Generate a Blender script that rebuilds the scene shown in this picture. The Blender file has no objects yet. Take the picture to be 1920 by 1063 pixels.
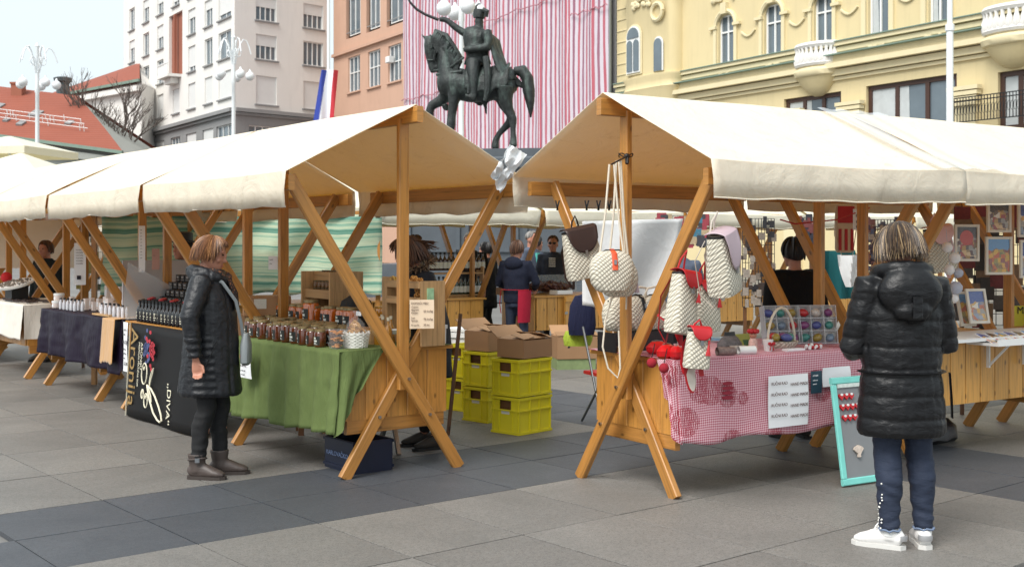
import bpy, bmesh, math, random
from mathutils import Vector, Matrix, noise as mnoise
R = math.radians
rnd = random.Random(7)
scn = bpy.context.scene
col = scn.collection
# ---------------------------------------------------------------- camera, sky, sun, exposure
F = 2200.0; CAMZ = 1.6; HZ = 455.0
cd = bpy.data.cameras.new('camera'); cam = bpy.data.objects.new('camera', cd); col.objects.link(cam)
cam.location = (0, 0, CAMZ); cam.rotation_euler = (R(90), 0, 0)
cd.sensor_width = 36; cd.lens = F / 1920 * 36; cd.shift_y = -(531.5 - HZ) / 1920
cd.clip_start = .1; cd.clip_end = 2000
cd.dof.use_dof = True; cd.dof.focus_distance = 8.2; cd.dof.aperture_fstop = 5.6
scn.camera = cam
SUN_EL, SUN_AZ = R(52), R(215)      # azimuth clockwise from +Y
w = bpy.data.worlds.new('World'); scn.world = w; w.use_nodes = True
nt = w.node_tree; bg = nt.nodes['Background']
sky = nt.nodes.new('ShaderNodeTexSky'); sky.sky_type = 'NISHITA'; sky.sun_disc = False
sky.sun_elevation = SUN_EL; sky.sun_rotation = SUN_AZ; sky.dust_density = 6; sky.air_density = 1.0; sky.ozone_density = 1
hs = nt.nodes.new('ShaderNodeHueSaturation'); hs.inputs['Saturation'].default_value = .28
ov = nt.nodes.new('ShaderNodeMix'); ov.data_type = 'RGBA'; ov.inputs[0].default_value = .82; ov.inputs[7].default_value = (3.55, 4.0, 4.2, 1)   # even overcast layer
nt.links.new(sky.outputs[0], hs.inputs['Color']); nt.links.new(hs.outputs[0], ov.inputs[6]); nt.links.new(ov.outputs[2], bg.inputs[0])
bg.inputs[1].default_value = .15
sl = bpy.data.lights.new('sun', 'SUN'); sl.energy = 1.9; sl.angle = R(30); sl.color = (1, .97, .92)
so = bpy.data.objects.new('sun', sl); col.objects.link(so)
sdir = Vector((math.sin(SUN_AZ) * math.cos(SUN_EL), math.cos(SUN_AZ) * math.cos(SUN_EL), math.sin(SUN_EL)))
so.rotation_euler = sdir.to_track_quat('Z', 'Y').to_euler(); so.location = (0, 0, 60)
vs = scn.view_settings; vs.view_transform = 'Standard'; vs.look = 'None'; vs.exposure = 0.84; vs.gamma = 1
vs.use_curve_mapping = False
scn.cycles.max_bounces = 6; scn.cycles.transparent_max_bounces = 12; scn.cycles.use_denoising = True

def at(px, py, D): return Vector(((px - 960) * D / F, D, CAMZ - (py - HZ) * D / F))
def on(px, py, z=0.0): return at(px, py, (CAMZ - z) * F / (py - HZ))

# ---------------------------------------------------------------- mesh helpers
def frame(d, up=None):
    d = Vector(d).normalized()
    u = Vector(up) if up is not None else (Vector((0, 0, 1)) if abs(d.z) < .95 else Vector((1, 0, 0)))
    s = d.cross(u)
    if s.length < 1e-6: s = d.cross(Vector((1, 0, 0)))
    s.normalize(); return d, s, s.cross(d).normalized()

class MB:
    def __init__(self): self.v = []; self.f = []; self.uv = []; self.mi = []; self.m = 0
    def face(self, idx, uv=None):
        self.f.append(tuple(idx)); self.uv.append(uv); self.mi.append(self.m)
    def poly(self, pts, uv=None):
        n = len(self.v); self.v += [Vector(p) for p in pts]; self.face(range(n, n + len(pts)), uv); return self
    def bar(self, p0, p1, w, h, up=None, ch=0.0, taper=1.0):
        p0 = Vector(p0); p1 = Vector(p1); d, s, u = frame(p1 - p0, up); L = (p1 - p0).length
        n = len(self.v); ou = rnd.random() * 9; ov = rnd.random() * 9
        c = min(ch, w * .3, h * .3)
        prof = [(-w/2, -h/2), (w/2, -h/2), (w/2, h/2), (-w/2, h/2)] if c == 0 else \
            [(-w/2 + c, -h/2), (w/2 - c, -h/2), (w/2, -h/2 + c), (w/2, h/2 - c), (w/2 - c, h/2), (-w/2 + c, h/2), (-w/2, h/2 - c), (-w/2, -h/2 + c)]
        k = len(prof); per = [0]
        for i in range(k):
            a, b = prof[i], prof[(i + 1) % k]; per.append(per[-1] + math.hypot(a[0] - b[0], a[1] - b[1]))
        for e, sc in ((0, 1), (1, taper)):
            for a, b in prof: self.v.append((p0 if e == 0 else p1) + s * a * sc + u * b * sc)
        for i in range(k):
            j = (i + 1) % k
            self.face((n + i, n + j, n + k + j, n + k + i), [(ou, ov + per[i]), (ou, ov + per[i + 1]), (ou + L, ov + per[i + 1]), (ou + L, ov + per[i])])
        self.face([n + i for i in range(k)][::-1], [(ou + a[0], ov + a[1]) for a in prof][::-1])
        self.face([n + k + i for i in range(k)], [(ou + a[0], ov + a[1]) for a in prof])
        return self
    def box(self, c, s, rz=0.0, ch=0.0, M=None):
        # uv along the longest axis
        c = Vector(c); ax = max(range(3), key=lambda i: s[i]); e = [Vector((1, 0, 0)), Vector((0, 1, 0)), Vector((0, 0, 1))]
        m = Matrix.Rotation(rz, 3, 'Z') if M is None else M
        d = m @ e[ax]; o1 = e[(ax + 1) % 3]; up = m @ e[(ax + 2) % 3]
        # frame(): s = d x up
        return self.bar(c - d * s[ax] / 2, c + d * s[ax] / 2, s[(ax + 1) % 3], s[(ax + 2) % 3], up, ch)
    def tube(self, pts, r, n=8, cap=True, up=None, flat=1.0):
        pts = [Vector(p) for p in pts]; k = len(pts); b = len(self.v)
        rr = r if isinstance(r, (list, tuple)) else [r] * k
        prev = None; L = 0
        Ls = []
        for i, p in enumerate(pts):
            d = (pts[min(i + 1, k - 1)] - pts[max(i - 1, 0)])
            if d.length < 1e-9: d = Vector((0, 0, 1))
            d.normalize()
            if prev is None: _, s, u = frame(d, up)
            else:
                s = prev - d * prev.dot(d)
                if s.length < 1e-6: _, s, u = frame(d, up)
                s.normalize(); u = s.cross(d)
            prev = s
            q = rr[i]; a, c = (q if isinstance(q, (tuple, list)) else (q, q * flat))
            if i: L += (pts[i] - pts[i - 1]).length
            Ls.append(L)
            for j in range(n):
                t = 2 * math.pi * j / n
                self.v.append(p + s * math.cos(t) * a + u * math.sin(t) * c)
        for i in range(k - 1):
            for j in range(n):
                j2 = (j + 1) % n
                self.face((b + i*n + j, b + i*n + j2, b + (i+1)*n + j2, b + (i+1)*n + j),
                          [(Ls[i], j / n), (Ls[i], (j + 1) / n), (Ls[i+1], (j + 1) / n), (Ls[i+1], j / n)])
        if cap:
            self.face([b + j for j in range(n)][::-1]); self.face([b + (k-1)*n + j for j in range(n)])
        return self
    def rings(self, rs, n=20, cap=True, p=2.0):
        # rs: (cx, cy, cz, rx, ry[, rot]) horizontal superellipse rings
        b = len(self.v); k = len(rs)
        for q in rs:
            cx, cy, cz, rx, ry = q[:5]; ro = q[5] if len(q) > 5 else 0
            for j in range(n):
                t = 2 * math.pi * j / n; c, s = math.cos(t), math.sin(t)
                x = math.copysign(abs(c) ** (2 / p), c) * rx; y = math.copysign(abs(s) ** (2 / p), s) * ry
                self.v.append(Vector((cx + x * math.cos(ro) - y * math.sin(ro), cy + x * math.sin(ro) + y * math.cos(ro), cz)))
        for i in range(k - 1):
            for j in range(n):
                j2 = (j + 1) % n
                self.face((b + i*n + j, b + i*n + j2, b + (i+1)*n + j2, b + (i+1)*n + j),
                          [(j / n, i / k), ((j + 1) / n, i / k), ((j + 1) / n, (i + 1) / k), (j / n, (i + 1) / k)])
        if cap:
            self.face([b + j for j in range(n)][::-1]); self.face([b + (k-1)*n + j for j in range(n)])
        return self
    def lathe(self, prof, c=(0, 0, 0), n=16, cap=True):
        return self.rings([(c[0], c[1], c[2] + z, max(r, 1e-4), max(r, 1e-4)) for r, z in prof], n, cap)
    def ball(self, c, r, n=12, m=8, M=None):
        c = Vector(c); r = Vector(r) if isinstance(r, (tuple, list, Vector)) else Vector((r, r, r)); b = len(self.v)
        for i in range(1, m):
            a = math.pi * i / m
            for j in range(n):
                t = 2 * math.pi * j / n
                q = Vector((math.sin(a) * math.cos(t) * r.x, math.sin(a) * math.sin(t) * r.y, -math.cos(a) * r.z))
                self.v.append(c + (M @ q if M else q))
        for q in (Vector((0, 0, -r.z)), Vector((0, 0, r.z))): self.v.append(c + (M @ q if M else q))
        lo = len(self.v) - 2; hi = lo + 1
        for i in range(m - 2):
            for j in range(n):
                j2 = (j + 1) % n; self.face((b + i*n + j, b + i*n + j2, b + (i+1)*n + j2, b + (i+1)*n + j))
        for j in range(n):
            j2 = (j + 1) % n; self.face((lo, b + j2, b + j)); self.face((hi, b + (m-2)*n + j, b + (m-2)*n + j2))
        return self
    def grid(self, fn, nu, nv):
        # fn(u,v) -> point, u,v in 0..1 ; uv stored
        b = len(self.v)
        for i in range(nu + 1):
            for j in range(nv + 1): self.v.append(Vector(fn(i / nu, j / nv)))
        for i in range(nu):
            for j in range(nv):
                a = b + i * (nv + 1) + j
                self.face((a, a + nv + 1, a + nv + 2, a + 1), [(i / nu, j / nv), ((i+1) / nu, j / nv), ((i+1) / nu, (j+1) / nv), (i / nu, (j+1) / nv)])
        return self
    def prism(self, pts2, d, M=None, uvs=1.0):
        # polygon in local xy extruded d along local z, M 4x4
        n = len(self.v); k = len(pts2); M = M or Matrix.Identity(4)
        for z in (0, d):
            for x, y in pts2: self.v.append(M @ Vector((x, y, z)))
        self.face([n + i for i in range(k)][::-1], [(x * uvs, y * uvs) for x, y in pts2][::-1])
        self.face([n + k + i for i in range(k)], [(x * uvs, y * uvs) for x, y in pts2])
        for i in range(k):
            j = (i + 1) % k; self.face((n + i, n + j, n + k + j, n + k + i))
        return self
    def xf(self, M, start=0):
        for i in range(start, len(self.v)): self.v[i] = M @ self.v[i]
        return self
    def mesh(self, name, mats, smooth=False, ang=None):
        me = bpy.data.meshes.new(name); me.from_pydata([tuple(p) for p in self.v], [], self.f)
        if any(u is not None for u in self.uv):
            l = me.uv_layers.new(name='UVMap'); data = []
            for f, u in zip(self.f, self.uv):
                if u is None: data += [0.0, 0.0] * len(f)
                else:
                    for q in u: data += [q[0], q[1]]
            l.data.foreach_set('uv', data)
        for m in (mats if isinstance(mats, (list, tuple)) else [mats]): me.materials.append(m)
        me.polygons.foreach_set('material_index', self.mi)
        if smooth: me.polygons.foreach_set('use_smooth', [True] * len(me.polygons))
        me.update()
        if smooth and ang: me.set_sharp_from_angle(angle=R(ang))
        return me
    def build(self, name, mats, parent=None, smooth=False, ang=40, **tags):
        return obj(name, self.mesh(name, mats, smooth, ang), parent, **tags)

def obj(name, me, parent=None, loc=None, rz=None, label=None, cat=None, group=None, kind=None):
    o = bpy.data.objects.new(name, me); col.objects.link(o)
    if parent: o.parent = parent
    if loc is not None: o.location = loc
    if rz is not None: o.rotation_euler = (0, 0, rz)
    tag(o, label, cat, group, kind); return o
def tag(o, label=None, cat=None, group=None, kind=None):
    if label: o['label'] = label
    if cat: o['category'] = cat
    if group: o['group'] = group
    if kind: o['kind'] = kind
    return o
def thing(name, label, cat, loc=(0, 0, 0), rz=0.0, group=None):
    return obj(name, None, None, loc, rz, label, cat, group)
def dup(o, parent=None, loc=None, rz=None, label=None, group=None):
    c = o.copy(); col.objects.link(c)
    if parent is not None: c.parent = parent
    if loc is not None: c.location = loc
    if rz is not None: c.rotation_euler = (c.rotation_euler[0], c.rotation_euler[1], rz)
    if label: c['label'] = label
    if group: c['group'] = group
    for ch in list(o.children): dup(ch, c)
    return c
def remesh(mb, voxel, smooth=4, fac=.5):
    me = mb.mesh('tmp', bpy.data.materials[0]); o = bpy.data.objects.new('tmp', me); col.objects.link(o)
    m = o.modifiers.new('r', 'REMESH'); m.mode = 'VOXEL'; m.voxel_size = voxel; m.use_smooth_shade = True
    if smooth:
        s = o.modifiers.new('s', 'SMOOTH'); s.iterations = smooth; s.factor = fac
    dg = bpy.context.evaluated_depsgraph_get(); dg.update()
    ev = bpy.data.meshes.new_from_object(o.evaluated_get(dg)); bpy.data.objects.remove(o); bpy.data.meshes.remove(me)
    ev.polygons.foreach_set('use_smooth', [True] * len(ev.polygons)); ev.materials.clear()
    return ev
def displace(me, fn):
    nm = [v.normal.copy() for v in me.vertices]
    for v, n in zip(me.vertices, nm): v.co = v.co + n * fn(v.co, n)
    me.update()
def text(s, size, M, mat, parent=None, name='lettering', align='LEFT', ext=.0006, sx=1.0, bold=0.0):
    c = bpy.data.curves.new(name, 'FONT'); c.body = s; c.size = size; c.extrude = ext; c.align_x = align; c.offset = bold
    c.materials.append(mat); o = bpy.data.objects.new(name, c); col.objects.link(o)
    me = bpy.data.meshes.new_from_object(o); bpy.data.objects.remove(o); bpy.data.curves.remove(c); me.name = name; me.materials.clear(); me.materials.append(mat)
    o = bpy.data.objects.new(name, me); col.objects.link(o)
    if parent: o.parent = parent
    o.matrix_local = M @ Matrix.Diagonal((sx, 1, 1, 1)); return o
def basis(o, x, y):
    # matrix whose local x,y are the given directions
    x = Vector(x).normalized(); z = x.cross(Vector(y)).normalized(); y = z.cross(x)
    m = Matrix((x, y, z)).transposed().to_4x4(); m.translation = Vector(o); return m

# ---------------------------------------------------------------- materials
def lin(c):
    return tuple(((x / 255) / 12.92 if x / 255 <= .04045 else ((x / 255 + .055) / 1.055) ** 2.4) for x in c)
class NT:
    def __init__(self, name):
        self.m = bpy.data.materials.new(name); self.m.use_nodes = True; self.t = self.m.node_tree; self.b = self.t.nodes['Principled BSDF']
        self.o = self.t.nodes['Material Output']
    def n(self, ty, **k):
        x = self.t.nodes.new(ty)
        for a, b in k.items():
            if a in x.inputs: x.inputs[a].default_value = b
            else: setattr(x, a, b)
        return x
    def l(self, a, b): self.t.links.new(a, b)
    def coord(self, kind='Object', scale=(1, 1, 1)):
        tc = self.n('ShaderNodeTexCoord'); mp = self.n('ShaderNodeMapping'); mp.inputs['Scale'].default_value = scale
        self.l(tc.outputs[kind], mp.inputs[0]); return mp.outputs[0]
    def noise(self, co, scale, detail=4, rough=.55, dist=0):
        x = self.n('ShaderNodeTexNoise', Scale=scale, Detail=detail, Roughness=rough, Distortion=dist); self.l(co, x.inputs['Vector']); return x.outputs[0]
    def ramp(self, fac, stops):
        r = self.n('ShaderNodeValToRGB'); e = r.color_ramp.elements
        while len(e) < len(stops): e.new(.5)
        for q, (p, c) in zip(e, stops): q.position = p; q.color = (*c[:3], 1)
        self.l(fac, r.inputs[0]); return r.outputs[0]
    def mix(self, fac, a, b, mode='MIX'):
        x = self.n('ShaderNodeMix', data_type='RGBA', blend_type=mode)
        for s, v in ((0, fac), (6, a), (7, b)):
            if hasattr(v, 'is_output') or isinstance(v, bpy.types.NodeSocket): self.l(v, x.inputs[s])
            else: x.inputs[s].default_value = v if s == 0 else (*v[:3], 1)
        return x.outputs[2]
    def math(self, op, a, b=None, c=None):
        x = self.n('ShaderNodeMath', operation=op)
        for i, v in enumerate((a, b, c)):
            if v is None: continue
            if isinstance(v, bpy.types.NodeSocket): self.l(v, x.inputs[i])
            else: x.inputs[i].default_value = v
        return x.outputs[0]
    def bump(self, h, strength=.3, dist=.01, prev=None):
        x = self.n('ShaderNodeBump', Strength=strength, Distance=dist); self.l(h, x.inputs['Height'])
        if prev: self.l(prev, x.inputs['Normal'])
        self.l(x.outputs[0], self.b.inputs['Normal']); return x.outputs[0]
    def col(self, s): 
        if isinstance(s, bpy.types.NodeSocket): self.l(s, self.b.inputs['Base Color'])
        else: self.b.inputs['Base Color'].default_value = (*s[:3], 1)
    def set(self, **k):
        for a, b in k.items(): self.b.inputs[a.replace('_', ' ')].default_value = b
def scl(c, k): return tuple(min(1, x * k) for x in c)
_mc = {}
def M(name, rgb, rough=.6, var=.15, scale=8.0, bump=0.0, bscale=40.0, metal=0.0, coat=0.0, rndv=0.0, spec=.5, bdist=.004):
    if name in _mc: return _mc[name]
    t = NT(name); c = lin(rgb); co = t.coord()
    if var: k = t.mix(t.noise(co, scale), scl(c, 1 - var), scl(c, 1 + var))
    else: k = t.mix(0.0, c, c)
    if rndv:
        oi = t.n('ShaderNodeObjectInfo'); r = t.math('MULTIPLY_ADD', oi.outputs['Random'], 2 * rndv, 1 - rndv)
        cc = t.n('ShaderNodeCombineColor'); [t.l(r, cc.inputs[i]) for i in range(3)]
        k = t.mix(1.0, k, cc.outputs[0], 'MULTIPLY')
    t.col(k); t.set(Roughness=rough, Metallic=metal, Coat_Weight=coat, Specular_IOR_Level=spec)
    if bump: t.bump(t.noise(co, bscale, 5), bump, bdist)
    _mc[name] = t.m; return t.m

def wood_mat(name, rgb, dark=.55, gloss=.38, coat=.25, knots=True, rv=.12):
    t = NT(name); c = lin(rgb); co = t.coord('UV', (1.6, 26, 1))
    oi = t.n('ShaderNodeObjectInfo'); ad = t.n('ShaderNodeVectorMath', operation='ADD'); cb = t.n('ShaderNodeCombineXYZ')
    sh = t.math('MULTIPLY', oi.outputs['Random'], 37.0); t.l(sh, cb.inputs[0]); t.l(sh, cb.inputs[1]); t.l(co, ad.inputs[0]); t.l(cb.outputs[0], ad.inputs[1])
    g = t.noise(ad.outputs[0], 1.6, 6, .6, .6)
    k = t.ramp(g, [(.3, scl(c, dark)), (.5, c), (.72, scl(c, 1.18))])
    c2 = t.coord('UV', (1, 1, 1)); big = t.noise(c2, 2.2, 3)
    k = t.mix(t.math('MULTIPLY', big, .45), k, scl(c, .72))
    if knots:
        vo = t.n('ShaderNodeTexVoronoi', Scale=5.0); t.l(t.coord('UV', (.8, 1.5, 1)), vo.inputs['Vector'])
        kn = t.n('ShaderNodeMapRange'); kn.inputs[1].default_value = .05; kn.inputs[2].default_value = .11; kn.inputs[3].default_value = .8; kn.inputs[4].default_value = 0
        t.l(vo.outputs['Distance'], kn.inputs[0]); k = t.mix(kn.outputs[0], k, scl(c, .22))
    r = t.math('MULTIPLY_ADD', oi.outputs['Random'], 2 * rv, 1 - rv); cc = t.n('ShaderNodeCombineColor'); [t.l(r, cc.inputs[i]) for i in range(3)]
    # scuffs and grey wear in patches
    sc = t.noise(t.coord('Object'), 14, 6, .7); wr = t.ramp(sc, [(.60, (0, 0, 0)), (.74, (1, 1, 1))])
    k = t.mix(1.0, k, cc.outputs[0], 'MULTIPLY'); k = t.mix(t.math('MULTIPLY', wr, .28), k, lin((150, 120, 85)))
    t.col(k); t.set(Roughness=gloss, Coat_Weight=coat, Coat_Roughness=.25); t.bump(g, .15, .002); return t.m

WOOD = wood_mat('varnished_pine', (186, 130, 64))
WOODP = wood_mat('varnished_pine_board', (196, 138, 66))
WOODR = wood_mat('honey_pine_board', (208, 152, 72))
WOODD = wood_mat('dark_brown_wood', (110, 74, 46), coat=.1, gloss=.5)
WOODL = wood_mat('raw_plywood', (188, 150, 104), coat=0, gloss=.6, knots=False)

def canvas_mat(name, rgb, trans, dirt=.5):
    t = NT(name); c = lin(rgb); co = t.coord()
    big = t.noise(co, 1.1, 5, .6, .8); k = t.mix(big, scl(c, .9), scl(c, 1.06))
    st = t.noise(t.coord('Object', (1, 1, .5)), 5.5, 8, .75, 1.5); sm = t.ramp(st, [(.56, (0, 0, 0)), (.75, (1, 1, 1))])
    k = t.mix(t.math('MULTIPLY', sm, dirt * .8), k, lin((150, 136, 104)))
    sp = t.noise(co, 46, 3, .8); spm = t.ramp(sp, [(.68, (0, 0, 0)), (.74, (1, 1, 1))])
    k = t.mix(t.math('MULTIPLY', spm, dirt * t_or(.25)), k, lin((90, 80, 62)))
    t.col(k); t.set(Roughness=.6, Specular_IOR_Level=.3)
    cr = t.noise(t.coord('Object', (1, 1, 1)), 4.2, 6, .6, 2.0); b1 = t.bump(cr, .35, .03); t.bump(t.noise(co, 700, 2), .12, .001, b1)
    tl = t.n('ShaderNodeBsdfTranslucent'); tl.inputs[0].default_value = (*lin(trans), 1)
    mx = t.n('ShaderNodeMixShader'); mx.inputs[0].default_value = .3
    t.l(t.b.outputs[0], mx.inputs[1]); t.l(tl.outputs[0], mx.inputs[2]); t.l(mx.outputs[0], t.o.inputs[0]); return t.m
def t_or(x): return x
CANVAS = canvas_mat('cream_canvas', (243, 239, 222), (250, 206, 84))
CANVASF = canvas_mat('pale_canvas', (242, 238, 222), (238, 220, 150), .3)
TARP = canvas_mat('white_tarp', (236, 236, 236), (236, 238, 240), .15)
CLEARP = None
def glassy(name, rgb, alpha=.35, rough=.08):
    t = NT(name); t.col(lin(rgb)); t.set(Roughness=rough, Alpha=alpha, Specular_IOR_Level=.7); return t.m
CLEARP = glassy('clear_plastic', (225, 230, 232), .12)
MILKY = glassy('milky_plastic', (215, 220, 224), .42, .3)
def emis(name, rgb, e):
    t = NT(name); t.col(lin(rgb)); return t.m
BLACK = M('black_paint', (22, 22, 24), .5, .1)
WHITE = M('white_paint', (228, 228, 226), .45, .05, 3)
PAPER = M('white_paper', (236, 236, 238), .7, .03, 20, .08, 30)
INK = M('dark_ink', (40, 36, 48), .6, 0)
STEEL = M('steel', (170, 172, 175), .3, .1, metal=1.0)
CARD = M('brown_cardboard', (158, 122, 88), .8, .12, 5, .15, 90, rndv=.12)
SKIN = M('skin', (176, 122, 100), .5, .08, 14, .1, 120)
EYE = M('eye_dark', (30, 24, 22), .2, 0)
# ================================================================ ground and paving
PA = R(39.5); P_ = Vector((math.cos(PA), math.sin(PA), 0)); Q_ = Vector((math.sin(PA), -math.cos(PA), 0))
def stone_mat(name, rgb, speck=.35, rv=.1):
    t = NT(name); c = lin(rgb); co = t.coord('Object')
    tc = t.n('ShaderNodeTexCoord'); oi = t.n('ShaderNodeObjectInfo')
    ad = t.n('ShaderNodeVectorMath', operation='ADD'); t.l(tc.outputs['Object'], ad.inputs[0]); t.l(oi.outputs['Location'], ad.inputs[1]); co = ad.outputs[0]
    f = t.noise(co, 105, 4, .85); k = t.ramp(f, [(.32, scl(c, 1 - speck)), (.5, c), (.68, scl(c, 1 + speck))])
    f2 = t.noise(co, 34, 4, .7); k = t.mix(t.ramp(f2, [(.42, (0, 0, 0)), (.62, (.7, .7, .7))]), k, scl(c, 1.45))
    st = t.noise(co, 1.1, 6, .6, .5); k = t.mix(t.math('MULTIPLY', t.ramp(st, [(.35, (0, 0, 0)), (.7, (1, 1, 1))]), .5), k, scl(c, .6))
    s2 = t.noise(co, 7, 6, .75, .8); sm = t.ramp(s2, [(.62, (0, 0, 0)), (.72, (1, 1, 1))]); k = t.mix(t.math('MULTIPLY', sm, .35), k, scl(c, .45)); gv = t.n('ShaderNodeTexVoronoi', Scale=3.1); t.l(co, gv.inputs[0]); gm = t.math('LESS_THAN', gv.outputs['Distance'], .035); k = t.mix(t.math('MULTIPLY', gm, .5), k, scl(c, .4))
    r = t.math('MULTIPLY_ADD', oi.outputs['Random'], 2 * rv, 1 - rv); cc = t.n('ShaderNodeCombineColor'); [t.l(r, cc.inputs[i]) for i in range(3)]
    k = t.mix(1.0, k, cc.outputs[0], 'MULTIPLY'); t.col(k)
    rr = t.n('ShaderNodeMapRange'); rr.inputs[3].default_value = .38; rr.inputs[4].default_value = .72; t.l(st, rr.inputs[0]); t.l(rr.outputs[0], t.b.inputs['Roughness'])
    t.bump(f, .4, .003); return t.m
SLAB = stone_mat('granite_slab', (112, 109, 105), .85); SLABD = stone_mat('dark_granite_slab', (68, 71, 76), .7)
def ground_mat():
    t = NT('paving'); tc = t.n('ShaderNodeTexCoord'); mp = t.n('ShaderNodeMapping'); mp.inputs['Rotation'].default_value = (0, 0, -PA)
    t.l(tc.outputs['Object'], mp.inputs[0])
    br = t.n('ShaderNodeTexBrick', offset=0.0); br.inputs['Scale'].default_value = 1; br.inputs['Mortar Size'].default_value = .006
    br.inputs['Brick Width'].default_value = .73; br.inputs['Row Height'].default_value = 1.0
    a, b = lin((122, 120, 117)), lin((110, 108, 106)); br.inputs[1].default_value = (*a, 1); br.inputs[2].default_value = (*b, 1); br.inputs[3].default_value = (*lin((40, 39, 38)), 1)
    t.l(mp.outputs[0], br.inputs[0]); k = t.mix(t.math('MULTIPLY', t.noise(tc.outputs['Object'], 1.2, 6), .5), br.outputs[0], scl(a, .6))
    t.col(k); t.set(Roughness=.6); return t.m
g = MB()
S = 600
g.poly([(-S, -S, -.03), (S, -S, -.03), (S, S, -.03), (-S, S, -.03)])
ground = g.build('ground', ground_mat(), kind='structure')
# slabs: rows along P_, borders in q; columns .73 wide
qb = [-16.6 + i for i in range(9)]
qb = [q for q in [-18.26, -17.26, -16.26, -15.26, -14.26, -13.26, -12.26, -11.26, -10.26, -9.26, -8.26, -7.26, -6.57, -5.88, -4.93, -3.89, -2.9, -1.9, -.9, .1]]
slabs = []
for qi in range(len(qb) - 1):
    for pi in range(-14, 30):
        p0 = 1.95 + .73 * pi; p1 = p0 + .73; q0, q1 = qb[qi], qb[qi + 1]
        c = P_ * (p0 + p1) / 2 + Q_ * (q0 + q1) / 2
        if c.y < 4.6 or c.y > 15.5: continue
        px = 960 + c.x / c.y * F; py = HZ + CAMZ / c.y * F
        if -120 < px < 2040 and py < 1160:
            dark = (-7.3 < (q0 + q1) / 2 < -5.8) or (7.05 < (p0 + p1) / 2 < 8.5)
            slabs.append((c.y, c, q1 - q0, dark))
slabs.sort(key=lambda s: s[0]); slabs = slabs[:298]
sm = {}
pav = tag(obj('pavement', None), kind='structure')
for _, c, h, dark in slabs:
    key = (round(h, 2), dark)
    if key not in sm:
        m = MB(); m.box((0, 0, -.014), (.721, h - .009, .028), ch=.0012); sm[key] = m.mesh('paving_slab', SLABD if dark else SLAB)
    o = obj('paving_slab', sm[key], pav, (c.x, c.y, rnd.uniform(-.0012, .0008)), PA)
# dark bands beyond the single slabs
# ================================================================ buildings
dN = Vector((.5205, -.854, 0)).normalized()      # facade line of the north side, towards the right
P0 = Vector((5.95, 66.5, 0)); nN = Vector((-dN.y, dN.x, 0)) * -1
if nN.y > 0: nN = -nN
def fx(px):   # pixel column -> distance along the facade line
    k = (px - 960) / F; return (k * P0.y - P0.x) / (dN.x - k * dN.y)
def fz(px, py):
    D = P0.y + dN.y * fx(px); return CAMZ - (py - HZ) * D / F
def plaster(name, rgb, var=.1, streak=.25):
    t = NT(name); c = lin(rgb); co = t.coord()
    k = t.mix(t.noise(co, .35, 6, .6), scl(c, 1 - var), scl(c, 1 + var)); s = t.noise(t.coord('Object', (2.2, 2.2, .25)), 1.0, 7, .7, .3)
    sm_ = t.ramp(s, [(.5, (0, 0, 0)), (.8, (1, 1, 1))]); k = t.mix(t.math('MULTIPLY', sm_, streak), k, scl(c, .55))
    t.col(k); t.set(Roughness=.85); t.bump(t.noise(co, 9, 6), .2, .02); return t.m
YEL = plaster('yellow_plaster', (212, 195, 152)); YELL = plaster('pale_yellow_trim', (220, 206, 168)); SALM = plaster('salmon_plaster', (196, 158, 136))
OFFW = plaster('offwhite_stone', (224, 221, 216), .08, .22); GREYS = plaster('grey_stone', (138, 138, 138)); COPPER = plaster('copper_flashing', (120, 140, 128))
PANE = M('window_pane', (96, 108, 116), .08, .35, .8, spec=.8); SHUT = M('roller_shutter', (214, 214, 212), .6, .06, 2, .2, 3)
CURT = M('net_curtain', (186, 190, 190), .8, .2, 3); BROWNF = M('brown_frame', (70, 46, 36), .5, .15)
def facade_frame(o, d, n): # local x along d, local y outward, z up
    m = Matrix((d, n, Vector((0, 0, 1)))).transposed().to_4x4(); m.translation = o; return m
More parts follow.
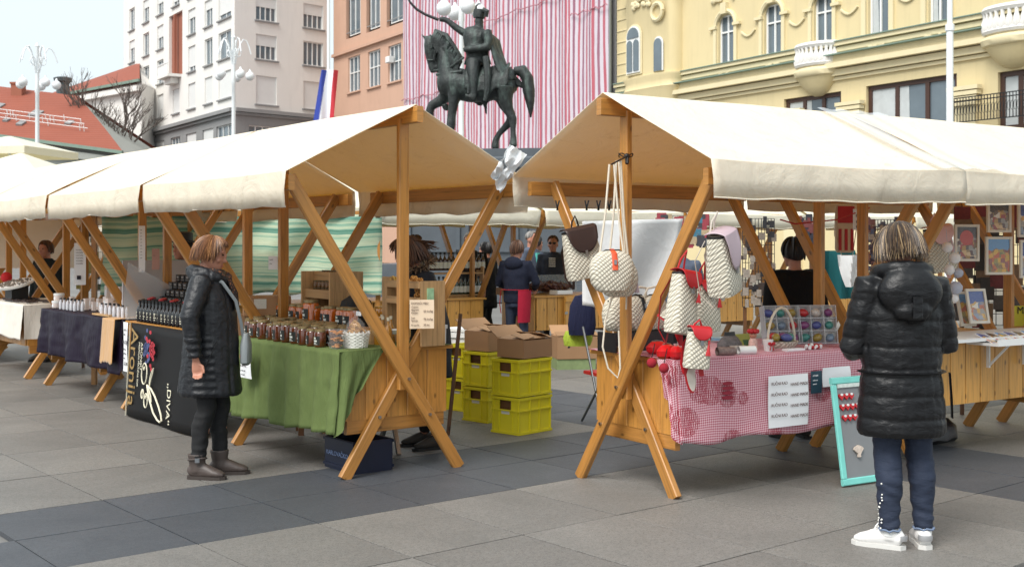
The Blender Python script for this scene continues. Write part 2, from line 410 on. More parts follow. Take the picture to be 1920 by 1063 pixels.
class Facade:
    def __init__(self, name, label, cat, o, d, n):
        self.r = thing(name, label, cat); self.r.matrix_world = facade_frame(o, d, n); self.d = d; self.o = o
    def part(self, name, mb, mat, smooth=False, parent=None): return mb.build(name, mat, parent or self.r, smooth)
    def wall(self, x0, x1, z0, z1, mat, holes, depth=8.0, name='wall', y=0.0, corner=False):
        # front wall with rectangular openings .25 deep, closed box behind
        xs = sorted({x0, x1, *[h[0] for h in holes], *[h[1] for h in holes]}); zs = sorted({z0, z1, *[h[2] for h in holes], *[h[3] for h in holes]})
        xs = [x for x in xs if x0 <= x <= x1]; zs = [z for z in zs if z0 <= z <= z1]; m = MB()
        for i in range(len(xs) - 1):
            for j in range(len(zs) - 1):
                cx, cz = (xs[i] + xs[i+1]) / 2, (zs[j] + zs[j+1]) / 2
                if not any(h[0] < cx < h[1] and h[2] < cz < h[3] for h in holes):
                    m.poly([(xs[i], y, zs[j]), (xs[i+1], y, zs[j]), (xs[i+1], y, zs[j+1]), (xs[i], y, zs[j+1])])
        for a, b, c, d in holes:
            q = y - .28; m.poly([(a, y, c), (b, y, c), (b, q, c), (a, q, c)]); m.poly([(a, y, d), (a, q, d), (b, q, d), (b, y, d)])
            m.poly([(a, y, c), (a, q, c), (a, q, d), (a, y, d)]); m.poly([(b, y, c), (b, y, d), (b, q, d), (b, q, c)])
        if corner: return self.part(name, m, mat)
        m.poly([(x0, y, z0), (x0, y, z1), (x0, -depth, z1), (x0, -depth, z0)]); m.poly([(x1, y, z0), (x1, -depth, z0), (x1, -depth, z1), (x1, y, z1)])
        m.poly([(x0, y, z1), (x1, y, z1), (x1, -depth, z1), (x0, -depth, z1)]); m.poly([(x0, -depth, z0), (x0, -depth, z1), (x1, -depth, z1), (x1, -depth, z0)])
        return self.part(name, m, mat)
    def window(self, a, b, c, d, frame=WHITE, nx=2, tz=.68, shut=0.0, curtain=False, sill=None, fw=.09, y=0.0):
        w = self.part('window', MB().poly([(a, y - .22, c), (b, y - .22, c), (b, y - .22, d), (a, y - .22, d)]), PANE)
        f = MB(); yy = y - .18
        for x in [a + fw / 2, b - fw / 2] + [a + (b - a) * i / nx for i in range(1, nx)]: f.box((x, yy, (c + d) / 2), (fw, .07, d - c))
        for z in [c + fw / 2, d - fw / 2] + ([c + (d - c) * tz] if tz else []): f.box(((a + b) / 2, yy + .003, z), (b - a - .004, .07, fw * .9))
        f.build('window_frame', frame, w)
        if shut > 0: MB().box(((a + b) / 2, yy + .05, d - (d - c) * shut / 2), (b - a - .02, .03, (d - c) * shut)).build('shutter', SHUT, w)
        if curtain:
            MB().poly([(a + .1, y - .205, c + .05), ((a+b)/2 - .12, y - .205, c + .05), ((a+b)/2 - .2, y - .205, d - .05), (a + .1, y - .205, d - .05)]).build('curtain', CURT, w)
        if sill: MB().box(((a + b) / 2, y + .06, c - .07), (b - a + .3, .2, .12)).build('sill', sill, w)
        return w
# ---- yellow building
Y = Facade('yellow_palace', 'ornate pale yellow building with arched windows, balconies and cornices', 'building', P0, dN, nN)
def fr(px0, px1, py0, py1):
    e0, e1 = fx(px0), fx(px1); pm = (px0 + px1) / 2; return (e0, e1, fz(pm, py1), fz(pm, py0))
zc = 9.45
arch = [fr(1347, 1376, 28, 122), fr(1433, 1465, 8, 108), fr(1526, 1560, -8, 81)]
rect = [fr(1628, 1666, -40, 71), fr(1741, 1776, -70, 49)]
shops = [fr(1470, 1577, 179, 330), fr(1624, 1794, 150, 330), fr(1871, 1990, 128, 240)]
for k in range(3):   # continue past the frame
    pass
oriel = fr(1201, 1226, 53, 140)
top = 22.0
holes = arch + rect + shops
Y.wall(.0, 44, 0, top, YEL, holes, 12)
for h in arch:
    w_ = Y.window(*h, nx=2, tz=.66, sill=None)
    cx = (h[0] + h[1]) / 2; r = (h[1] - h[0]) / 2; zt = h[3] - r; m = MB(); N = 10     # spandrels close the arch
    for sgn in (-1, 1):
        arc = [(cx + sgn * r * math.cos(t * math.pi / 2 / N), zt + r * math.sin(t * math.pi / 2 / N)) for t in range(N + 1)]
        for i in range(N):
            q = [(arc[i][0], -.05, arc[i][1]), (arc[i+1][0], -.05, arc[i+1][1]), (arc[i+1][0], -.05, h[3] + .01), (cx + sgn * (r + .01), -.05, h[3] + .01)] if i else [(arc[0][0], -.05, arc[0][1]), (arc[1][0], -.05, arc[1][1]), (cx + sgn * (r + .01), -.05, h[3] + .01)]
            m.poly(q)
    Y.part('arch_spandrel', m, YELL)
    m = MB(); m.tube([(cx + (r + .18) * math.cos(t * math.pi / 14), .05, zt + (r + .18) * math.sin(t * math.pi / 14)) for t in range(15)], .12, 6)
    m.box((cx - r - .18, .04, (h[2] + zt) / 2), (.2, .14, zt - h[2])); m.box((cx + r + .18, .04, (h[2] + zt) / 2), (.2, .14, zt - h[2])); m.box((cx, .1, zt + r + .3), (.4, .25, .55))
    for s_ in (-1, 1): m.box((cx + s_ * (r + .3), .08, zt), (.5, .2, .14))
    Y.part('window_surround', m, YELL)
    m = MB()   # relief ornament over the arch
    for i in range(16):
        a = rnd.uniform(0, math.pi); m.ball((cx + math.cos(a) * rnd.uniform(.2, 1.1), .06, zt + r + .8 + math.sin(a) * .5 * rnd.random()), (rnd.uniform(.12, .25), .12, rnd.uniform(.1, .2)), 6, 4)
    Y.part('relief_ornament', m, YELL, True)
for h in rect: Y.window(*h, nx=2, tz=0, curtain=True); m = MB(); [m.box((x, .04, (h[2] + h[3]) / 2), (.25, .14, h[3] - h[2])) for x in (h[0] - .2, h[1] + .2)]; Y.part('window_surround', m, YELL)
for h in shops:
    Y.window(*h, frame=BROWNF, nx=3, tz=0, fw=.2, curtain=True)
# cornices, sill band and panels between
e1 = 44
m = MB()
for z0, hh, pr in ((zc, .22, .55), (zc + .3, .3, .35), (zc - .3, .28, .28), (zc - .55, .14, .14)): m.box((e1 / 2, pr / 2 - .02, z0), (e1, pr, hh))
Y.part('cornice', m, YELL); Y.part('cornice_flashing', MB().box((e1 / 2, .28, zc + .47), (e1 + .1, .62, .05)), COPPER)
m = MB(); zs_ = zc + .98; m.box((e1 / 2, .12, zs_), (e1, .26, .18)); m.box((e1 / 2, .06, zs_ - .25), (e1, .14, .2)); Y.part('sill_band', m, YELL)
Y.part('sill_flashing', MB().box((e1 / 2, .16, zs_ + .11), (e1, .32, .04)), COPPER)
for h in arch + rect:
    cx = (h[0] + h[1]) / 2; m = MB(); m.box((cx, .03, zc + .62), (1.5, .08, .42))
    for i in range(10): m.ball((cx + rnd.uniform(-.55, .55), .09, zc + .62 + rnd.uniform(-.13, .13)), (rnd.uniform(.08, .2), .06, rnd.uniform(.06, .12)), 6, 4)
    Y.part('relief_panel', m, YELL, True, )
for a, b in zip((arch + rect)[:-1], (arch + rect)[1:]):
    cx = (a[1] + b[0]) / 2; Y.part('garland', MB().tube([(cx + t * .12, .05, zs_ + 1.5 - .25 * math.cos(t * .4)) for t in range(-4, 5)], .06, 5), YELL, True)
m = MB()
for z in [3 + .6 * i for i in range(9)] + [zs_ + .6 + .62 * i for i in range(14)]: m.box((.75, .02, z), (1.4, .05, .04))
Y.part('rustication_grooves', m, YELL)
# grooves between floors, ground floor pilasters
for x in (fx(1590), fx(1608), fx(1812), fx(1840)):
    pass
for px in (1600, 1815, 1490):
    m = MB(); x = fx(px); m.box((x, .1, 3.6), (1.0, .24, 7.2)); 
    for i in range(4): m.box((x, .16 + .03 * i, 7.1 + i * .2), (1.15 + .1 * i, .3, .16))
    Y.part('pilaster', m, YELL)
# balconies
def balcony(px, w_):
    x = fx(px); b = MB(); b.rings([(x, 0, zc - 1.2 + .85 * k, w_ * (.2 + .8 * k ** .6), w_ * .62 * (.2 + .8 * k ** .6)) for k in (0, .2, .45, .75, 1.0)], 24)
    bo = Y.part('balcony_corbel', b, YEL, True)
    s = MB(); s.rings([(x, 0, z, w_ * f, w_ * .64 * f) for z, f in ((zc - .36, 1.0), (zc - .3, 1.1), (zc - .1, 1.16), (zc + .0, 1.1), (zc + .05, 1.0), (zc + .2, 1.0))], 24); s.build('balcony_slab', YELL, bo, True)
    rl = MB()
    for i in range(15):
        a = math.pi * i / 14; q = (x + w_ * 1.0 * math.cos(a), w_ * .64 * math.sin(a)); rl.lathe([(.1, 0), (.15, .15), (.13, .4), (.07, .6), (.1, .8)], (q[0], q[1], zc + .2), 6)
    rl.tube([(x + w_ * math.cos(math.pi * i / 20), w_ * .64 * math.sin(math.pi * i / 20), zc + 1.05) for i in range(21)], .14, 6); rl.tube([(x + w_ * math.cos(math.pi * i / 20), w_ * .64 * math.sin(math.pi * i / 20), zc + .22) for i in range(21)], .12, 6)
    rl.build('balustrade', OFFW, bo, True)
balcony(1535, 1.15); balcony(1905, 1.25)
# oriel bay at the left end
ox0, ox1 = fx(1183), fx(1282); oc = (ox0 + ox1) / 2; ow = (ox1 - ox0) / 2
m = MB(); m.rings([(oc, -.1, z, ow * f, 1.0 * f) for z, f in ((zc - .4, .9), (zc + .2, 1.0), (zc + .4, 1.06), (zc + .5, 1.0), (zs_ - .2, .99), (zs_, 1.05), (zs_ + .12, 1.05), (zs_ + .15, .96), (15.2, .96), (15.4, 1.08), (15.7, 1.12), (15.9, .9), (20, .9))], 28, True, 3.2)
orb = Y.part('oriel_bay', m, YEL, True)
m = MB(); m.tube([(oc + (t / 10) * ow * 1.15, 1.02 - .15 * abs(t / 10) ** 2, 15.4 + 1.2 * math.cos(t / 10 * 1.57)) for t in range(-10, 11)], .22, 6); m.build('oriel_pediment', COPPER, orb, True)
m = MB()
for i in range(22): m.ball((oc + rnd.uniform(-.9, .5), .93, 14.6 + rnd.uniform(-.4, .5)), (.2, .1, .16), 6, 4)
m.build('relief_ornament', YELL, orb, True)
h = oriel; cx = (h[0] + h[1]) / 2; r = (h[1] - h[0]) / 2
def arch_panel(a, b, c, d, y, mat, parent, name, t=.04):
    cx, r = (a + b) / 2, (b - a) / 2; pts = [(a, c), (b, c)] + [(cx + r * math.cos(k * math.pi / 12), d - r + r * math.sin(k * math.pi / 12)) for k in range(13)]
    Mx = Matrix(((1, 0, 0, 0), (0, 0, -1, y + t), (0, 1, 0, 0), (0, 0, 0, 1))); return MB().prism(pts, t, Mx).build(name, mat, parent)
arch_panel(h[0] - .12, h[1] + .12, h[2] - .1, h[3] + .12, .88, YELL, orb, 'window_surround'); ww = arch_panel(h[0], h[1], h[2], h[3], .93, WHITE, orb, 'window')
for sx in (-1, 1):
    arch_panel(cx - r * .88 if sx < 0 else cx + .06, cx - .06 if sx < 0 else cx + r * .88, h[2] + .1, h[2] + (h[3] - h[2]) * .7, .975, PANE, ww, 'window_pane')
arch_panel(cx - r * .85, cx + r * .85, h[2] + (h[3] - h[2]) * .74, h[3] - .08, .975, PANE, ww, 'window_pane')
h = fr(1250, 1264, 75, 136); arch_panel(h[0] - .1, h[1] + .1, h[2], h[3] + .1, .8, WHITE, orb, 'window_frame'); arch_panel(h[0], h[1], h[2], h[3], .85, PANE, orb, 'window_pane')
m = MB(); q = ((h[0] + h[1]) / 2, .9, h[3] + 1.4); m.tube([(q[0] + .45 * math.cos(t * .5236), q[1], q[2] + .45 * math.sin(t * .5236)) for t in range(13)], .12, 6); m.build('round_medallion', YELL, orb, True)
# iron balcony rail over the shop, far right
m = MB(); x0, x1 = fx(1806), fx(1960); zr = fz(1806, 232)
for z in (zr, zr + .95, zr + .8): m.bar((x0, .55, z), (x1, .55, z), .04, .04)
n_ = 26
for i in range(n_ + 1):
    x = x0 + (x1 - x0) * i / n_; m.bar((x, .55, zr), (x, .55, zr + .95), .025, .025)
    if i < n_: m.tube([(x + .1 + .07 * math.cos(t), .55, zr + .45 + .18 * math.sin(t)) for t in [k * .7 for k in range(9)]], .012, 4)
for x in (x0, x1): m.bar((x, 0, zr), (x, .55, zr), .04, .04)
Y.part('iron_railing', m, BLACK)
# ---- striped scaffold sheet
def stripe_mat():
    t = NT('striped_sheet'); tc = t.n('ShaderNodeTexCoord'); sp = t.n('ShaderNodeSeparateXYZ'); t.l(tc.outputs['Object'], sp.inputs[0])
    wob = t.noise(t.coord('Object', (.4, .4, .12)), 1.2, 4); x = t.math('ADD', sp.outputs[0], t.math('MULTIPLY', wob, .5))
    ph = t.math('FRACT', t.math('MULTIPLY', x, 2.35)); rd = t.math('LESS_THAN', ph, .44)
    lane = t.math('FRACT', t.math('MULTIPLY', x, .36)); wide = t.math('LESS_THAN', lane, .07); gy = t.math('LESS_THAN', t.math('FRACT', t.math('MULTIPLY', x, 1.175)), .5)
    red, wht = lin((176, 78, 92)), lin((206, 198, 206)); k = t.mix(rd, wht, red); dk = t.mix(t.math('MULTIPLY', rd, gy), k, lin((140, 84, 104))); k = t.mix(wide, dk, lin((186, 72, 86)))
    k = t.mix(t.math('MULTIPLY', t.noise(t.coord('Object', (1.5, 1, .3)), 1, 5), .35), k, lin((170, 146, 156)))
    t.col(k); t.set(Roughness=.7); t.bump(t.noise(t.coord('Object', (1.2, 1, .25)), 1.5, 5), .7, .15); return t.m
o0 = P0 + dN * fx(768); ln = -fx(768)
ST = Facade('scaffold_sheet', 'tall red and white striped sheet covering the facade behind the statue', 'scaffold sheet', o0, dN, nN)
def shf(u, v): return (u * (ln - .25), .5 + .1 * math.sin(u * 61) + .12 * mnoise.noise(Vector((u * 9, v * 4, 1))), v * 30)
ST.part('cloth', MB().grid(shf, 80, 30), stripe_mat(), True)
m = MB()
for z, x0, x1, sl_ in ((16.2, .42, .98, .02), (12.3, .0, .36, .0), (15.0, .86, 1.0, 0)): 
    m.tube([(ln * (x0 + (x1 - x0) * k / 24), .68, z + sl_ * k * .6 + .07 * math.sin(k * .9) + .05 * math.sin(k * 2.3)) for k in range(25)], .035, 5)
ST.part('seam', m, M('grey_pink_seam', (176, 120, 130), .8))
ST.part('scaffold_pole', MB().tube([(ln - .12, .4, 0), (ln - .12, .4, 30)], .09, 6).tube([(.05, .2, 0), (.05, .2, 30)], .07, 6), M('grey_pole', (120, 124, 122), .6))
ST.part('building_core', MB().box((ln / 2, -4, 15), (ln - .2, 8, 30)), GREYS)
# ---- salmon building
def gx(px, o): k = (px - 960) / F; return (k * o.y - o.x) / (dN.x - k * dN.y)
os_ = P0 + dN * fx(626)
SB = Facade('salmon_building', 'flat salmon pink building with white casement windows and a loggia', 'building', os_, dN, nN)
E1 = gx(767, os_)
def sfr(px0, px1, py0, py1):
    pm = (px0 + px1) / 2; e = gx(pm, os_); D = os_.y + dN.y * e; z = lambda y: CAMZ - (y - HZ) * D / F
    return (gx(px0, os_), gx(px1, os_), z(py1), z(py0))
wins = [sfr(653, 675, 106, 172), sfr(690, 713, 95, 163), sfr(728, 752, 84, 153)]
low = [(a, b, c - 5.2, d - 5.2) for a, b, c, d in wins]
log = [sfr(649, 676, -50, 70), sfr(687, 713, -55, 58), sfr(725, 760, -60, 46)]
SB.wall(0, E1 - .1, 0, 30, SALM, wins + low + log, 14)
for h in wins + low: SB.window(*h, nx=3, tz=.55, curtain=False, sill=SALM)
for h in log: SB.window(h[0] + .5, h[1] - .3, h[2] + .2, h[3], nx=2, tz=.6); MB().box(((h[0] + h[1]) / 2, -.05, h[2] + .5), (h[1] - h[0], .04, .06)).build('loggia_rail', GREYS, SB.r)
zb = (sfr(690, 713, 60, 70))[3]; SB.part('cornice', MB().box((E1 / 2, .12, zb - .9), (E1 - .1, .3, .25)), SALM)
SB.part('air_conditioner', MB().box((wins[2][0] + .55, .15, wins[2][2] + 1.75), (.7, .4, .5), ch=.04), WHITE)
SB.part('side_wall', MB().box((-.3, -1.2, 15), (.5, 2.0, 30)), SALM)
# ---- white stone block with a corner
C0 = at(440, 455, 95); C0.z = 0
dl = Vector((-math.sin(R(33)), math.cos(R(33)), 0)); dr = Vector((math.sin(R(45)), math.cos(R(45)), 0))
def blk(d, px0, px1, py0, py1, sgn=1):
    pm = (px0 + px1) / 2
    def e(px): k = (px - 960) / F; return (k * C0.y - C0.x) / (d.x - k * d.y)
    D = C0.y + d.y * e(pm); z = lambda y: CAMZ - (y - HZ) * D / F; return e(px0), e(px1), z(py1), z(py0)
zgr = 12.5
WB = thing('stone_block', 'tall pale stone corner block with rows of shuttered windows and grey lower floors', 'building')
def side(d, n, wl, name, L, flip):
    f = Facade.__new__(Facade); f.r = obj(name, None, WB); f.r.matrix_world = facade_frame(C0, d, n); f.d = d; f.o = C0
    return f
nl = Vector((-dl.y, dl.x, 0)); nl = nl if nl.y < 0 else -nl
nr = Vector((dr.y, -dr.x, 0)); nr = nr if nr.y < 0 else -nr
el = blk(dl, 232, 440, 0, 10)[0]; er = blk(dr, 440, 618, 0, 10)[1]
def zpx(d, px, py): return blk(d, px - 1, px + 1, py, py + 1)[3]
colsL = [(409, 434), (383, 399), (352, 367), (323, 337), (294, 307), (268, 280), (242, 253)]
L = side(dl, nl, None, 'left_front', el, True)
hl = []; rowsz = [zpx(dl, 425, y) for y in (205, 128, 54, -20)]
H = 1.75
for ci, (a, b) in enumerate(colsL):
    e0, e1_, _, _ = blk(dl, a, b, 0, 10); e0, e1_ = min(e0, e1_), max(e0, e1_)
    for ri, z in enumerate([zgr + 1.0, zgr + 4.3, zgr + 7.6, zgr + 10.9]):
        if ci == 3 and ri in (1, 2): continue
        hl.append((e0 + .1, e1_ - .1, z, z + 2.25, ci, ri))
ex0, ex1 = sorted(blk(dl, 317, 342, 0, 10)[:2])
rec = (ex0, ex1, zgr + 4.4, zgr + 10.2)
L.wall(0, el, zgr, zgr + 18, OFFW, [h[:4] for h in hl] + [rec], 10, corner=True)
for a, b, c, d, ci, ri in hl: L.window(a, b, c, d, nx=2, tz=0, shut=(1.0 if ri == 0 and ci < 5 else rnd.choice((0, 0, .35, .8, .5))), sill=GREYS)
REDP = plaster('red_brown_panel', (150, 92, 72))
m = MB(); m.poly([(rec[0], -.27, rec[2]), (rec[1], -.27, rec[2]), (rec[1], -.27, rec[3]), (rec[0], -.27, rec[3])]); L.part('recessed_panel', m, REDP)
m = MB(); m.box(((ex0 + ex1) / 2, .06, zgr + 7.3), (.3, .2, 5.6)); L.part('recess_jamb', m, REDP)
m = MB(); xm = (ex0 + ex1) / 2; m.box((xm, .6, rec[2] - .1), (3.4, 1.3, .25)); m.box((xm, .4, rec[2] - .5), (2.0, .7, .5)); bo = L.part('balcony_slab', m, OFFW)
m = MB(); [m.box((xm + k * .3, 1.2, rec[2] + .5), (.05, .05, 1.0)) for k in range(-5, 6)]; m.box((xm, 1.2, rec[2] + 1.02), (3.2, .08, .08)); m.box((xm, 1.18, rec[2] + .45), (3.0, .03, .8)); m.build('balcony_rail', WHITE, bo)
gl = []
for a, b in colsL:
    e0, e1_ = sorted(blk(dl, a, b, 0, 10)[:2]); gl.append((e0 - .3, e1_ + .3, zgr - 3.3, zgr - 1.2))
L.wall(-.12, el, 0, zgr - .35, GREYS, gl, 9.8, 'grey_base_wall', .06, True)
for i, h in enumerate(gl): L.window(*h, nx=3, tz=0, shut=.85 if i % 3 else 0, y=.06)
m = MB(); m.box((el / 2, .2, zgr - .15), (el + .3, .6, .3)); m.box((el / 2, .1, zgr - .45), (el + .1, .35, .2)); L.part('grey_cornice', m, GREYS)
Rr = side(dr, nr, None, 'right_front', er, False)
hr = []
for a, b in ((480, 519), (569, 606)):
    e0, e1_ = sorted(blk(dr, a, b, 0, 10)[:2])
    for ri, z in enumerate([zgr + .5, zgr + 4.2, zgr + 7.4, zgr + 10.6]): hr.append((e0, e1_, z, z + 2.05 - (.0 if ri else -.3), ri))
Rr.wall(0, er, zgr, zgr + 18, OFFW, [h[:4] for h in hr], 10, corner=True)
for i, (a, b, c, d, ri) in enumerate(hr): Rr.window(a, b, c, d, nx=4, tz=0, shut=1.0 if ri == 0 else (.45 if i != 5 else 0), sill=GREYS)
e0, e1_ = sorted(blk(dr, 466, 520, 0, 10)[:2]); gr = [(e0, e1_, zgr - 3.4, zgr - 1.3), (e1_ + 1.2, er - .6, zgr - 3.4, zgr - 1.3)]
Rr.wall(-.12, er, 0, zgr - .35, GREYS, gr, 9.8, 'grey_base_wall', .06, True)
for h in gr: Rr.window(*h, nx=4, tz=0, y=.06)
m = MB(); m.box((er / 2, .2, zgr - .15), (er + .3, .6, .3)); m.box((er / 2, .1, zgr - .45), (er + .1, .35, .2)); Rr.part('grey_cornice', m, GREYS)
# ---- red roofed houses
def tile_mat():
    t = NT('clay_tiles'); c = lin((150, 80, 60)); co = t.coord()
    k = t.mix(t.noise(co, .5, 6, .6), scl(c, .8), scl(c, 1.12)); k = t.mix(t.math('MULTIPLY', t.noise(co, 12, 4, .8), .5), k, scl(c, .6))
    wv = t.n('ShaderNodeTexWave', Scale=1.6, bands_direction='Z'); t.l(co, wv.inputs[0]); t.col(t.mix(t.math('MULTIPLY', wv.outputs[1], .25), k, scl(c, .6))); t.set(Roughness=.8); t.bump(wv.outputs[1], .4, .05); return t.m
TILES = tile_mat()
def house(name, label, ridge, eave, depth, wallc, z_eave_extra=0):
    h = thing(name, label, 'house')
    a, b = ridge; c, d = eave     # ridge left,right ; eave left,right (world points)
    back = Vector((0, depth, 0))
    m = MB(); m.grid(lambda u, v: (a + (b - a) * u) * (1 - v) + (c + (d - c) * u) * v + Vector((0, 0, .1 * math.sin(v * 3.14))), 12, 8)
    m.poly([a, c + back * 2, d + back * 2, b]); rf = m.build('roof', TILES, h)
    c0, d0 = Vector((c.x, c.y + .6, c.z - .2)), Vector((d.x, d.y + .6, d.z - .2)); m = MB(); f = lambda p, z=0: Vector((p.x, p.y, z))
    m.poly([f(c0), f(d0), d0, c0]); m.poly([f(d0), f(d0 + back * 1.8), d0 + back * 1.8, d0]); m.poly([d0, d0 + back * 1.8, b - Vector((0, 0, .3))]); m.build('wall', wallc, h)
    MB().bar(c + Vector((0, -.15, -.05)), d + Vector((0, -.15, -.05)), .2, .25).build('gutter', COPPER, h)
    m = MB(); m.bar(c0 + Vector((0, -.35, -.5)), d0 + Vector((0, -.35, -.5)), .5, .5); m.build('eaves_cornice', wallc, h)
    return h, rf
D1 = 95
rA, rB, eA, eB = at(-120, 148, D1 + 6), at(145, 180, D1 + 4), at(-120, 238, D1 - 3), at(231, 285, D1 - 8)
h1, rf = house('red_roofed_house', 'house with a large orange red tiled roof, skylights and snow guards', (rA, rB), (eA, eB), 8, plaster('grey_green_wall', (150, 152, 146)))
def onroof(u, v): return (rA + (rB - rA) * u) * (1 - v) + (eA + (eB - eA) * u) * v
rn = (rB - rA).cross(eA - rA).normalized(); rn = rn if rn.y < 0 else -rn
for i, (px_u, v) in enumerate(((.36, .5), (.62, .52), (.8, .62), (.5, .75), (.42, .72))):
    p = onroof(px_u, v) + rn * .12; ax = (rB - rA).normalized(); ay = rn.cross(ax); s_ = (1.2, .8, .5, .5, .4)[i]
    MB().box((0, 0, 0), (s_, s_ * 1.4, .2)).xf(basis(p, ax, ay)).build('skylight', GREYS, rf)
m = MB()
for k in range(16):
    u = .38 + .5 * rnd.random(); v = .55 + .2 * rnd.random(); p = onroof(u, v); m.bar(p, p + Vector((0, -.2, .55)), .05, .05)
for v in (.58, .66, .74): m.tube([onroof(.38 + .05 * k, v) + Vector((0, -.15, .35)) for k in range(11)], .03, 4)
m.build('snow_guard', WHITE, rf)
m = MB(); p = onroof(.95, .05); m.box(p + Vector((-4.5, 0, .4)), (.9, .9, 1.5)); m.box(p + Vector((-4.5, 0, 1.15)), (1.05, 1.05, .15)); m.build('chimney', REDP, rf)
m = MB(); q = at(118, 160, D1 + 8); m.lathe([(.55, -1.5), (.55, .2), (.75, .3), (.8, .6), (.5, .7)], q, 12); m.build('metal_chimney', M('dark_zinc', (70, 78, 80), .5), rf)
rA2, rB2, eA2, eB2 = at(104, 172, D1 + 30), at(262, 118, D1 + 24), at(92, 182, D1 + 22), at(262, 150, D1 + 14)
house('far_red_roofed_house', 'pale house with a long sloping red roof behind bare trees', (rA2, rB2), (eA2, eB2), 4, OFFW)
# bare trees against the house
BARK = M('bark', (96, 86, 80), .9, .2, 6)
def bare_tree(px, py, D, hgt, label, seed):
    r = random.Random(seed); base = at(px, py, D); base.z = 0; t = thing('bare_tree', label, 'tree', base, group='bare trees by the red roofs')
    tr = MB(); tr.tube([(0, 0, 0), (.2, 0, hgt * .35), (0, .2, hgt * .6)], [.35, .28, .2], 7); tr.build('trunk', BARK, t, True)
    cr = MB()
    def br(p, d, l, rad, lev):
        q = p + d * l; mid = p + d * l * .5 + Vector((r.uniform(-.1, .1), 0, r.uniform(-.1, .1))) * l; cr.tube([p, mid, q], [rad, rad * .8, rad * .6], 4, False)
        if lev == 0: return
        for _ in range(3 if lev > 1 else 4):
            nd = (d + Vector((r.uniform(-.6, .6), r.uniform(-.6, .6), r.uniform(-.1, .6)))).normalized(); br(p + (q - p) * r.uniform(.5, 1), nd, l * r.uniform(.55, .8), rad * .6, lev - 1)
    for z in (.3, .4, .5, .6): br(Vector((.1, .05, hgt * z)), Vector((r.uniform(-.5, .5), r.uniform(-.3, .3), 1)).normalized(), hgt * .2, .14, 4)
    cr.build('crown', BARK, t)
bare_tree(186, 300, 97, 14.5, 'bare leafless tree with fine upright branches beside the pale house wall', 3)
bare_tree(220, 300, 98, 15, 'bare leafless tree pressed against the stone block corner', 8)
# ================================================================ street lamps, flag poles
LW = M('lamp_white_metal', (226, 230, 232), .4, .04); GLOBE = M('globe_white_glass', (226, 228, 230), .25, .08, 2)
def lamp(px, py_globe, D, label, n=6, rad=1.15, gr=.33, ph=0.0):
    p = at(px, 455, D); zg = at(px, py_globe, D).z; t = thing('street_lamp', label, 'street lamp', (p.x, p.y, 0), ph, 'white globe lamps on the square')
    m = MB(); m.lathe([(.28, 0), (.22, .5), (.13, .7), (.1, zg - .5), (.13, zg - .4), (.1, zg), (.08, zg + 1.9), (.12, zg + 2.0), (.02, zg + 2.2)], n=10); m.build('pole', LW, t, True)
    for i in range(n):
        a = 2 * math.pi * i / n; c, s = math.cos(a), math.sin(a)
        arm = MB(); arm.tube([(c * (.08 + rad * k), s * (.08 + rad * k), zg + .45 + 1.5 * math.sin(k * 2.8) ** .8 * (1 if k < 1 else 0)) for k in (.02, .15, .3, .5, .7, .85, .98)], .035, 5)
        arm.tube([(c * rad * (.3 + .16 * math.cos(q)), s * rad * (.3 + .16 * math.cos(q)), zg + 1.2 + .2 * math.sin(q)) for q in [k * .6 for k in range(11)]], .025, 4)
        ao = arm.build('arm', LW, t, True); gb = MB(); gb.ball((c * rad, s * rad, zg), gr, 16, 10); gb.build('globe', GLOBE, ao, True)
        MB().lathe([(gr * .42, gr * .86), (gr * .3, gr * 1.02), (.04, gr + .12)], (c * rad, s * rad, zg), 10).build('cap', LW, ao, True)
    return t
lamp(70, 158, 62, 'white street lamp with hanging globes before the red roof', 5, .95, .24, .5)
lamp(438, 142, 62, 'white street lamp with hanging globes before the stone block', 5, .85, .24, .35)
lamp(865, 19, 46, 'tall white street lamp with globes standing behind the bronze rider', 4, .72, .3, .4)
def pole(px, D, h, r, label, name='flagpole'):
    p = at(px, 455, D); t = thing(name, label, 'flagpole', (p.x, p.y, 0)); m = MB(); m.lathe([(r * 1.6, 0), (r * 1.5, 1), (r, 1.1), (r, h * .55), (r * 1.3, h * .55 + .03), (r * 1.3, h * .55 + .2), (r * .8, h * .55 + .23), (r * .7, h)], n=12); m.build('shaft', LW, t, True); return t
pole(1781, 34, 14, .1, 'plain white flagpole in front of the yellow building')
fp = pole(616, 58, 18, .1, 'white flagpole carrying the tricolour flag by the salmon building')
# flag: three hanging folds
p = at(607, 455, 57.6); ft = thing('tricolour_flag', 'limp blue white and red flag hanging from its pole', 'flag', (p.x, p.y, 0))
zt, zb_ = at(0, 132, 57.6).z, at(0, 228, 57.6).z
cols_ = [('blue_strip', (44, 62, 150), -.55, -.22), ('white_strip', (226, 226, 232), -.25, .26), ('red_strip', (190, 44, 56), .24, .5)]
for nm, c, xa, xb in cols_:
    m = MB(); m.grid(lambda u, v: ((xa + (xb - xa) * u) * (1 - .25 * v) + .32 * v + .0, .12 * math.sin((xa + (xb - xa) * u) * 9 + v * 3), zb_ + (zt - zb_) * v), 10, 12); m.build(nm, M(nm, c, .7, .06), ft, True)
p = at(600, 455, 40); ft = thing('small_bunting', 'small tricolour bunting showing below the canopy edge', 'flag', (p.x, p.y, 0)); zt = at(0, 305, 40).z
for i, c in enumerate(((190, 44, 56), (226, 226, 232), (44, 62, 150), (226, 226, 232), (190, 44, 56))):
    m = MB(); m.grid(lambda u, v: (-.35 + i * .2 + u * .2, .03 * math.sin(u * 6 + i), zt - v * .42 - i * .12), 4, 4); m.build('strip', M('bunting%d' % (i % 3), c, .7, .05), ft, True)
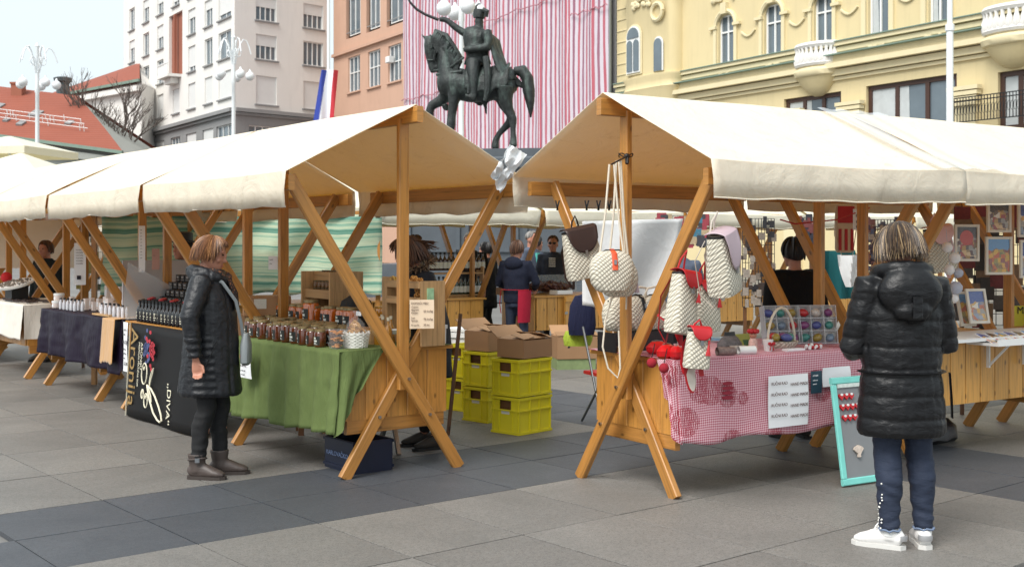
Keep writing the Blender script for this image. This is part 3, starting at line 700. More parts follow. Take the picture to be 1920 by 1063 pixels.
MB().bar((-.5, 0, zt + .1), (.8, 0, zt - .7), .03, .03).build('cord', BLACK, ft); MB().tube([(.85, .2, 0), (.85, .2, zt)], .05, 6).build('pole', LW, ft)
# far market parasols on the left
for px, py, D, wd, hh in ((18, 256, 30, 1.7, .35), (40, 288, 24, 1.6, .5)):
    c = at(px, py, D); t = thing('parasol', 'white market parasol with a flat pale canopy beside the red roof' if px < 30 else 'low white market parasol just above the stall canopies', 'parasol', (c.x, c.y, 0), .6)
    m = MB(); m.rings([(0, 0, c.z - hh - .18, wd, wd), (0, 0, c.z - hh, wd, wd), (0, 0, c.z, .05, .05)], 4, False); m.build('canopy', CANVASF, t); MB().lathe([(.3, 0), (.3, .06), (.04, .1), (.035, c.z)], n=8).build('pole', LW, t)
# ================================================================ equestrian statue
BRONZE = None
def bronze():
    t = NT('bronze_patina'); co = t.coord(); a, b, c = lin((60, 66, 65)), lin((104, 124, 116)), lin((38, 39, 39))
    k = t.mix(t.noise(co, 1.6, 6, .7), a, c); k = t.mix(t.math('MULTIPLY', t.ramp(t.noise(t.coord('Object', (2, 2, .6)), 2.0, 6, .7), [(.5, (0, 0, 0)), (.72, (1, 1, 1))]), .6), k, b)
    t.col(k); t.set(Roughness=.5, Metallic=.35); t.bump(t.noise(co, 7, 6, .7), .6, .06); return t.m
BRONZE = bronze()
SD = 34.0; SK = F / SD
sp0 = at(900, 283, SD)
statue = thing('equestrian_statue', 'dark bronze statue of a rider with raised sabre on a walking horse', 'statue', (sp0.x, sp0.y, 0), R(-8))
def S_(zx, zy, y=0.0):   # zoomed-picture coords of the statue -> local
    return Vector(((750 + zx / 3.544 - 900) / SK, y, sp0.z - (zy / 3.544 - 283) / SK))
k_ = 1 / (3.544 * SK)
hm = MB()
def T(pts, n=14): hm.tube([S_(a, b, y) for a, b, y, r, *q in pts], [((q[0] if q else r * .92) * k_, r * k_) for a, b, y, r, *q in pts], n, up=(0, 1, 0))
T([(250, 545, 0, 70, 62), (300, 545, 0, 112, 92), (380, 555, 0, 130, 105), (470, 575, 0, 125, 108), (570, 570, 0, 122, 110), (660, 545, 0, 112, 112), (730, 545, 0, 98, 100), (775, 540, 0, 62, 66)], 18)
T([(330, 540, 0, 118, 82), (315, 450, 0, 100, 66), (300, 370, 0, 82, 54), (278, 300, 0, 66, 46), (245, 245, 0, 48, 40)])          # neck
T([(205, 240, 0, 46, 38), (195, 290, 0, 58, 44), (195, 340, 0, 50, 40), (202, 395, 0, 36, 32), (212, 440, 0, 33, 30), (222, 478, 0, 26, 25)])   # head
T([(235, 330, 0, 48, 40), (225, 370, 0, 30, 30)])
for y in (-22 * k_, 22 * k_): T([(165, 250, y, 16, 12), (135, 220, y, 6)] if y < 0 else [(195, 235, y, 14, 12), (180, 212, y, 5)], 6)
T([(375, 600, -.27, 66, 48), (365, 690, -.27, 46, 36), (352, 770, -.27, 32, 30), (348, 830, -.27, 36, 32), (342, 920, -.27, 24, 22), (340, 960, -.27, 30, 30), (332, 985, -.27, 38, 36)], 10)   # standing fore leg
T([(300, 620, .27, 66, 48), (245, 665, .27, 46, 38), (190, 690, .27, 34, 32), (178, 720, .27, 32), (190, 800, .27, 22), (182, 830, .27, 28), (170, 850, .27, 32)], 10)   # raised fore leg
T([(710, 590, -.27, 95, 66), (712, 680, -.27, 66, 48), (735, 755, -.27, 38, 32), (762, 800, -.27, 32, 28), (762, 880, -.27, 22), (765, 940, -.27, 26), (760, 985, -.27, 34)], 10)
T([(660, 600, .27, 90, 60), (690, 690, .27, 62, 46), (735, 770, .27, 40, 32), (715, 820, .27, 32, 28), (650, 885, .27, 22), (628, 930, .27, 26), (622, 985, .27, 34)], 10)
T([(290, 690, 0, 30), (310, 735, 0, 16)], 8); T([(565, 690, 0, 18), (575, 765, 0, 8)], 6)
hme = remesh(hm, .05, 3); hme.materials.append(BRONZE); obj('horse', hme, statue)
hm = MB(); T([(760, 480, 0, 30, 30), (815, 475, 0, 45, 42), (850, 530, 0, 50, 42), (858, 610, 0, 50, 42), (868, 690, 0, 36, 30), (872, 790, 0, 8)], 10)
hme = remesh(hm, .05, 2); hme.materials.append(BRONZE); obj('tail', hme, statue)
hm = MB(); rm = random.Random(2)
for i in range(46):   # mane locks
    s = rm.random(); x = 235 + 165 * s; y = 215 + 190 * s ** 1.2; side_ = -(38 + 18 * s) * k_
    hm.tube([S_(x, y, -.1 * rm.random()), S_(x - 10 + rm.uniform(-8, 8), y + 40, side_ * 1.25), S_(x + rm.uniform(-30, 12), y + 85 + 35 * rm.random(), side_ * 1.3)], [.09, .1, .03], 5)
T([(220, 220, 0, 30, 36), (300, 240, 0, 34, 26), (350, 310, 0, 34, 22), (400, 390, 0, 30, 20)], 8)
hm.build('mane', BRONZE, statue, True)
hm = MB()   # rider
T([(515, 430, 0, 82, 95), (515, 370, 0, 66, 76), (510, 310, 0, 72, 86), (512, 250, 0, 74, 98), (520, 205, 0, 58, 92), (528, 185, 0, 28, 34)], 16)
T([(530, 190, 0, 28, 26), (526, 150, 0, 32, 28), (526, 118, 0, 33, 30)], 12); T([(505, 140, 0, 9), (497, 150, 0, 8)], 6)
T([(490, 215, .3, 38), (410, 205, .3, 30), (350, 165, .28, 26), (300, 122, .26, 22), (270, 112, .25, 22), (245, 113, .25, 18)], 10)     # raised arm
T([(585, 230, -.36, 44), (606, 290, -.42, 37), (600, 335, -.46, 34), (530, 340, -.44, 30), (460, 342, -.36, 24), (440, 345, -.32, 24)], 10)
for y in (-1, 1):
    T([(500, 430, y * .3, 62, 55), (505, 500, y * .5, 46, 42), (512, 560, y * .55, 36), (510, 620, y * .55, 28), (512, 660, y * .55, 26), (510, 690, y * .55, 20)], 10); T([(520, 672, y * .55, 24), (490, 660, y * .57, 20), (455, 650, y * .6, 14)], 8)
hme = remesh(hm, .04, 3); hme.materials.append(BRONZE); rider = obj('rider', hme, statue)
hm = MB(); T([(525, 122, 0, 40, 40), (528, 90, 0, 44, 44), (530, 68, 0, 40, 40)], 12); T([(560, 80, -.2, 22), (585, 90, -.22, 20), (578, 125, -.2, 16)], 8); T([(505, 70, 0, 10), (505, 45, 0, 8), (520, 28, 0, 6), (535, 30, 0, 5)], 6); hm.build('fur_cap', BRONZE, rider, True)
hm = MB()
def cloak(u, v): a = S_(600 + 40 * u + 30 * v, 235 + v * 330 + 25 * u, -.42 + u * .84); return a + Vector((.12 * math.sin(u * 14) * v + .9 * v * v * (.3 + .5 * math.sin(u * 3.1)), 0, .1 * math.sin(u * 9) * v))
hm.grid(cloak, 20, 14)
hm.grid(lambda u, v: S_(450 + u * 290, 440 + 25 * math.sin(u * 3) + v * (170 - 60 * max(0, u - .5)), -(.12 + .4 * math.sin(min(1, v * 1.6) * 1.45)) + 0) + Vector((0, 0, .05 * math.sin(u * 20))), 20, 10)
hm.grid(lambda u, v: S_(450 + u * 290, 440 + 25 * math.sin(u * 3) + v * 150, (.12 + .4 * math.sin(min(1, v * 1.6) * 1.45))), 12, 6)
cl = hm.mesh('cloak_and_saddle_cloth', BRONZE, True); cl_o = obj('saddle_cloth', cl, statue); md = cl_o.modifiers.new('s', 'SOLIDIFY'); md.thickness = .06
hm = MB(); hm.tube([S_(238, 115, .25), S_(150, 78, .25), S_(90, 42, .25), S_(50, 0, .25), S_(20, -45, .25)], [.05, .045, .045, .04, .02], 6); hm.build('sabre', BLACK, rider, True)
hm = MB(); hm.tube([S_(590, 400, -.5), S_(604, 500, -.6), S_(605, 610, -.62), S_(588, 690, -.6)], [.1, .1, .09, .06], 8); hm.build('scabbard', BRONZE, rider, True)
hm = MB(); hm.tube([S_(185, 400, -.14), S_(228, 400, -.17), S_(245, 300, -.21)], .04, 6)
hm.tube([S_(225, 470, -.13), S_(330, 470, -.36), S_(440, 395, -.4)], .035, 6); hm.tube([S_(250, 500, -.25), S_(330, 500, -.4), S_(430, 490, -.47)], .05, 6); hm.tube([S_(480, 470, -.5), S_(478, 640, -.62)], .04, 6); hm.build('bridle', BRONZE, statue, True)
STONEP = M('pedestal_granite', (78, 84, 90), .45, .25, 3, .1, 30)
pd = thing('statue_pedestal', 'dark grey granite pedestal with framed panels under the bronze statue', 'pedestal', (sp0.x + .55, sp0.y, 0), R(-8))
m = MB(); zt = sp0.z
m.box((0, 0, .25), (7.6, 5.2, .5)); m.box((0, 0, .75), (6.4, 4.2, .5)); m.box((0, 0, (1 + zt - .6) / 2), (5.0, 2.7, zt - 1.6)); m.box((0, 0, zt - .45), (5.4, 3.1, .35), ch=.05); m.box((0, 0, zt - .16), (5.1, 2.8, .23)); m.build('block', STONEP, pd)
for x in (-1.65, 0, 1.65):
    fo = MB()
    for dx in (-.7, .7): fo.box((x + dx, -1.37, 2.2), (.12, .1, 1.6))
    for dz in (-.8, .8): fo.box((x, -1.372, 2.2 + dz), (1.3, .1, .12))
    fo.build('panel_frame', STONEP, pd)
# ================================================================ market stalls
AL = math.atan2(math.cos(R(38)), -math.sin(R(38))); AR = R(32.5)
PITCH = 2.47; XL = 1.8
def fmat(o, ang): m = Matrix.Rotation(ang, 4, 'Z'); m.translation = Vector(o); return m
LM = fmat((-.76, 8.17, 0), AL)                 # left row, front = +y
RM = fmat((.745, 7.68, 0), AR)                 # right row, front = -y
CM = fmat((0, 16.5, 0), AR)                    # back row, its working side = -y
def Lp(s, y, z=0.0): return LM @ Vector((s, y, z))
def Rp(s, y, z=0.0): return RM @ Vector((s, y, z))
def Cp(s, y, z=0.0): return CM @ Vector((s, y, z))
_pm = {}
def pmesh(key, fn):
    if key not in _pm: _pm[key] = fn()
    return _pm[key]
def stall(label, M4, s0, f, group, wood=WOODP, skip_front=False):
    o = M4 @ Vector((s0, 0, 0)); ang = M4.to_euler().z
    t = thing('market_stall', label, 'market stall', o, ang, group)
    for e, s in ((0, 0.0), (1, XL)):
        sg = 1 if e == 0 else -1
        def legm(sgn, ds): return lambda: MB().bar((ds, -sgn * .44, .0), (ds, sgn * .9, 2.02), .085, .045, (1, 0, 0), .006).mesh('leg', WOOD)
        for sgn, ds in ((f, -.05), (-f, .05)):
            l = obj('leg', pmesh(('leg', sgn, ds * sg), legm(sgn, ds * sg)), t, (s, 0, 0))
            for z in (.66, .4):
                y = -sgn * .44 + sgn * 1.34 * z / 2.02
                obj('bolt', pmesh('bolt', lambda: MB().tube([(-.012, 0, 0), (.012, 0, 0)], .011, 8).mesh('bolt', STEEL)), l, (ds * sg - .024 * sg, y, z))
        obj('post', pmesh('post', lambda: MB().bar((0, 0, .58), (0, 0, 2.46), .08, .045, (1, 0, 0), .005).mesh('post', WOOD)), t, (s, 0, 0))
        obj('crosspiece', pmesh('cross', lambda: MB().bar((0, -.4, .345), (0, .4, .345), .04, .11, None, .004).mesh('crosspiece', WOOD)), t, (s + .1 * sg, 0, 0))
    obj('ridge_beam', pmesh('ridge', lambda: MB().bar((-.22, 0, 2.475), (XL + .22, 0, 2.475), .05, .11, None, .005).mesh('ridge_beam', WOOD)), t)
    for y in (-.93, .93): obj('eave_beam', pmesh('eave', lambda: MB().bar((-.14, 0, 1.985), (XL + .14, 0, 1.985), .045, .1, None, .005).mesh('eave_beam', WOOD)), t, (0, y, 0))
    # counter: boards round a box, three top boards, floor board
    n = 5
    for s in (.085, XL - .085):
        for i in range(n):
            o_ = obj('plank', pmesh(('pe', wood.name), lambda: MB().bar((0, 0, .385), (0, 0, .835), .166, .02, (1, 0, 0), .004).mesh('plank', wood)), t, (s, (i - 2) * .17, 0))
    nn = 9
    for y in (-.43, .43):
        if skip_front and y * f > 0: continue
        for i in range(nn): obj('plank', pmesh(('ps', wood.name), lambda: MB().bar((0, 0, .385), (0, 0, .835), .17, .02, (0, 1, 0), .004).mesh('plank', wood)), t, (.1 + .0875 + i * .178, y, 0))
    for i in range(3): obj('top_board', pmesh(('tb', wood.name), lambda: MB().bar((.05, 0, .85), (XL - .05, 0, .85), .305, .024, None, .004).mesh('top_board', wood)), t, (0, (i - 1) * .31, 0))
    obj('floor_board', pmesh('fb', lambda: MB().box((XL / 2, 0, .4), (XL - .2, .8, .02)).mesh('floor_board', WOODD)), t)
    return t
def canopy(t, x0, x1, half_f, half_b, f, seed, mat=CANVAS, zr=2.545, ze=2.055, val=.225, dz=0.0, ragged=.02):
    rr = random.Random(seed); off = Vector((rr.random() * 50, rr.random() * 50, 0))
    prof = []     # (y, z, kind)
    nb = 12
    prof.append((half_f * f * 1.004, ze - val, 2)); prof.append((half_f * f * 1.012, ze - val * .5, 1)); prof.append((half_f * f, ze, 0))
    for i in range(1, nb): q = 1 - i / nb; prof.append((half_f * f * q, zr + (ze - zr) * q, 3))
    prof.append((0, zr, 4))
    for i in range(1, nb): q = i / nb; prof.append((-half_b * f * q, zr + (ze - zr) * q, 3))
    prof.append((-half_b * f, ze, 0)); prof.append((-half_b * f * 1.012, ze - val * .5, 1)); prof.append((-half_b * f * 1.004, ze - val, 2))
    nu = 36; k = len(prof)
    def fn(u, v):
        i = round(v * (k - 1)); y, z, kd = prof[i]; x = x0 + (x1 - x0) * u
        nz = mnoise.noise(Vector((x * 1.3, y * 1.3, 0)) + off); n2 = mnoise.noise(Vector((x * 4, y * 1.2, 3)) + off)
        edge = math.sin(math.pi * u)
        if kd == 3: q = abs(y) / 1.0; z += -.05 * math.sin(math.pi * min(1, q)) * edge ** .5 + .018 * nz + .008 * n2
        elif kd == 4: z += .006 * nz
        elif kd == 0: z += .012 * nz - .012 * edge; y *= 1 + .008 * nz
        else:
            a = (1 if kd == 1 else 1.8); y += math.copysign(1, y) * (.012 * a * n2 + .01 * a * mnoise.noise(Vector((x * 7, 9, 2)) + off)); z += ragged * (nz * .8 + n2 * .5) * (kd - .4)
            x += (.5 - u) * .02 * a + .012 * n2
        return (x, y, z + dz)
    m = MB(); m.grid(fn, nu, k - 1); o = m.build('canopy', mat, t, True, 38)
    sd = o.modifiers.new('s', 'SOLIDIFY'); sd.thickness = .004
    # hems: a doubled strip sewn along both free valance edges
    for i, sgn in ((0, 1), (k - 1, 1)):
        h = MB(); h.tube([Vector(fn(q / nu, i / (k - 1))) + Vector((0, 0, .004)) for q in range(nu + 1)], .005, 5); h.build('hem', mat, o, True)
    return o
GL = 'stalls of the left row'; GR = 'stalls of the right row'; GC = 'stalls of the back row'
L1 = stall('pine stall with cream canopy, green cloth and rows of honey jars', LM, 0, 1, GL); canopy(L1, -.17, 2.28, .985, .985, 1, 1)
L2 = stall('pine stall with cream canopy and black berry juice banner', LM, PITCH, 1, GL); canopy(L2, -.13, 2.28, .985, .985, 1, 2)
L3 = stall('pine stall with cream canopy and dark purple satin cloth', LM, 2 * PITCH, 1, GL); canopy(L3, -.13, 2.28, .985, .985, 1, 3)
L4 = stall('pine stall with cream canopy and short white cloth beside the purple one', LM, 3 * PITCH, 1, GL); canopy(L4, -.13, 2.3, .985, .985, 1, 4)
L5 = stall('pine stall with pale canopy at the far end of the left row', LM, 4 * PITCH, 1, GL); canopy(L5, -.13, 2.3, .985, .985, 1, 14)
PR = 2.27
R1 = stall('pine stall with cream canopy, red gingham cloth and woven bags', RM, 0, -1, GR); canopy(R1, -.19, 2.1, 1.03, 1.08, -1, 5, dz=.025)
R2 = stall('pine stall with cream canopy showing framed city prints', RM, PR, -1, GR, WOODR); canopy(R2, -.19, 2.2, 1.03, 1.05, -1, 6, dz=.03)
R3 = stall('pine stall with cream canopy following the framed prints stall', RM, 2 * PR + .1, -1, GR, WOODR); canopy(R3, -.13, 2.25, 1.03, 1.05, -1, 7, dz=.03)
CS = [-4.75, -2.45, .02, 2.5, 5.0, 7.5]
CLAB = ['a green striped cloth beside it', 'bottles of spirits', 'cured meats', 'white side sheet', 'wire display racks', 'hanging souvenirs']
CST = []
for i, s in enumerate(CS):
    t = stall('pale canopied pine stall of the back row with ' + CLAB[i], CM, s, -1, GC, WOODR); canopy(t, -.13, 2.28, .99, .99, -1, 20 + i, CANVASF, dz=-.03, val=.2); CST.append(t)
# clear plastic rain sheet over the joint of the two right canopies
m = MB(); m.grid(lambda u, v: (1.78 + u * .75 + .03 * math.sin(v * 5) + .05 * v, -(1.05 * v), 2.592 - .494 * v + .006 * math.sin(u * 23 + v * 3) - .02 * math.sin(v * 3.14)), 24, 16)
pl = m.build('plastic_sheet', MILKY, None, True, label='milky plastic sheet laid over the joint of two right canopies', cat='plastic sheet'); pl.matrix_world = RM
# white plastic bag bundled at the inner corner
m = MB(); q = at(948, 320, 8.3); QA, QB, QC, QD = [at(x, y, D) - q for x, y, D in ((956, 270, 8.28), (988, 290, 8.36), (938, 362, 8.3), (922, 330, 8.22))]
m.grid(lambda u, v: (QA.lerp(QB, u)).lerp(QD.lerp(QC, u), v) + Vector((.012 * mnoise.noise(Vector((u * 5, v * 6, 1))), .05 * mnoise.noise(Vector((u * 4, v * 5, 3))), .012 * mnoise.noise(Vector((u * 6, v * 4, 7))))) * (1 + 1.5 * v), 16, 20)
pb = m.build('plastic_bag', M('white_thin_plastic', (226, 228, 230), .6, .05, 6, .4, 20), None, True, label='crumpled white plastic sheet tied between the two front canopies', cat='plastic bag'); pb.location = q

MB().box((-.42, .02, .85), (.9, .86, .024)).build('bridge_board', WOODP, L3)
# ---------------------------------------------------------------- cloths
def cloth_mat(name, rgb, rough=.75, wr=.5, sheen=0.0):
    t = NT(name); c = lin(rgb); co = t.coord(); k = t.mix(t.noise(co, 3, 5), scl(c, .78), scl(c, 1.15)); t.col(k); t.set(Roughness=rough, Sheen_Weight=sheen, Specular_IOR_Level=.25)
    b = t.bump(t.noise(t.coord('Object', (9, 9, 2)), 1.5, 6, .6, 1.0), wr, .02); t.bump(t.noise(co, 500, 2), .15, .001, b); return t.m
def drape(name, label, M4, s0, s1, f, mat, drop, amp=.025, folds=9, seed=1, inner=.1, wrap=0.0, skew=0.0, cat='tablecloth', zt=.868, yf=.475, ph=0.0, nu=70):
    off = Vector((seed * 3.3, seed, 0)); m = MB()
    def fn(u, v):
        s = s0 + (s1 - s0) * u
        if v < .25: q = v / .25; return (s, f * (inner + (yf - inner) * q), zt + .002 * mnoise.noise(Vector((s * 9, v * 9, 0)) + off))
        q = (v - .25) / .75; w_ = math.sin(u * folds * 6.283 + 2.2 * mnoise.noise(Vector((u * 3, q, 0)) + off) + ph)
        y = yf + .012 + .3 * amp * mnoise.noise(Vector((u * 26, q * 7, 1)) + off) * min(1, q * 6) + amp * q ** .8 * (w_ + .8 * mnoise.noise(Vector((u * 9, q * 1.5, 4)) + off)) + .03 * q
        d = drop + skew * (u - .5) + .03 * mnoise.noise(Vector((u * 5, 2, 7)) + off)
        return (s + amp * .5 * q * w_, f * y, zt - .004 - d * q)
    m.grid(fn, nu, 28); o = m.build(name, mat, None, True, None, label=label, cat=cat); o.matrix_world = M4; sd = o.modifiers.new('s', 'SOLIDIFY'); sd.thickness = .003
    if wrap:   # bunched corner falling past the near end
        e = MB()
        def g2(u, v):
            q = v; s = s0 + .02 * (1 - u) - .03 * math.sin(u * 6) * q - .03 * min(1, u * 6); y = yf + .03 * q * (1 - u) - wrap * (1 - q * .55) * u
            zz = zt - (drop + .0) * q * (1 - .55 * u) - .0
            return (s + .02 * math.sin(u * 14 + q * 3) * q, f * (y + .012), zz)
        e.grid(g2, 16, 16); w_ = e.build('corner_fold', mat, o, True, None)
    return o
GREEN = cloth_mat('green_cloth', (98, 113, 66), .85, .9)
drape('green_tablecloth', 'wrinkled green cotton cloth hanging over the honey stall counter', LM, .03, 1.74, 1, GREEN, .58, .03, 8, 1, -.43, .34, .04)
PURP = cloth_mat('purple_satin', (24, 13, 34), .5, .5, .0)
drape('purple_tablecloth', 'dark purple satin cloth hanging unevenly over the cosmetics counter', LM, 4.14, 6.72, 1, PURP, .5, .035, 4, 2, -.3, .3, -.02)
drape('gold_runner', 'golden satin strip hanging over the purple cloth', LM, 4.16, 4.5, 1, cloth_mat('gold_satin', (196, 150, 96), .35, .4, .3), .42, .004, 1, 3, -.2, 0, 0, zt=.878, yf=.545, cat='cloth runner', nu=20)
drape('white_tablecloth', 'short off-white cloth on the jewellery counter', LM, 3 * PITCH + .02, 3 * PITCH + 1.8, 1, cloth_mat('white_cloth', (222, 216, 206), .8, .4), .4, .008, 3, 4, -.3)
ed = MB(); ed.grid(lambda u, v: (3 * PITCH + .0 + .012 * math.sin(u * 7) * v - .012 * v, .485 - .36 * u, .869 - .4 * v), 12, 10); ed.build('end_drop', bpy.data.materials['white_cloth'], bpy.data.objects['white_tablecloth'], True)
def gingham():
    t = NT('red_gingham'); co = t.coord('Object'); sp = t.n('ShaderNodeSeparateXYZ'); t.l(co, sp.inputs[0])
    vert = t.math('ADD', sp.outputs[2], sp.outputs[1]); n = 62.0
    a = t.math('LESS_THAN', t.math('FRACT', t.math('MULTIPLY', sp.outputs[0], n)), .5); b = t.math('LESS_THAN', t.math('FRACT', t.math('MULTIPLY', vert, n)), .5)
    s = t.math('MULTIPLY', t.math('ADD', a, b), .5); k = t.mix(s, lin((222, 190, 198)), lin((164, 46, 70)))
    vo = t.n('ShaderNodeTexVoronoi', Scale=4.3, feature='F1'); t.l(t.coord('Object', (1, .2, 1.1)), vo.inputs[0])
    blob = t.math('LESS_THAN', vo.outputs['Distance'], .44); wn = t.n('ShaderNodeTexWave', Scale=22, Distortion=7.0); wn.inputs['Detail'].default_value = 4; t.l(co, wn.inputs[0])
    ln_ = t.math('GREATER_THAN', wn.outputs[1], .5); pick = t.math('GREATER_THAN', t.n('ShaderNodeSeparateColor').outputs[0], -1)
    sc = t.n('ShaderNodeSeparateColor'); t.l(vo.outputs['Color'], sc.inputs[0]); pk = t.math('GREATER_THAN', sc.outputs[0], .2)
    k = t.mix(t.math('MULTIPLY', t.math('MULTIPLY', blob, ln_), t.math('MULTIPLY', pk, .9)), k, lin((140, 30, 46)))
    t.col(k); t.set(Roughness=.8); t.bump(t.noise(t.coord('Object', (6, 6, 2)), 1.5, 5), .35, .02); return t.m
GING = gingham()
gc = drape('gingham_tablecloth', 'red and white gingham cloth with printed motifs on the bag stall', RM, .02, 1.86, -1, GING, .52, .01, 3, 6, -.45, .16, .02, yf=.472)
# printed jam-jar motifs on the gingham
DRED = M('dark_red_print', (140, 34, 52), .8, .1)
for s, z in ((.42, .66), (1.45, .68), (1.62, .47)):
    for k in range(4):
        m = MB(); m.prism([(.05 * math.cos(a * .3927) * (1 - .1 * (k % 2)), .013 * math.sin(a * .3927)) for a in range(16)], .002); o = m.build('print_motif', DRED, gc); o.matrix_world = RM @ basis((s, -.512, z + .03 * (k - 1.5)), (1, 0, 0), (0, 0, 1))
# striped awning cloth hung on the back row
def awn():
    t = NT('green_striped_cloth'); tc = t.n('ShaderNodeTexCoord'); sp = t.n('ShaderNodeSeparateXYZ'); t.l(tc.outputs['Object'], sp.inputs[0])
    wob = t.math('MULTIPLY', t.noise(t.coord('Object', (1, 1, .5)), .9, 3), .12); z = t.math('ADD', sp.outputs[2], wob)
    nz = t.n('ShaderNodeTexNoise', noise_dimensions='1D', Scale=7.0, Detail=5.0, Roughness=.75); t.l(z, nz.inputs['W'])
    k = t.ramp(nz.outputs[0], [(.33, lin((88, 150, 130))), (.43, lin((150, 196, 176))), (.5, lin((206, 222, 196))), (.56, lin((226, 232, 206))), (.66, lin((130, 182, 164)))])
    t.col(k); t.set(Roughness=.7); t.bump(t.noise(t.coord('Object', (1, 1, 2)), 2.2, 5), .6, .05)
    tl = t.n('ShaderNodeBsdfTranslucent'); t.l(k, tl.inputs[0]); mx = t.n('ShaderNodeMixShader'); mx.inputs[0].default_value = .45
    t.l(t.b.outputs[0], mx.inputs[1]); t.l(tl.outputs[0], mx.inputs[2]); t.l(mx.outputs[0], t.o.inputs[0]); return t.m
AW = awn()
m = MB(); a0, a1 = at(190, 420, 13.2), at(716, 420, 13.4)
m.grid(lambda u, v: Vector((a0.x + (a1.x - a0.x) * u, a0.y + (a1.y - a0.y) * u + .05 * math.sin(u * 25 + v * 4) + .04 * mnoise.noise(Vector((u * 12, v * 3, 0))), 1.9 - v * .88 - .02 * math.sin(u * 40))), 60, 20)
o = m.build('striped_awning', AW, None, True, label='green and white striped cloth hung up behind the honey stall', cat='awning'); sd = o.modifiers.new('s', 'SOLIDIFY'); sd.thickness = .004
m = MB(); m.bar(a0 + Vector((-.3, 0, 1.93 - a0.z)), a1 + Vector((.1, 0, 1.93 - a1.z)), .05, .06)
for q in (a0 + Vector((-.1, .06, 0)), (a0 + a1) / 2 + Vector((0, .1, 0)), a1 + Vector((-.05, .06, 0))): m.bar((q.x, q.y, 0), (q.x, q.y, 1.96), .06, .05)
m.build('awning_rail', WOOD, o)
# white sheet hung at the left end of the bag stall
m = MB(); q0, q1 = at(1092, 415, 10.2), at(1282, 410, 10.8)
m.grid(lambda u, v: q0 + (q1 - q0) * (u * (1 - .18 * v)) + Vector((0, .05 * math.sin(u * 8 + v * 3), -v * (.8 - .16 * abs(u - .45)) - .0)), 20, 20)
o = m.build('white_sheet', TARP, None, True, label='white fabric sheet hung up behind the woven shoulder bags', cat='sheet'); sd = o.modifiers.new('s', 'SOLIDIFY'); sd.thickness = .003
# translucent sheet between purple and black stalls, white board behind the black boxes
m = MB(); m.box((0, 0, .28), (.02, .78, .56)); o = m.build('display_board', M('pale_grey_board', (176, 174, 176), .5, .05), None, label='plain pale grey board standing behind the stacked black boxes', cat='board'); o.location = Lp(2 * PITCH - .46, -.02, .866); o.rotation_euler = (0, 0, AL)
m = MB(); m.grid(lambda u, v: (.0 + .05 * math.sin(v * 5), .46 - .9 * u * (1 - .5 * v), .87 + .55 * v - .25 * u * v), 10, 10); o = m.build('clear_side_sheet', MILKY, None, True, label='milky plastic side sheet between the purple and black stalls', cat='plastic sheet'); o.matrix_world = LM @ Matrix.Translation((4.14, 0, 0))

# ---------------------------------------------------------------- black banner
GOLD = M('gold_print', (176, 142, 84), .35, .15, metal=.4); CREAM = M('cream_print', (226, 220, 196), .6, .05)
bn = thing('black_banner', 'black vinyl banner with gold sideways lettering and outlined berries', 'banner'); bn.matrix_world = LM @ Matrix.Translation((3.83, .5, .86)) @ Matrix.Rotation(R(180), 4, 'Z')
# local x runs towards the near end, +x to the right as seen, -y outward, z down from the table
BW, BH = 1.66, .85
m = MB(); m.grid(lambda u, v: (u * BW, -.012 - .05 * v - .012 * math.sin(u * 11) * v, -v * BH), 24, 10); so_ = m.build('sheet', M('black_vinyl', (20, 19, 20), .6, .2, 3, .3, 6, spec=.25), bn, True); sd = so_.modifiers.new('s', 'SOLIDIFY'); sd.thickness = .003
def bm(x, z): return basis((x, -.036 - .05 * (-z / BH), z), (0, -.06, -1), (1, 0, 0))     # sideways text reads downwards
text('Aronija', .245, bm(.07, -.04), GOLD, bn, sx=.98); text('OPG OBITELJI', .035, bm(.035, -.3), GOLD, bn); text('PREMIUM MATIČNI SOK', .042, bm(.27, -.16), CREAM, bn, sx=.9); text('ARONIJU', .06, bm(.325, -.16), CREAM, bn)
text('„DIVA“', .115, bm(.99, -.46), CREAM, bn)
def bl(pts, w_=.012, mat=CREAM, name='berry_outline'):
    MB().tube([Vector((x, -.036 - .05 * (-z * 1.25 / BH), z * 1.25)) for x, z in pts], w_ * .5, 6).build(name, mat, bn)
for cx, cz, r_ in ((.44, -.345, .075), (.42, -.49, .032), (.51, -.53, .05)): bl([(cx + r_ * .85 * math.cos(a * .4189), cz + r_ * math.sin(a * .4189)) for a in range(16)]); bl([(cx - .012 + .01 * math.cos(a * 1.26), cz + r_ * .5 + .012 * math.sin(a * 1.26)) for a in range(6)], .01)
bl([(.58, -.42), (.60, -.38), (.635, -.33), (.65, -.29), (.62, -.31), (.59, -.35), (.575, -.39), (.58, -.42)]); bl([(.52, -.42), (.62, -.44), (.72, -.485), (.82, -.55), (.88, -.6), (.9, -.635), (.86, -.65), (.80, -.64), (.70, -.6), (.60, -.52), (.55, -.46), (.52, -.42)], .016); bl([(.52, -.42), (.58, -.45), (.62, -.49), (.64, -.53)], .012)
RB = random.Random(4); m = MB(); m2 = MB()
for i in range(30):
    x, z = .46 + RB.gauss(0, .045), -.2 + RB.gauss(0, .07); m.prism([(.02 * math.cos(a * .7854), .02 * math.sin(a * .7854)) for a in range(8)], .002, basis((x, -.05, z), (1, 0, 0), (0, 0, 1)))
for i in range(24):
    x, z = .60 + RB.gauss(0, .05), -.22 + RB.gauss(0, .065); a0_ = RB.random() * 6; m2.prism([(.026 * math.cos(a * 1.2566 + a0_), .02 * math.sin(a * 1.2566 + a0_)) for a in range(5)], .003, basis((x, -.052, z), (1, 0, 0), (0, 0, 1)))
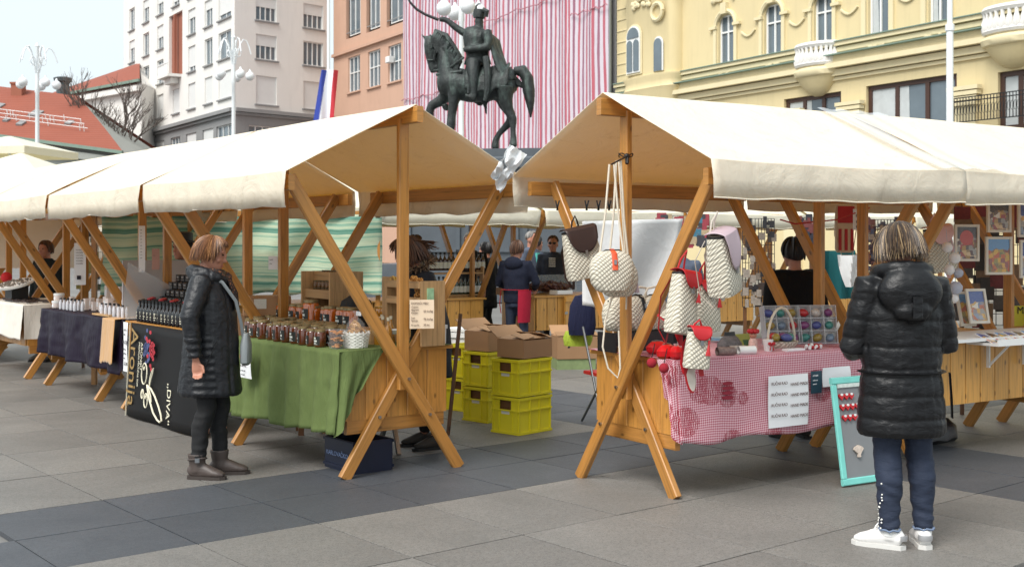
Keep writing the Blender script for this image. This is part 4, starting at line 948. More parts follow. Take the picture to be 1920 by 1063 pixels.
tag(m.build('berry_print', M('blue_print', (74, 84, 128), .5, .3, 30), bn), kind='stuff'); tag(m2.build('leaf_print', M('red_print', (178, 44, 58), .5, .3, 30), bn), kind='stuff')
m = MB(); m.bar((0.004, -.03, 0), (0.02, -.08, -BH), .008, .004); m.build('edge_trim', CREAM, bn)

# ---------------------------------------------------------------- paper signs
def sheet(name, label, M4, w_, h, lines, cat='sign', mat=PAPER, ink=INK, curl=.015, size=None, group=None):
    t = thing(name, label, cat, group=group); t.matrix_world = M4     # local x right, y up, z towards the viewer ; origin centre
    m = MB(); m.grid(lambda u, v: ((u - .5) * w_, (v - .5) * h, curl * math.sin(v * 3) * (u - .3)), 6, 6); m.build('sheet', mat, t, True)
    for (x, y, sz, s, *mk) in lines: text(s, sz, Matrix.Translation((x, y, .004 + curl * .6)), mk[0] if mk else ink, t)
    return t
def face(M4, s, y, z, f):   # a basis on a front side of a row: right as seen from outside
    x = M4.to_3x3() @ Vector((-f, 0, 0)); return basis(M4 @ Vector((s, y, z)), x, (0, 0, 1))
REDI = M('red_ink', (190, 70, 50), .6, .1); BRN = M('brown_ink', (84, 52, 46), .7, 0)
sheet('honey_sign', 'curled white leaflet pinned at the end of the green cloth', face(LM, 1.26, .585, .71, 1), .2, .25, [(-.07, .07, .035, 'Novo!', INK), (-.08, .02, .04, 'Med, 50 kn', REDI), (-.07, -.04, .02, 'domaći med', INK), (-.07, -.075, .02, 'i proizvodi', INK), (-.06, -.105, .02, 'od meda', INK)])
sheet('price_strip', 'tall white price strip with handwritten lettering beside the black banner', face(LM, 3.93, .535, .63, 1), .13, .46, [(-.05, .15, .024, 'Sok 100 %'), (-.05, .11, .024, 'Aronija'), (-.055, .03, .045, 'AKCIJA'), (-.05, -.03, .024, '1 l 70 kn'), (-.05, -.07, .024, '2 l 130 kn'), (-.05, -.11, .024, 'popust'), (-.055, -.17, .045, 'U SOKU')])
hs_ = sheet('handmade_sign', 'white sheet lettered ručni rad handmade on the gingham', face(RM, .94, -.53, .56, -1), .36, .34, [(-.165 + .175 * c, .11 - .07 * r - .012 * c, .0275, ('RUČNI RAD', 'HAND MADE')[c], BRN) for r in range(4) for c in range(2)], curl=.012)
sheet('dark_card', 'small dark teal printed card pinned above the handmade sheet', face(RM, 1.2, -.532, .665, -1), .105, .15, [(-.04, .04, .014, 'ATELIER', PAPER), (-.04, .01, .012, 'ručni rad', PAPER), (-.04, -.015, .012, 'suveniri', PAPER)], mat=M('teal_card', (34, 62, 76), .5, .1), curl=.004)
sheet('blank_paper', 'blank white slip of paper pinned beside the dark card', face(RM, 1.4, -.525, .69, -1), .26, .13, [], curl=.02, cat='paper')
o = sheet('honey_price_list', 'cream handwritten honey price list in front of the wooden display', basis(at(791, 589, 8.15), (1, .2, 0), (0, 0, 1)), .17, .2, [(-.075, .07, .019, 'DOMAĆI MED'), (-.075, .045, .017, 'Cvjetni'), (-.075, .025, .017, 'Bagrem'), (-.075, .005, .017, 'Kesten'), (-.075, -.03, .017, 'Lipa'), (-.075, -.05, .017, 'Šumski'), (-.075, -.08, .017, 'Propolis'), (.01, .015, .019, '50 kn/kg'), (.01, -.04, .019, '70 kn/kg'), (.01, -.08, .019, '30 kn')], mat=M('cream_card', (232, 208, 180), .7, .04), curl=.004, ink=BRN)
sheet('pinned_notice', 'small white notice pinned to a pine post above the cardboard boxes', basis(at(512, 493, 9.6), (1, .3, 0), (0, 0, 1)), .075, .11, [(-.03, .02, .014, 'OPG'), (-.03, -.01, .012, 'Med')], curl=.01)
sheet('long_notice', 'long white paper notice hanging among the posts by the cosmetics', basis(at(150, 495, 12.9), (1, .5, 0), (0, 0, 1)), .12, .46, [(-.045, .15 - .03 * i, .018, 'kozmetika') for i in range(6)] + [(-.04, -.17, .06, '■')], curl=.02)
sheet('narrow_notice', 'narrow white paper strip hanging beside the black boxes', basis(at(266, 467, 11.4), (1, .5, 0), (0, 0, 1)), .06, .45, [(-.02, .18 - .03 * i, .014, 'sok') for i in range(10)], curl=.02)
sheet('pink_price_card', 'small pink brown price card hanging before the striped cloth', basis(at(292, 486, 11.2), (1, .5, 0), (0, 0, 1)), .07, .2, [(-.025, .03, .014, 'čaj')], curl=.01, mat=M('pink_card', (176, 136, 124), .7, .1))
# ================================================================ goods
TZ = .868
def s_of(M4, px, y):
    # distance along a row whose point at depth-offset y falls in picture column px
    a, b = M4 @ Vector((0, y, 0)), M4 @ Vector((1, y, 0)); d = b - a; k = (px - 960) / F
    return (k * a.y - a.x) / (d.x - k * d.y)
def Lx(px, y, z=TZ): return Lp(s_of(LM, px, y), y, z)
def Rx(px, y, z=TZ): return Rp(s_of(RM, px, y), y, z)
def Cx(px, y, z=TZ): return Cp(s_of(CM, px, y), y, z)
def glass(name, rgb, rough=.06, coat=.6, var=.25):
    t = NT(name); c = lin(rgb); t.col(t.mix(t.noise(t.coord(), 6, 3), scl(c, 1 - var), scl(c, 1 + var))); t.set(Roughness=rough, Coat_Weight=coat, Specular_IOR_Level=.7); return t.m
HDARK = glass('dark_honey', (92, 42, 16)); HAMB = glass('amber_honey', (190, 96, 26)); HGOLD = glass('golden_liquid', (176, 120, 34)); LIDS = M('jar_lid', (150, 132, 96), .35, .1, metal=.5)
LABK = M('black_label', (34, 36, 32), .5, .1); LGRN = M('label_green_print', (150, 180, 120), .6, .2, 60); LWHT = M('label_white_print', (212, 214, 206), .6, .15, 60)
class Rep:
    """first call hands out the prototype, later calls copies of it"""
    def __init__(self, fn): self.fn = fn; self.p = None
    def __call__(self, loc, rz=0.0, label=None, scale=None):
        if self.p is None: self.p = o = self.fn()
        else: o = dup(self.p)
        o.location = loc; o.rotation_euler = (0, 0, rz)
        if label: o['label'] = label
        if scale: o.scale = scale if isinstance(scale, (tuple, list)) else (scale,) * 3
        return o
def jar(name, label, group, body, r, h, lab=True, lid=LIDS):
    def fn():
        t = thing(name, label, 'jar', group=group)
        MB().lathe([(r * .9, 0), (r, .006), (r, h * .78), (r * .86, h * .86)], n=16).build('glass_body', body, t, True)
        MB().lathe([(r * .84, h * .86), (r * .92, h * .865), (r * .92, h * .985), (r * .86, h)], n=16).build('lid', lid, t, True)
        if lab:
            lb = MB(); q = r * 1.012; lb.grid(lambda u, v: (q * math.sin((u - .5) * 2.3), -q * math.cos((u - .5) * 2.3), h * (.12 + .5 * v)), 8, 1); lo = lb.build('label', LABK, t, True)
            pr = MB()
            for z0, z1, w_ in ((.46, .56, .8), (.3, .4, 1.3), (.2, .24, 1.0), (.15, .17, 1.5)): pr.grid(lambda u, v: (q * 1.01 * math.sin((u - .5) * w_), -q * 1.01 * math.cos((u - .5) * w_), h * (z0 + (z1 - z0) * v)), 6, 1)
            pr.m = 1
            pr.grid(lambda u, v: (q * 1.012 * math.sin((u - .5) * .5 - .3), -q * 1.012 * math.cos((u - .5) * .5 - .3), h * (.42 + .16 * v)), 4, 1); pr.build('label_print', [LWHT, LGRN], lo, True)
        return t
    return Rep(fn)
dj = jar('honey_jar', 'dark honey jar with black label in the rows on the green cloth', 'dark honey jars on the green cloth', HDARK, .043, .125)
r4 = random.Random(11)
def jz(): return r4.uniform(-.35, .35)
for ri, (y, n_, a, b) in enumerate(((.41, 9, 600, 478), (.31, 11, 622, 470), (.21, 12, 640, 468), (.11, 10, 640, 470))):
    for i in range(n_):
        px = a + (b - a) * (i + r4.uniform(-.12, .12)) / (n_ - 1); dj(Lx(px, y + r4.uniform(-.015, .015)), AL + R(180) - .45 + jz(), 'dark honey jar with black label in the %s row on the green cloth' % ('front', 'second', 'third', 'rear')[ri], r4.choice((1.12, 1.15, 1.05, .98)))
# wooden step with amber jars
stp = thing('display_step', 'low wooden step under the amber honey jars', 'display step', Lp(0, 0, TZ), AL)
MB().box((.95, -.05, .05), (1.2, .2, .1), ch=.004).build('step_box', WOODL, stp)
aj = jar('honey_jar', 'amber honey jar with black label on the wooden step', 'amber honey jars on the step', HAMB, .048, .135)
for px in (528, 552, 566, 590, 612): aj(Lx(px, -.02, TZ + .102), AL + R(180) - .45 + jz())
aj2 = jar('honey_jar', 'large amber honey jar standing before the wooden tier shelf', 'large amber honey jars', HAMB, .056, .16)
for px in (583, 620, 643, 657): aj2(Lx(px, -.0, TZ + (.102 if px < 600 else .09)), AL + R(180) - .45 + jz(), scale=1.0 if px > 600 else 1.15)
# tier shelf with small jars
ts = thing('tier_shelf', 'small wooden tier shelf crowded with little jars', 'shelf', Lx(622, -.26), AL)
for nm, z, y0, w_ in (('shelf_board', .30, .03, .44), ('shelf_board', .44, -.05, .44)):
    MB().box((.0, y0, z), (w_, .16, .02)).build(nm, WOODL, ts); MB().box((0, y0 + .085, z + .02), (w_, .012, .07)).build('shelf_lip', WOODL, ts)
MB().box((-.23, 0, .25), (.02, .3, .5)).build('side_panel', WOODL, ts); MB().box((.23, 0, .25), (.02, .3, .5)).build('side_panel', WOODL, ts); MB().box((0, -.14, .25), (.44, .012, .5)).build('back_panel', WOODL, ts)
sj = jar('small_jar', 'little jar with nuts and patterned lid on the tier shelf', 'little jars on the tier shelf', glass('nut_mix', (110, 76, 40)), .03, .055, False, M('green_lid', (88, 80, 52), .4, .3, 40))
T_ = ts.matrix_basis
tsm = fmat(Lx(622, -.26), AL)
for k in range(6):
    for row in range(2): sj(tsm @ Vector((-.17 + .066 * k, .05, .312 + .056 * row)), jz()); 
    sj(tsm @ Vector((-.17 + .066 * k, -.03, .452)), jz())
# stacked clear plastic boxes of biscuits
for i in range(3):
    t = thing('plastic_tub', ('bottom', 'middle', 'top')[i] + ' clear plastic tub of biscuits in the stack by the basket', 'tub', Lx(633, .38, TZ + .045 * i), AL, 'biscuit tubs by the basket')
    MB().rings([(0, 0, z, r_, r_ * .8) for z, r_ in ((0, .055), (.034, .065), (.036, .07), (.042, .07), (.043, .062))], 16, True, 5).build('tub', CLEARP, t, True); m = MB()
    for k in range(9): m.ball((r4.uniform(-.035, .035), r4.uniform(-.03, .03), .012 + .008 * (k % 3)), (.018, .018, .007), 8, 5)
    m.build('biscuits', M('biscuit', (190, 128, 74), .8, .2, 60), t, True)
# white wicker basket with wrapped cookies
WICK = M('white_wicker', (226, 224, 218), .6, .08, 30)
bk = thing('wicker_basket', 'white wicker basket holding a wrapped bag of cookies', 'basket', Lx(667, .24), AL + .3)
for k in range(9):
    z = .012 + .011 * k; rr_ = .085 + .018 * k / 8; m = MB(); m.tube([((rr_ + .005 * math.sin(a * 6 * .3307 * 2 + k * math.pi)) * math.cos(a * .1653), (rr_ + .005 * math.sin(a * 6 * .3307 * 2 + k * math.pi)) * .8 * math.sin(a * .1653), z) for a in range(39)], .0065, 5); m.build('weave_strand', WICK, bk, True)
for k in range(18):
    a = k * .349; MB().tube([(.085 * math.cos(a), .068 * math.sin(a), 0), (.105 * math.cos(a), .084 * math.sin(a), .115)], .005, 5).build('stake', WICK, bk, True)
MB().lathe([(.08, 0), (.08, .01)], n=16).build('base', WICK, bk)
cb_ = thing('cookie_bag', 'clear bag of swirled cookies with white tag standing in the basket', 'cookie bag', Lx(667, .24, TZ + .02), AL + .3)
m = MB()
for k in range(16):
    a = r4.random() * 6.28; q = r4.random() * .05; zz = .05 + .1 * r4.random(); m.tube([(math.cos(a) * q + .022 * math.cos(b) , math.sin(a) * q + .01 * math.sin(b * 1.0), zz + .022 * math.sin(b)) for b in [j * .7 for j in range(10)]], .009, 5)
m.build('cookies', M('cookie', (206, 158, 98), .7, .35, 25), cb_, True); me_ = MB(); me_.rings([(0, 0, z, r_, r_ * .75) for z, r_ in ((.01, .07), (.08, .088), (.15, .07), (.19, .025), (.2, .012), (.235, .03))], 14); me_.build('clear_wrap', CLEARP, cb_, True)
MB().box((-.01, -.02, .215), (.045, .004, .03)).build('paper_tag', PAPER, cb_)
# bottles with white caps, jars of honeycomb beside
def bottle(name, label, group, body, r, h, cap, neck=.3, lab=None):
    def fn():
        t = thing(name, label, 'bottle', group=group); MB().lathe([(r * .9, 0), (r, .01), (r, h * .52), (r * .9, h * .6), (r * neck, h * .74), (r * neck, h * .9)], n=12).build('body', body, t, True); MB().lathe([(r * neck * 1.3, h * .88), (r * neck * 1.3, h)], n=10).build('cap', cap, t, True)
        if lab: MB().lathe([(r * 1.02, h * .12), (r * 1.02, h * .46)], n=12, cap=False).build('label', lab, t, True)
        return t
    return Rep(fn)
mb_ = bottle('mead_bottle', 'slim golden liquor bottle with pale cap behind the honey stall post', 'golden bottles on the honey stall', HGOLD, .03, .2, M('cream_cap', (222, 214, 190), .4))
for px, y in ((698, -.05), (709, .0), (718, -.06), (728, -.02), (704, -.14), (716, -.16), (733, -.12)): mb_(Lx(px, y), jz())
gj = jar('honeycomb_jar', 'golden honeycomb jar with gold lid near the pine post', 'honeycomb jars near the post', glass('honeycomb', (206, 140, 40)), .035, .075, False, M('gold_lid', (190, 150, 70), .3, metal=.7))
for px in (712, 722, 732, 742): gj(Lx(px, -.3, TZ + .17), jz())
ds = thing('wooden_display', 'raw wooden display rack with biscuits behind the price list', 'display rack', Lx(765, -.25), AL + R(180)); 
for z in (.3, .415): MB().box((.09, 0, z), (.44, .2, .018)).build('shelf_board', WOODL, ds); MB().box((.09, -.1, z + .018), (.44, .012, .05)).build('shelf_lip', WOODL, ds)
for x in (-.14, .32): MB().box((x, 0, .23), (.02, .2, .46)).build('side_panel', WOODL, ds)
MB().box((-.19, -.06, .24), (.11, .02, .48)).build('upright_board', WOODL, ds)
PASTA = M('golden_biscuit', (196, 142, 74), .7, .3, 30)
dsm = fmat(Lx(765, -.25), AL + R(180))
for nm, lab_, z, x0, mt in (('biscuit_tray', 'heap of curly golden biscuits on the top shelf of the wooden display', .435, .02, PASTA), ('twist_tray', 'heap of pale twisted biscuits beside the curly ones on the display', .435, -.1, M('pale_biscuit', (214, 176, 92), .7, .2, 30)), ('cookie_pack', 'bag of round cookies on the lower shelf of the wooden display', .32, .2, PASTA)):
    m = MB()
    for k in range(26): c = Vector((x0 + r4.uniform(-.07, .09), r4.uniform(-.07, .06), z + .05 * r4.random() * (1.6 if nm == 'cookie_pack' else .7))); m.tube([c + Vector((.02 * math.cos(b), .008 * b / 4, .018 * math.sin(b))) for b in [j * .8 for j in range(8)]], .007, 5)
    o = m.build(nm, mt, None, True, label=lab_, cat='biscuits'); o.matrix_world = dsm
o = MB().box((0, 0, .05), (.09, .05, .1)).build('printed_packet', M('green_white_packet', (150, 190, 150), .4, .6, 25), None, label='green and white printed packet beside the cookies', cat='packet'); o.location = dsm @ Vector((.3, -.03, .31)); o.rotation_euler = (0, 0, AL)
o = MB().lathe([(.03, 0), (.055, .03), (.05, .032), (.02, .01)], n=14).build('white_bowl', WHITE, None, True, label='small white bowl on the honey counter behind the post', cat='bowl'); o.location = Lx(740, -.08, TZ + .08)
t = thing('white_canister', 'white plastic canister with lid at the inner end of the honey counter', 'canister', Lx(822, -.4), AL); MB().rings([(0, 0, 0, .045, .045), (0, 0, .11, .047, .047)], 16, True, 5).build('body', WHITE, t, True); MB().rings([(0, 0, .11, .055, .055), (0, 0, .135, .055, .055)], 16, True, 5).build('lid', WHITE, t, True)
# cardboard boxes behind honey stall
bxm = {}
def carton(label, loc, rz, sx, sy, sz, group='cardboard boxes behind the honey stall', sticker=False):
    t = thing('cardboard_box', label, 'box', loc, rz, group); MB().box((0, 0, sz / 2), (sx, sy, sz), ch=.004).build('carton', CARD, t); MB().box((0, 0, sz + .001), (sx * .99, .05, .001)).build('packing_tape', M('brown_tape', (150, 112, 70), .3, .1), t)
    if sticker: MB().box((-.06, -sy / 2 - .002, sz * .62), (.1, .002, .08)).build('shipping_label', LWHT, t)
    return t
q = at(468, 655, 9.75); rz_ = R(15)
for i, (px, z, lab_) in enumerate(((455, .5, 'bottom left cardboard box of the stack behind the honey stall'), (455, .78, 'middle left cardboard box of the stack behind the honey stall'), (515, .5, 'bottom right cardboard box of the stack behind the honey stall'), (515, .78, 'middle right cardboard box of the stack behind the honey stall'), (500, 1.05, 'top cardboard box with shipping label behind the honey stall'))):
    c = at(px, 455, 9.75 + .12 * (i % 2)); carton(lab_, (c.x, c.y, z - .05), rz_, .27 if i < 4 else .38, .28, .268 if i < 4 else .16, sticker=i == 4)
tb_ = thing('trestle_bench', 'low dark wooden bench under the stacked cardboard boxes', 'bench', (at(487, 455, 9.8).x, 9.8, 0), rz_); MB().box((0, 0, .43), (.75, .34, .03)).build('bench_top', WOODD, tb_)
for x in (-.33, .33):
    for y in (-.13, .13): MB().box((x, y, .207), (.045, .045, .414)).build('leg', WOODD, tb_)
# folding chair with dark jacket over it
cj = thing('folding_chair', 'folding chair behind the honey counter', 'chair', at(683, 780, 8.95) * 1.0, .5); cj.location.z = 0
for sx in (-.2, .2): MB().bar((sx, -.2, 0), (sx, .2, .9), .03, .03).build('leg', STEEL, cj); MB().bar((sx, .2, 0), (sx, -.15, .46), .03, .03).build('leg', STEEL, cj)
MB().box((0, -.02, .46), (.4, .38, .03)).build('seat', BLACK, cj); MB().box((0, .19, .85), (.42, .02, .2)).build('backrest', BLACK, cj)
m = MB(); m.rings([(0, .17, z, r_, .06) for z, r_ in ((.55, .16), (.8, .17), (1.05, .15), (1.15, .12), (1.19, .05))], 18); o = m.build('grey_jacket', cloth_mat('charcoal_fabric', (58, 58, 58), .9, .8), None, True, label='charcoal grey jacket hung over the chair behind the honey counter', cat='jacket'); o.location = cj.location; o.rotation_euler = cj.rotation_euler
# blue crate under the counter
t = thing('blue_crate', 'dark blue plastic crate on the ground under the honey stall', 'crate', Lp(.35, .15), AL); BLU = M('blue_plastic', (18, 26, 50), .45, .1); m = MB(); m.box((0, -.15, .11), (.4, .02, .22)); m.box((0, .15, .11), (.4, .02, .22)); m.box((-.2, 0, .11), (.02, .28, .22)); m.box((.2, 0, .11), (.02, .28, .22)); m.box((0, 0, .01), (.38, .28, .02)); m.build('walls', BLU, t); m = MB(); [m.box((0, s_ * .163, z), (.42, .008, .02)) for s_ in (-1, 1) for z in (.03, .205)]; m.build('rib', BLU, t)
text('KARLOVAČKO', .045, basis((.16, .1695, .1), (-1, 0, 0), (0, 0, 1)), M('pale_blue_print', (120, 140, 180), .5), t)
# ---------------------------------------------------------------- yellow crates
YC = M('yellow_plastic', (222, 210, 40), .4, .08, 6, rndv=.05)
def ycrate():
    t = thing('yellow_crate', 'yellow plastic harvest crate', 'crate', group='yellow crates between the stalls'); W, Dp, Hh = .40, .30, .31; m = MB()
    m.box((0, 0, .012), (W - .02, Dp - .02, .02))
    for sy in (-1, 1): m.box((0, sy * (Dp / 2 - .006), Hh / 2), (W, .008, Hh))
    for sx in (-1, 1):   # end walls with hand hole
        x = sx * (W / 2 - .004); m.box((x, 0, .1), (.008, Dp - .02, .2)); m.box((x, 0, .295), (.008, Dp - .02, .03))
        for sy in (-1, 1): m.box((x, sy * .105, .24), (.008, .07, .082))
    m.build('walls', YC, t)
    for nm, z, h in (('rim', Hh - .012, .024), ('rib', .2, .012), ('rib', .012, .02)):
        k = MB(); [k.box((0, sy * (Dp / 2 + .004), z), (W + .024, .012, h)) for sy in (-1, 1)]; [k.box((sx * (W / 2 + .004), 0, z), (.012, Dp - .004, h)) for sx in (-1, 1)]; k.build(nm, YC, t)
    rbm = MB().box((0, 0, Hh / 2), (.01, .01, Hh - .05)).mesh('vertical_rib', YC)
    for sy in (-1, 1):
        for x in (-.195, -.06, .06, .195): obj('vertical_rib', rbm, t, (x, sy * (Dp / 2 + .003), 0))
    for sx in (-1, 1):
        for y in (-.14, -.075, .075, .14): obj('vertical_rib', rbm, t, (sx * (W / 2 + .003), y, 0))
    MB().box((-W / 2 - .0015, 0, .182), (.002, .09, .03)).build('paper_sticker', LWHT, t); MB().box((0, 0, .15), (W - .05, Dp - .05, .26)).build('hole_shade_block', WOODD, t)  # dark block added inside so the hand holes read as shaded
    return t
yc = Rep(ycrate)
for px, py, nm in ((978, 822, 'front'), (921, 800, 'middle'), (884, 780, 'rear')):
    b = on(px, py - 14, 0)
    for lv in (0, 1): yc((b.x, b.y, .316 * lv), R(47), 'yellow plastic crate, %s one of the %s stack between the two stalls' % (('lower', 'upper')[lv], nm))
def open_box(label, loc, rz, sx, sy, sz, group=None, open_=True, mat=CARD):
    t = thing('open_carton', label, 'box', loc, rz, group); m = MB()
    for sy_ in (-1, 1): m.box((0, sy_ * sy / 2, sz / 2), (sx, .005, sz))
    for sx_ in (-1, 1): m.box((sx_ * sx / 2, 0, sz / 2), (.005, sy - .006, sz))
    m.box((0, 0, .004), (sx - .01, sy - .01, .005)); m.build('carton_walls', mat, t)
    if open_:
        for sg, a in ((-1, 12), (1, 35)): MB().box((0, sg * (sy / 2 + math.cos(R(a)) * sy * .25 * (1 if a > 20 else -1)), sz + .012 + math.sin(R(a)) * sy * .25), (sx, sy * .5, .004), M=Matrix.Rotation(R(a) * (1 if a > 20 else 1) * sg * (1 if a > 20 else -1), 3, 'X')).build('flap', mat, t)
        for sg, a in ((-1, 10), (1, 20)): MB().box((sg * (sx / 2 - math.cos(R(a)) * sx * .2), 0, sz + .003 + math.sin(R(a)) * sx * .2), (sx * .4, sy * .98, .004), M=Matrix.Rotation(R(a) * sg, 3, 'Y')).build('flap', mat, t)
    return t
b = on(984, 808, 0); open_box('open cardboard box with pale flaps on the front yellow crates', (b.x, b.y + .02, .634), R(47), .36, .3, .15); b = on(921, 786, 0); open_box('brown cardboard box with raised flaps on the middle yellow crates', (b.x, b.y, .634), R(47), .38, .3, .17)
t = thing('white_bucket', 'white plastic bucket standing behind the yellow crates', 'bucket', on(872, 745)); MB().lathe([(.15, 0), (.17, .62), (.185, .63), (.185, .68), (.17, .69)], n=24).build('body', WHITE, t, True); MB().lathe([(.19, .69), (.19, .72), (.05, .73)], n=24).build('lid', WHITE, t, True)
o = MB().bar((0, 0, 0), (.1, .12, 1.0), .07, .03, None, .004).build('loose_plank', WOODD, None, label='dark brown plank leaning beside the yellow crates', cat='plank'); o.location = on(840, 815)
c = on(1075, 690); open_box('flat green and white fruit carton on the paving under another box', (c.x, c.y, 0), R(10), .5, .34, .13, mat=M('green_print_card', (124, 140, 96), .7, .35, 12)); open_box('brown fruit carton with round hand hole behind the bag stall', (c.x + .02, c.y, .135), R(10), .54, .36, .28); MB().lathe([(.03, 0), (.03, .003)], n=14).xf(basis((c.x + .02 - .1, c.y - .2, .3), (1, 0, 0), (0, 0, 1))).build('hand_hole', BLACK, bpy.data.objects['open_carton.003'])
bpy.data.objects['hand_hole'].matrix_parent_inverse = fmat((c.x + .02, c.y, .135), R(10)).inverted()
c = on(1020, 676); open_box('small brown carton lying under the meat counter', (c.x, c.y, 0), R(20), .3, .25, .25); o = MB().tube([(-.05, 0, 0), (.05, 0, 0)], .04, 12).build('tape_roll', WHITE, None, True, label='white paper roll lying on the small brown carton', cat='roll'); o.location = (c.x, c.y, .3)
# ---------------------------------------------------------------- black boxes and bottles on the juice stall
KB = M('black_carton', (26, 25, 27), .35, .1, rndv=.2); SILV = M('silver_print', (150, 148, 146), .4, .2)
def kbox():
    t = thing('black_gift_box', 'small black gift box with silver print in the stepped stack', 'box', group='black gift boxes stacked on the juice stall'); MB().box((0, 0, .035), (.1, .08, .068), ch=.003).build('carton', KB, t)
    k = MB(); k.box((0, .0415, .045), (.05, .001, .015)); k.box((0, .0415, .02), (.07, .001, .005)); k.box((0, .0415, .057), (.085, .001, .002)); k.build('print', SILV, t); return t
kb = Rep(kbox)
for lv in range(5):
    for k in range(10 - lv): kb(Lp(3.3 + .045 * lv + .115 * k, .12 - .045 * lv, TZ + .07 + .0705 * lv), AL, 'small black gift box in the %s tier of the stepped stack' % ('lowest', 'second', 'third', 'fourth', 'topmost')[lv])
MB().box((3.82, .1, TZ + .034), (1.2, .12, .068)).xf(LM).build('box_riser', BLACK, None, label='black riser under the stacked gift boxes', cat='riser')
RNG = M('red_cap', (150, 34, 40), .4, .1)
kbt = bottle('juice_bottle', 'black juice bottle with pale lettering in front of the gift boxes', 'black juice bottles on the juice stall', M('black_glass', (18, 15, 18), .12, .1, coat=.5), .034, .2, BLACK, .38, None)
def kbl():
    t = kbt.fn(); k = MB()
    for z, w_ in ((.03, .5), (.05, .9), (.07, .4), (.085, .7)): k.grid(lambda u, v: (.035 * math.sin((u - .5) * w_), .035 * math.cos((u - .5) * w_), z + .008 * v), 4, 1)
    k.build('print', CREAM, t); return t
kk = Rep(kbl)
for row in range(3):
    for i in range(14): kk(Lp(2.74 + .085 * i + .12 * row + .03 * (row % 2), .43 - .085 * row, TZ), AL + jz(), 'black juice bottle with pale lettering in the %s row before the gift boxes' % ('front', 'second', 'third')[row])
rj = Rep(lambda: (lambda t: (MB().lathe([(.03, 0), (.03, .012), (.004, .02)], n=10).build('ribbon', RNG, t, True), t)[1])(thing('red_ribbon', 'red ribbon knot on a black juice bottle', 'ribbon', group='red ribbons on the juice bottles')))
for i in range(9): rj(Lp(2.85 + .14 * i + r4.uniform(-.02, .02), .345 if i % 2 else .26, TZ + .2), 0)
# ---------------------------------------------------------------- cosmetics on the purple cloth
PINKW = M('blush_white', (222, 206, 198), .45, .08); S3 = 4.2
cjar = Rep(lambda: (lambda t: (MB().lathe([(.052, 0), (.055, .005), (.055, .055)], n=18).build('body', PINKW, t, True), MB().lathe([(.058, .055), (.058, .078), (.05, .08)], n=18).build('lid', WHITE, t, True), MB().grid(lambda u, v: (.056 * math.sin((u - .5) * 1.0), .056 * math.cos((u - .5) * 1.0), .012 + .03 * v), 6, 1).build('label', PAPER, t), t)[-1])(thing('cream_jar', 'wide white cream jar with blush label', 'jar', group='white cream jars on the purple cloth')))
for s, y, z in ((2.3, .38, 0), (2.3, .36, .081), (2.05, .3, .0), (.72, .2, 0), (.85, .2, 0), (.6, .15, 0)): cjar(Lp(S3 + s, y, TZ + .008 + z), AL)
db = bottle('dropper_bottle', 'small bottle with black dropper cap and white label on purple cloth', 'dropper bottles on the purple cloth', M('white_label_glass', (206, 206, 212), .4, .1), .02, .12, BLACK, .5)
for i in range(22): db(Lp(S3 + (.12 + .06 * (i % 11) if i < 11 else 1.5 + .06 * (i % 11)), .42 - .06 * (i % 2), TZ + .008), jz())
cb2 = Rep(lambda: (lambda t: (MB().box((0, 0, .06), (.07, .045, .12), ch=.002).build('carton', PINKW, t), MB().box((0, .0235, .06), (.045, .001, .05)).build('label', PAPER, t), t)[-1])(thing('cosmetic_box', 'small blush coloured cosmetic box on the purple cloth', 'box', group='cosmetic boxes on the purple cloth')))
for i in range(16): cb2(Lp(S3 + .4 + .12 * i, .15 + .1 * (i % 2), TZ + .008), AL + jz() * .4, scale=r4.choice((.8, 1, 1.25)))
for i in range(8): cb2(Lp(S3 + .5 + .2 * i, -.05, TZ + .1), AL + jz() * .3, scale=1.3)
MB().box((S3 + 1.2, -.05, TZ + .05), (1.7, .16, .1)).xf(LM).build('display_riser', WOODL, None, label='pale wooden riser behind the cosmetics', cat='riser')
o = MB().box((S3 + .62, .42, TZ + .013), (.5, .1, .016)).xf(LM).build('wooden_tray', WOODL, None, label='flat wooden tray under the dropper bottles', cat='tray')
# ---------------------------------------------------------------- jewellery counter
S4 = 3 * PITCH; t = thing('jewellery_tray', 'tilted white oval tray covered in small rings', 'tray', Lp(S4 + 1.05, .3, TZ + .2), AL); MB().rings([(0, 0, 0, .42, .2), (0, 0, .03, .44, .22), (0, 0, .028, .41, .19)], 24).xf(Matrix.Rotation(R(-18), 4, 'X')).build('tray_body', WHITE, t, True); m = MB()
for i in range(150): a, q = r4.random() * 6.28, r4.random() ** .5; m.ball(Vector((.38 * q * math.cos(a), .17 * q * math.sin(a), .035)), (.012, .01, .01), 5, 4)
tag(m.xf(Matrix.Rotation(R(-18), 4, 'X')).build('trinkets', M('mixed_trinkets', (120, 110, 100), .3, .9, 60), t), kind='stuff'); MB().box((0, -.02, -.1), (.3, .2, .2)).build('tray_stand', BLACK, t)
o = MB().ball((0, 0, .07), .07, 14, 10).build('red_ball', M('red_plush', (196, 34, 40), .8, .1, 20, .5, 80), None, True, label='bright red plush ball above the jewellery counter', cat='ball'); o.location = at(12, 530, 15.2)
m = MB()
for i in range(40): m.box((S4 + .2 + r4.random() * 1.4, .38 * r4.random() + .05, TZ + .015 + .02 * r4.random()), (.05 + .06 * r4.random(), .04, .02), r4.random() * 3)
tag(m.xf(LM).build('jewellery_heap', M('dark_jewellery', (62, 48, 46), .4, .6, 20)), 'dark heap of scarves and jewellery on the white cloth', 'jewellery', kind='stuff')
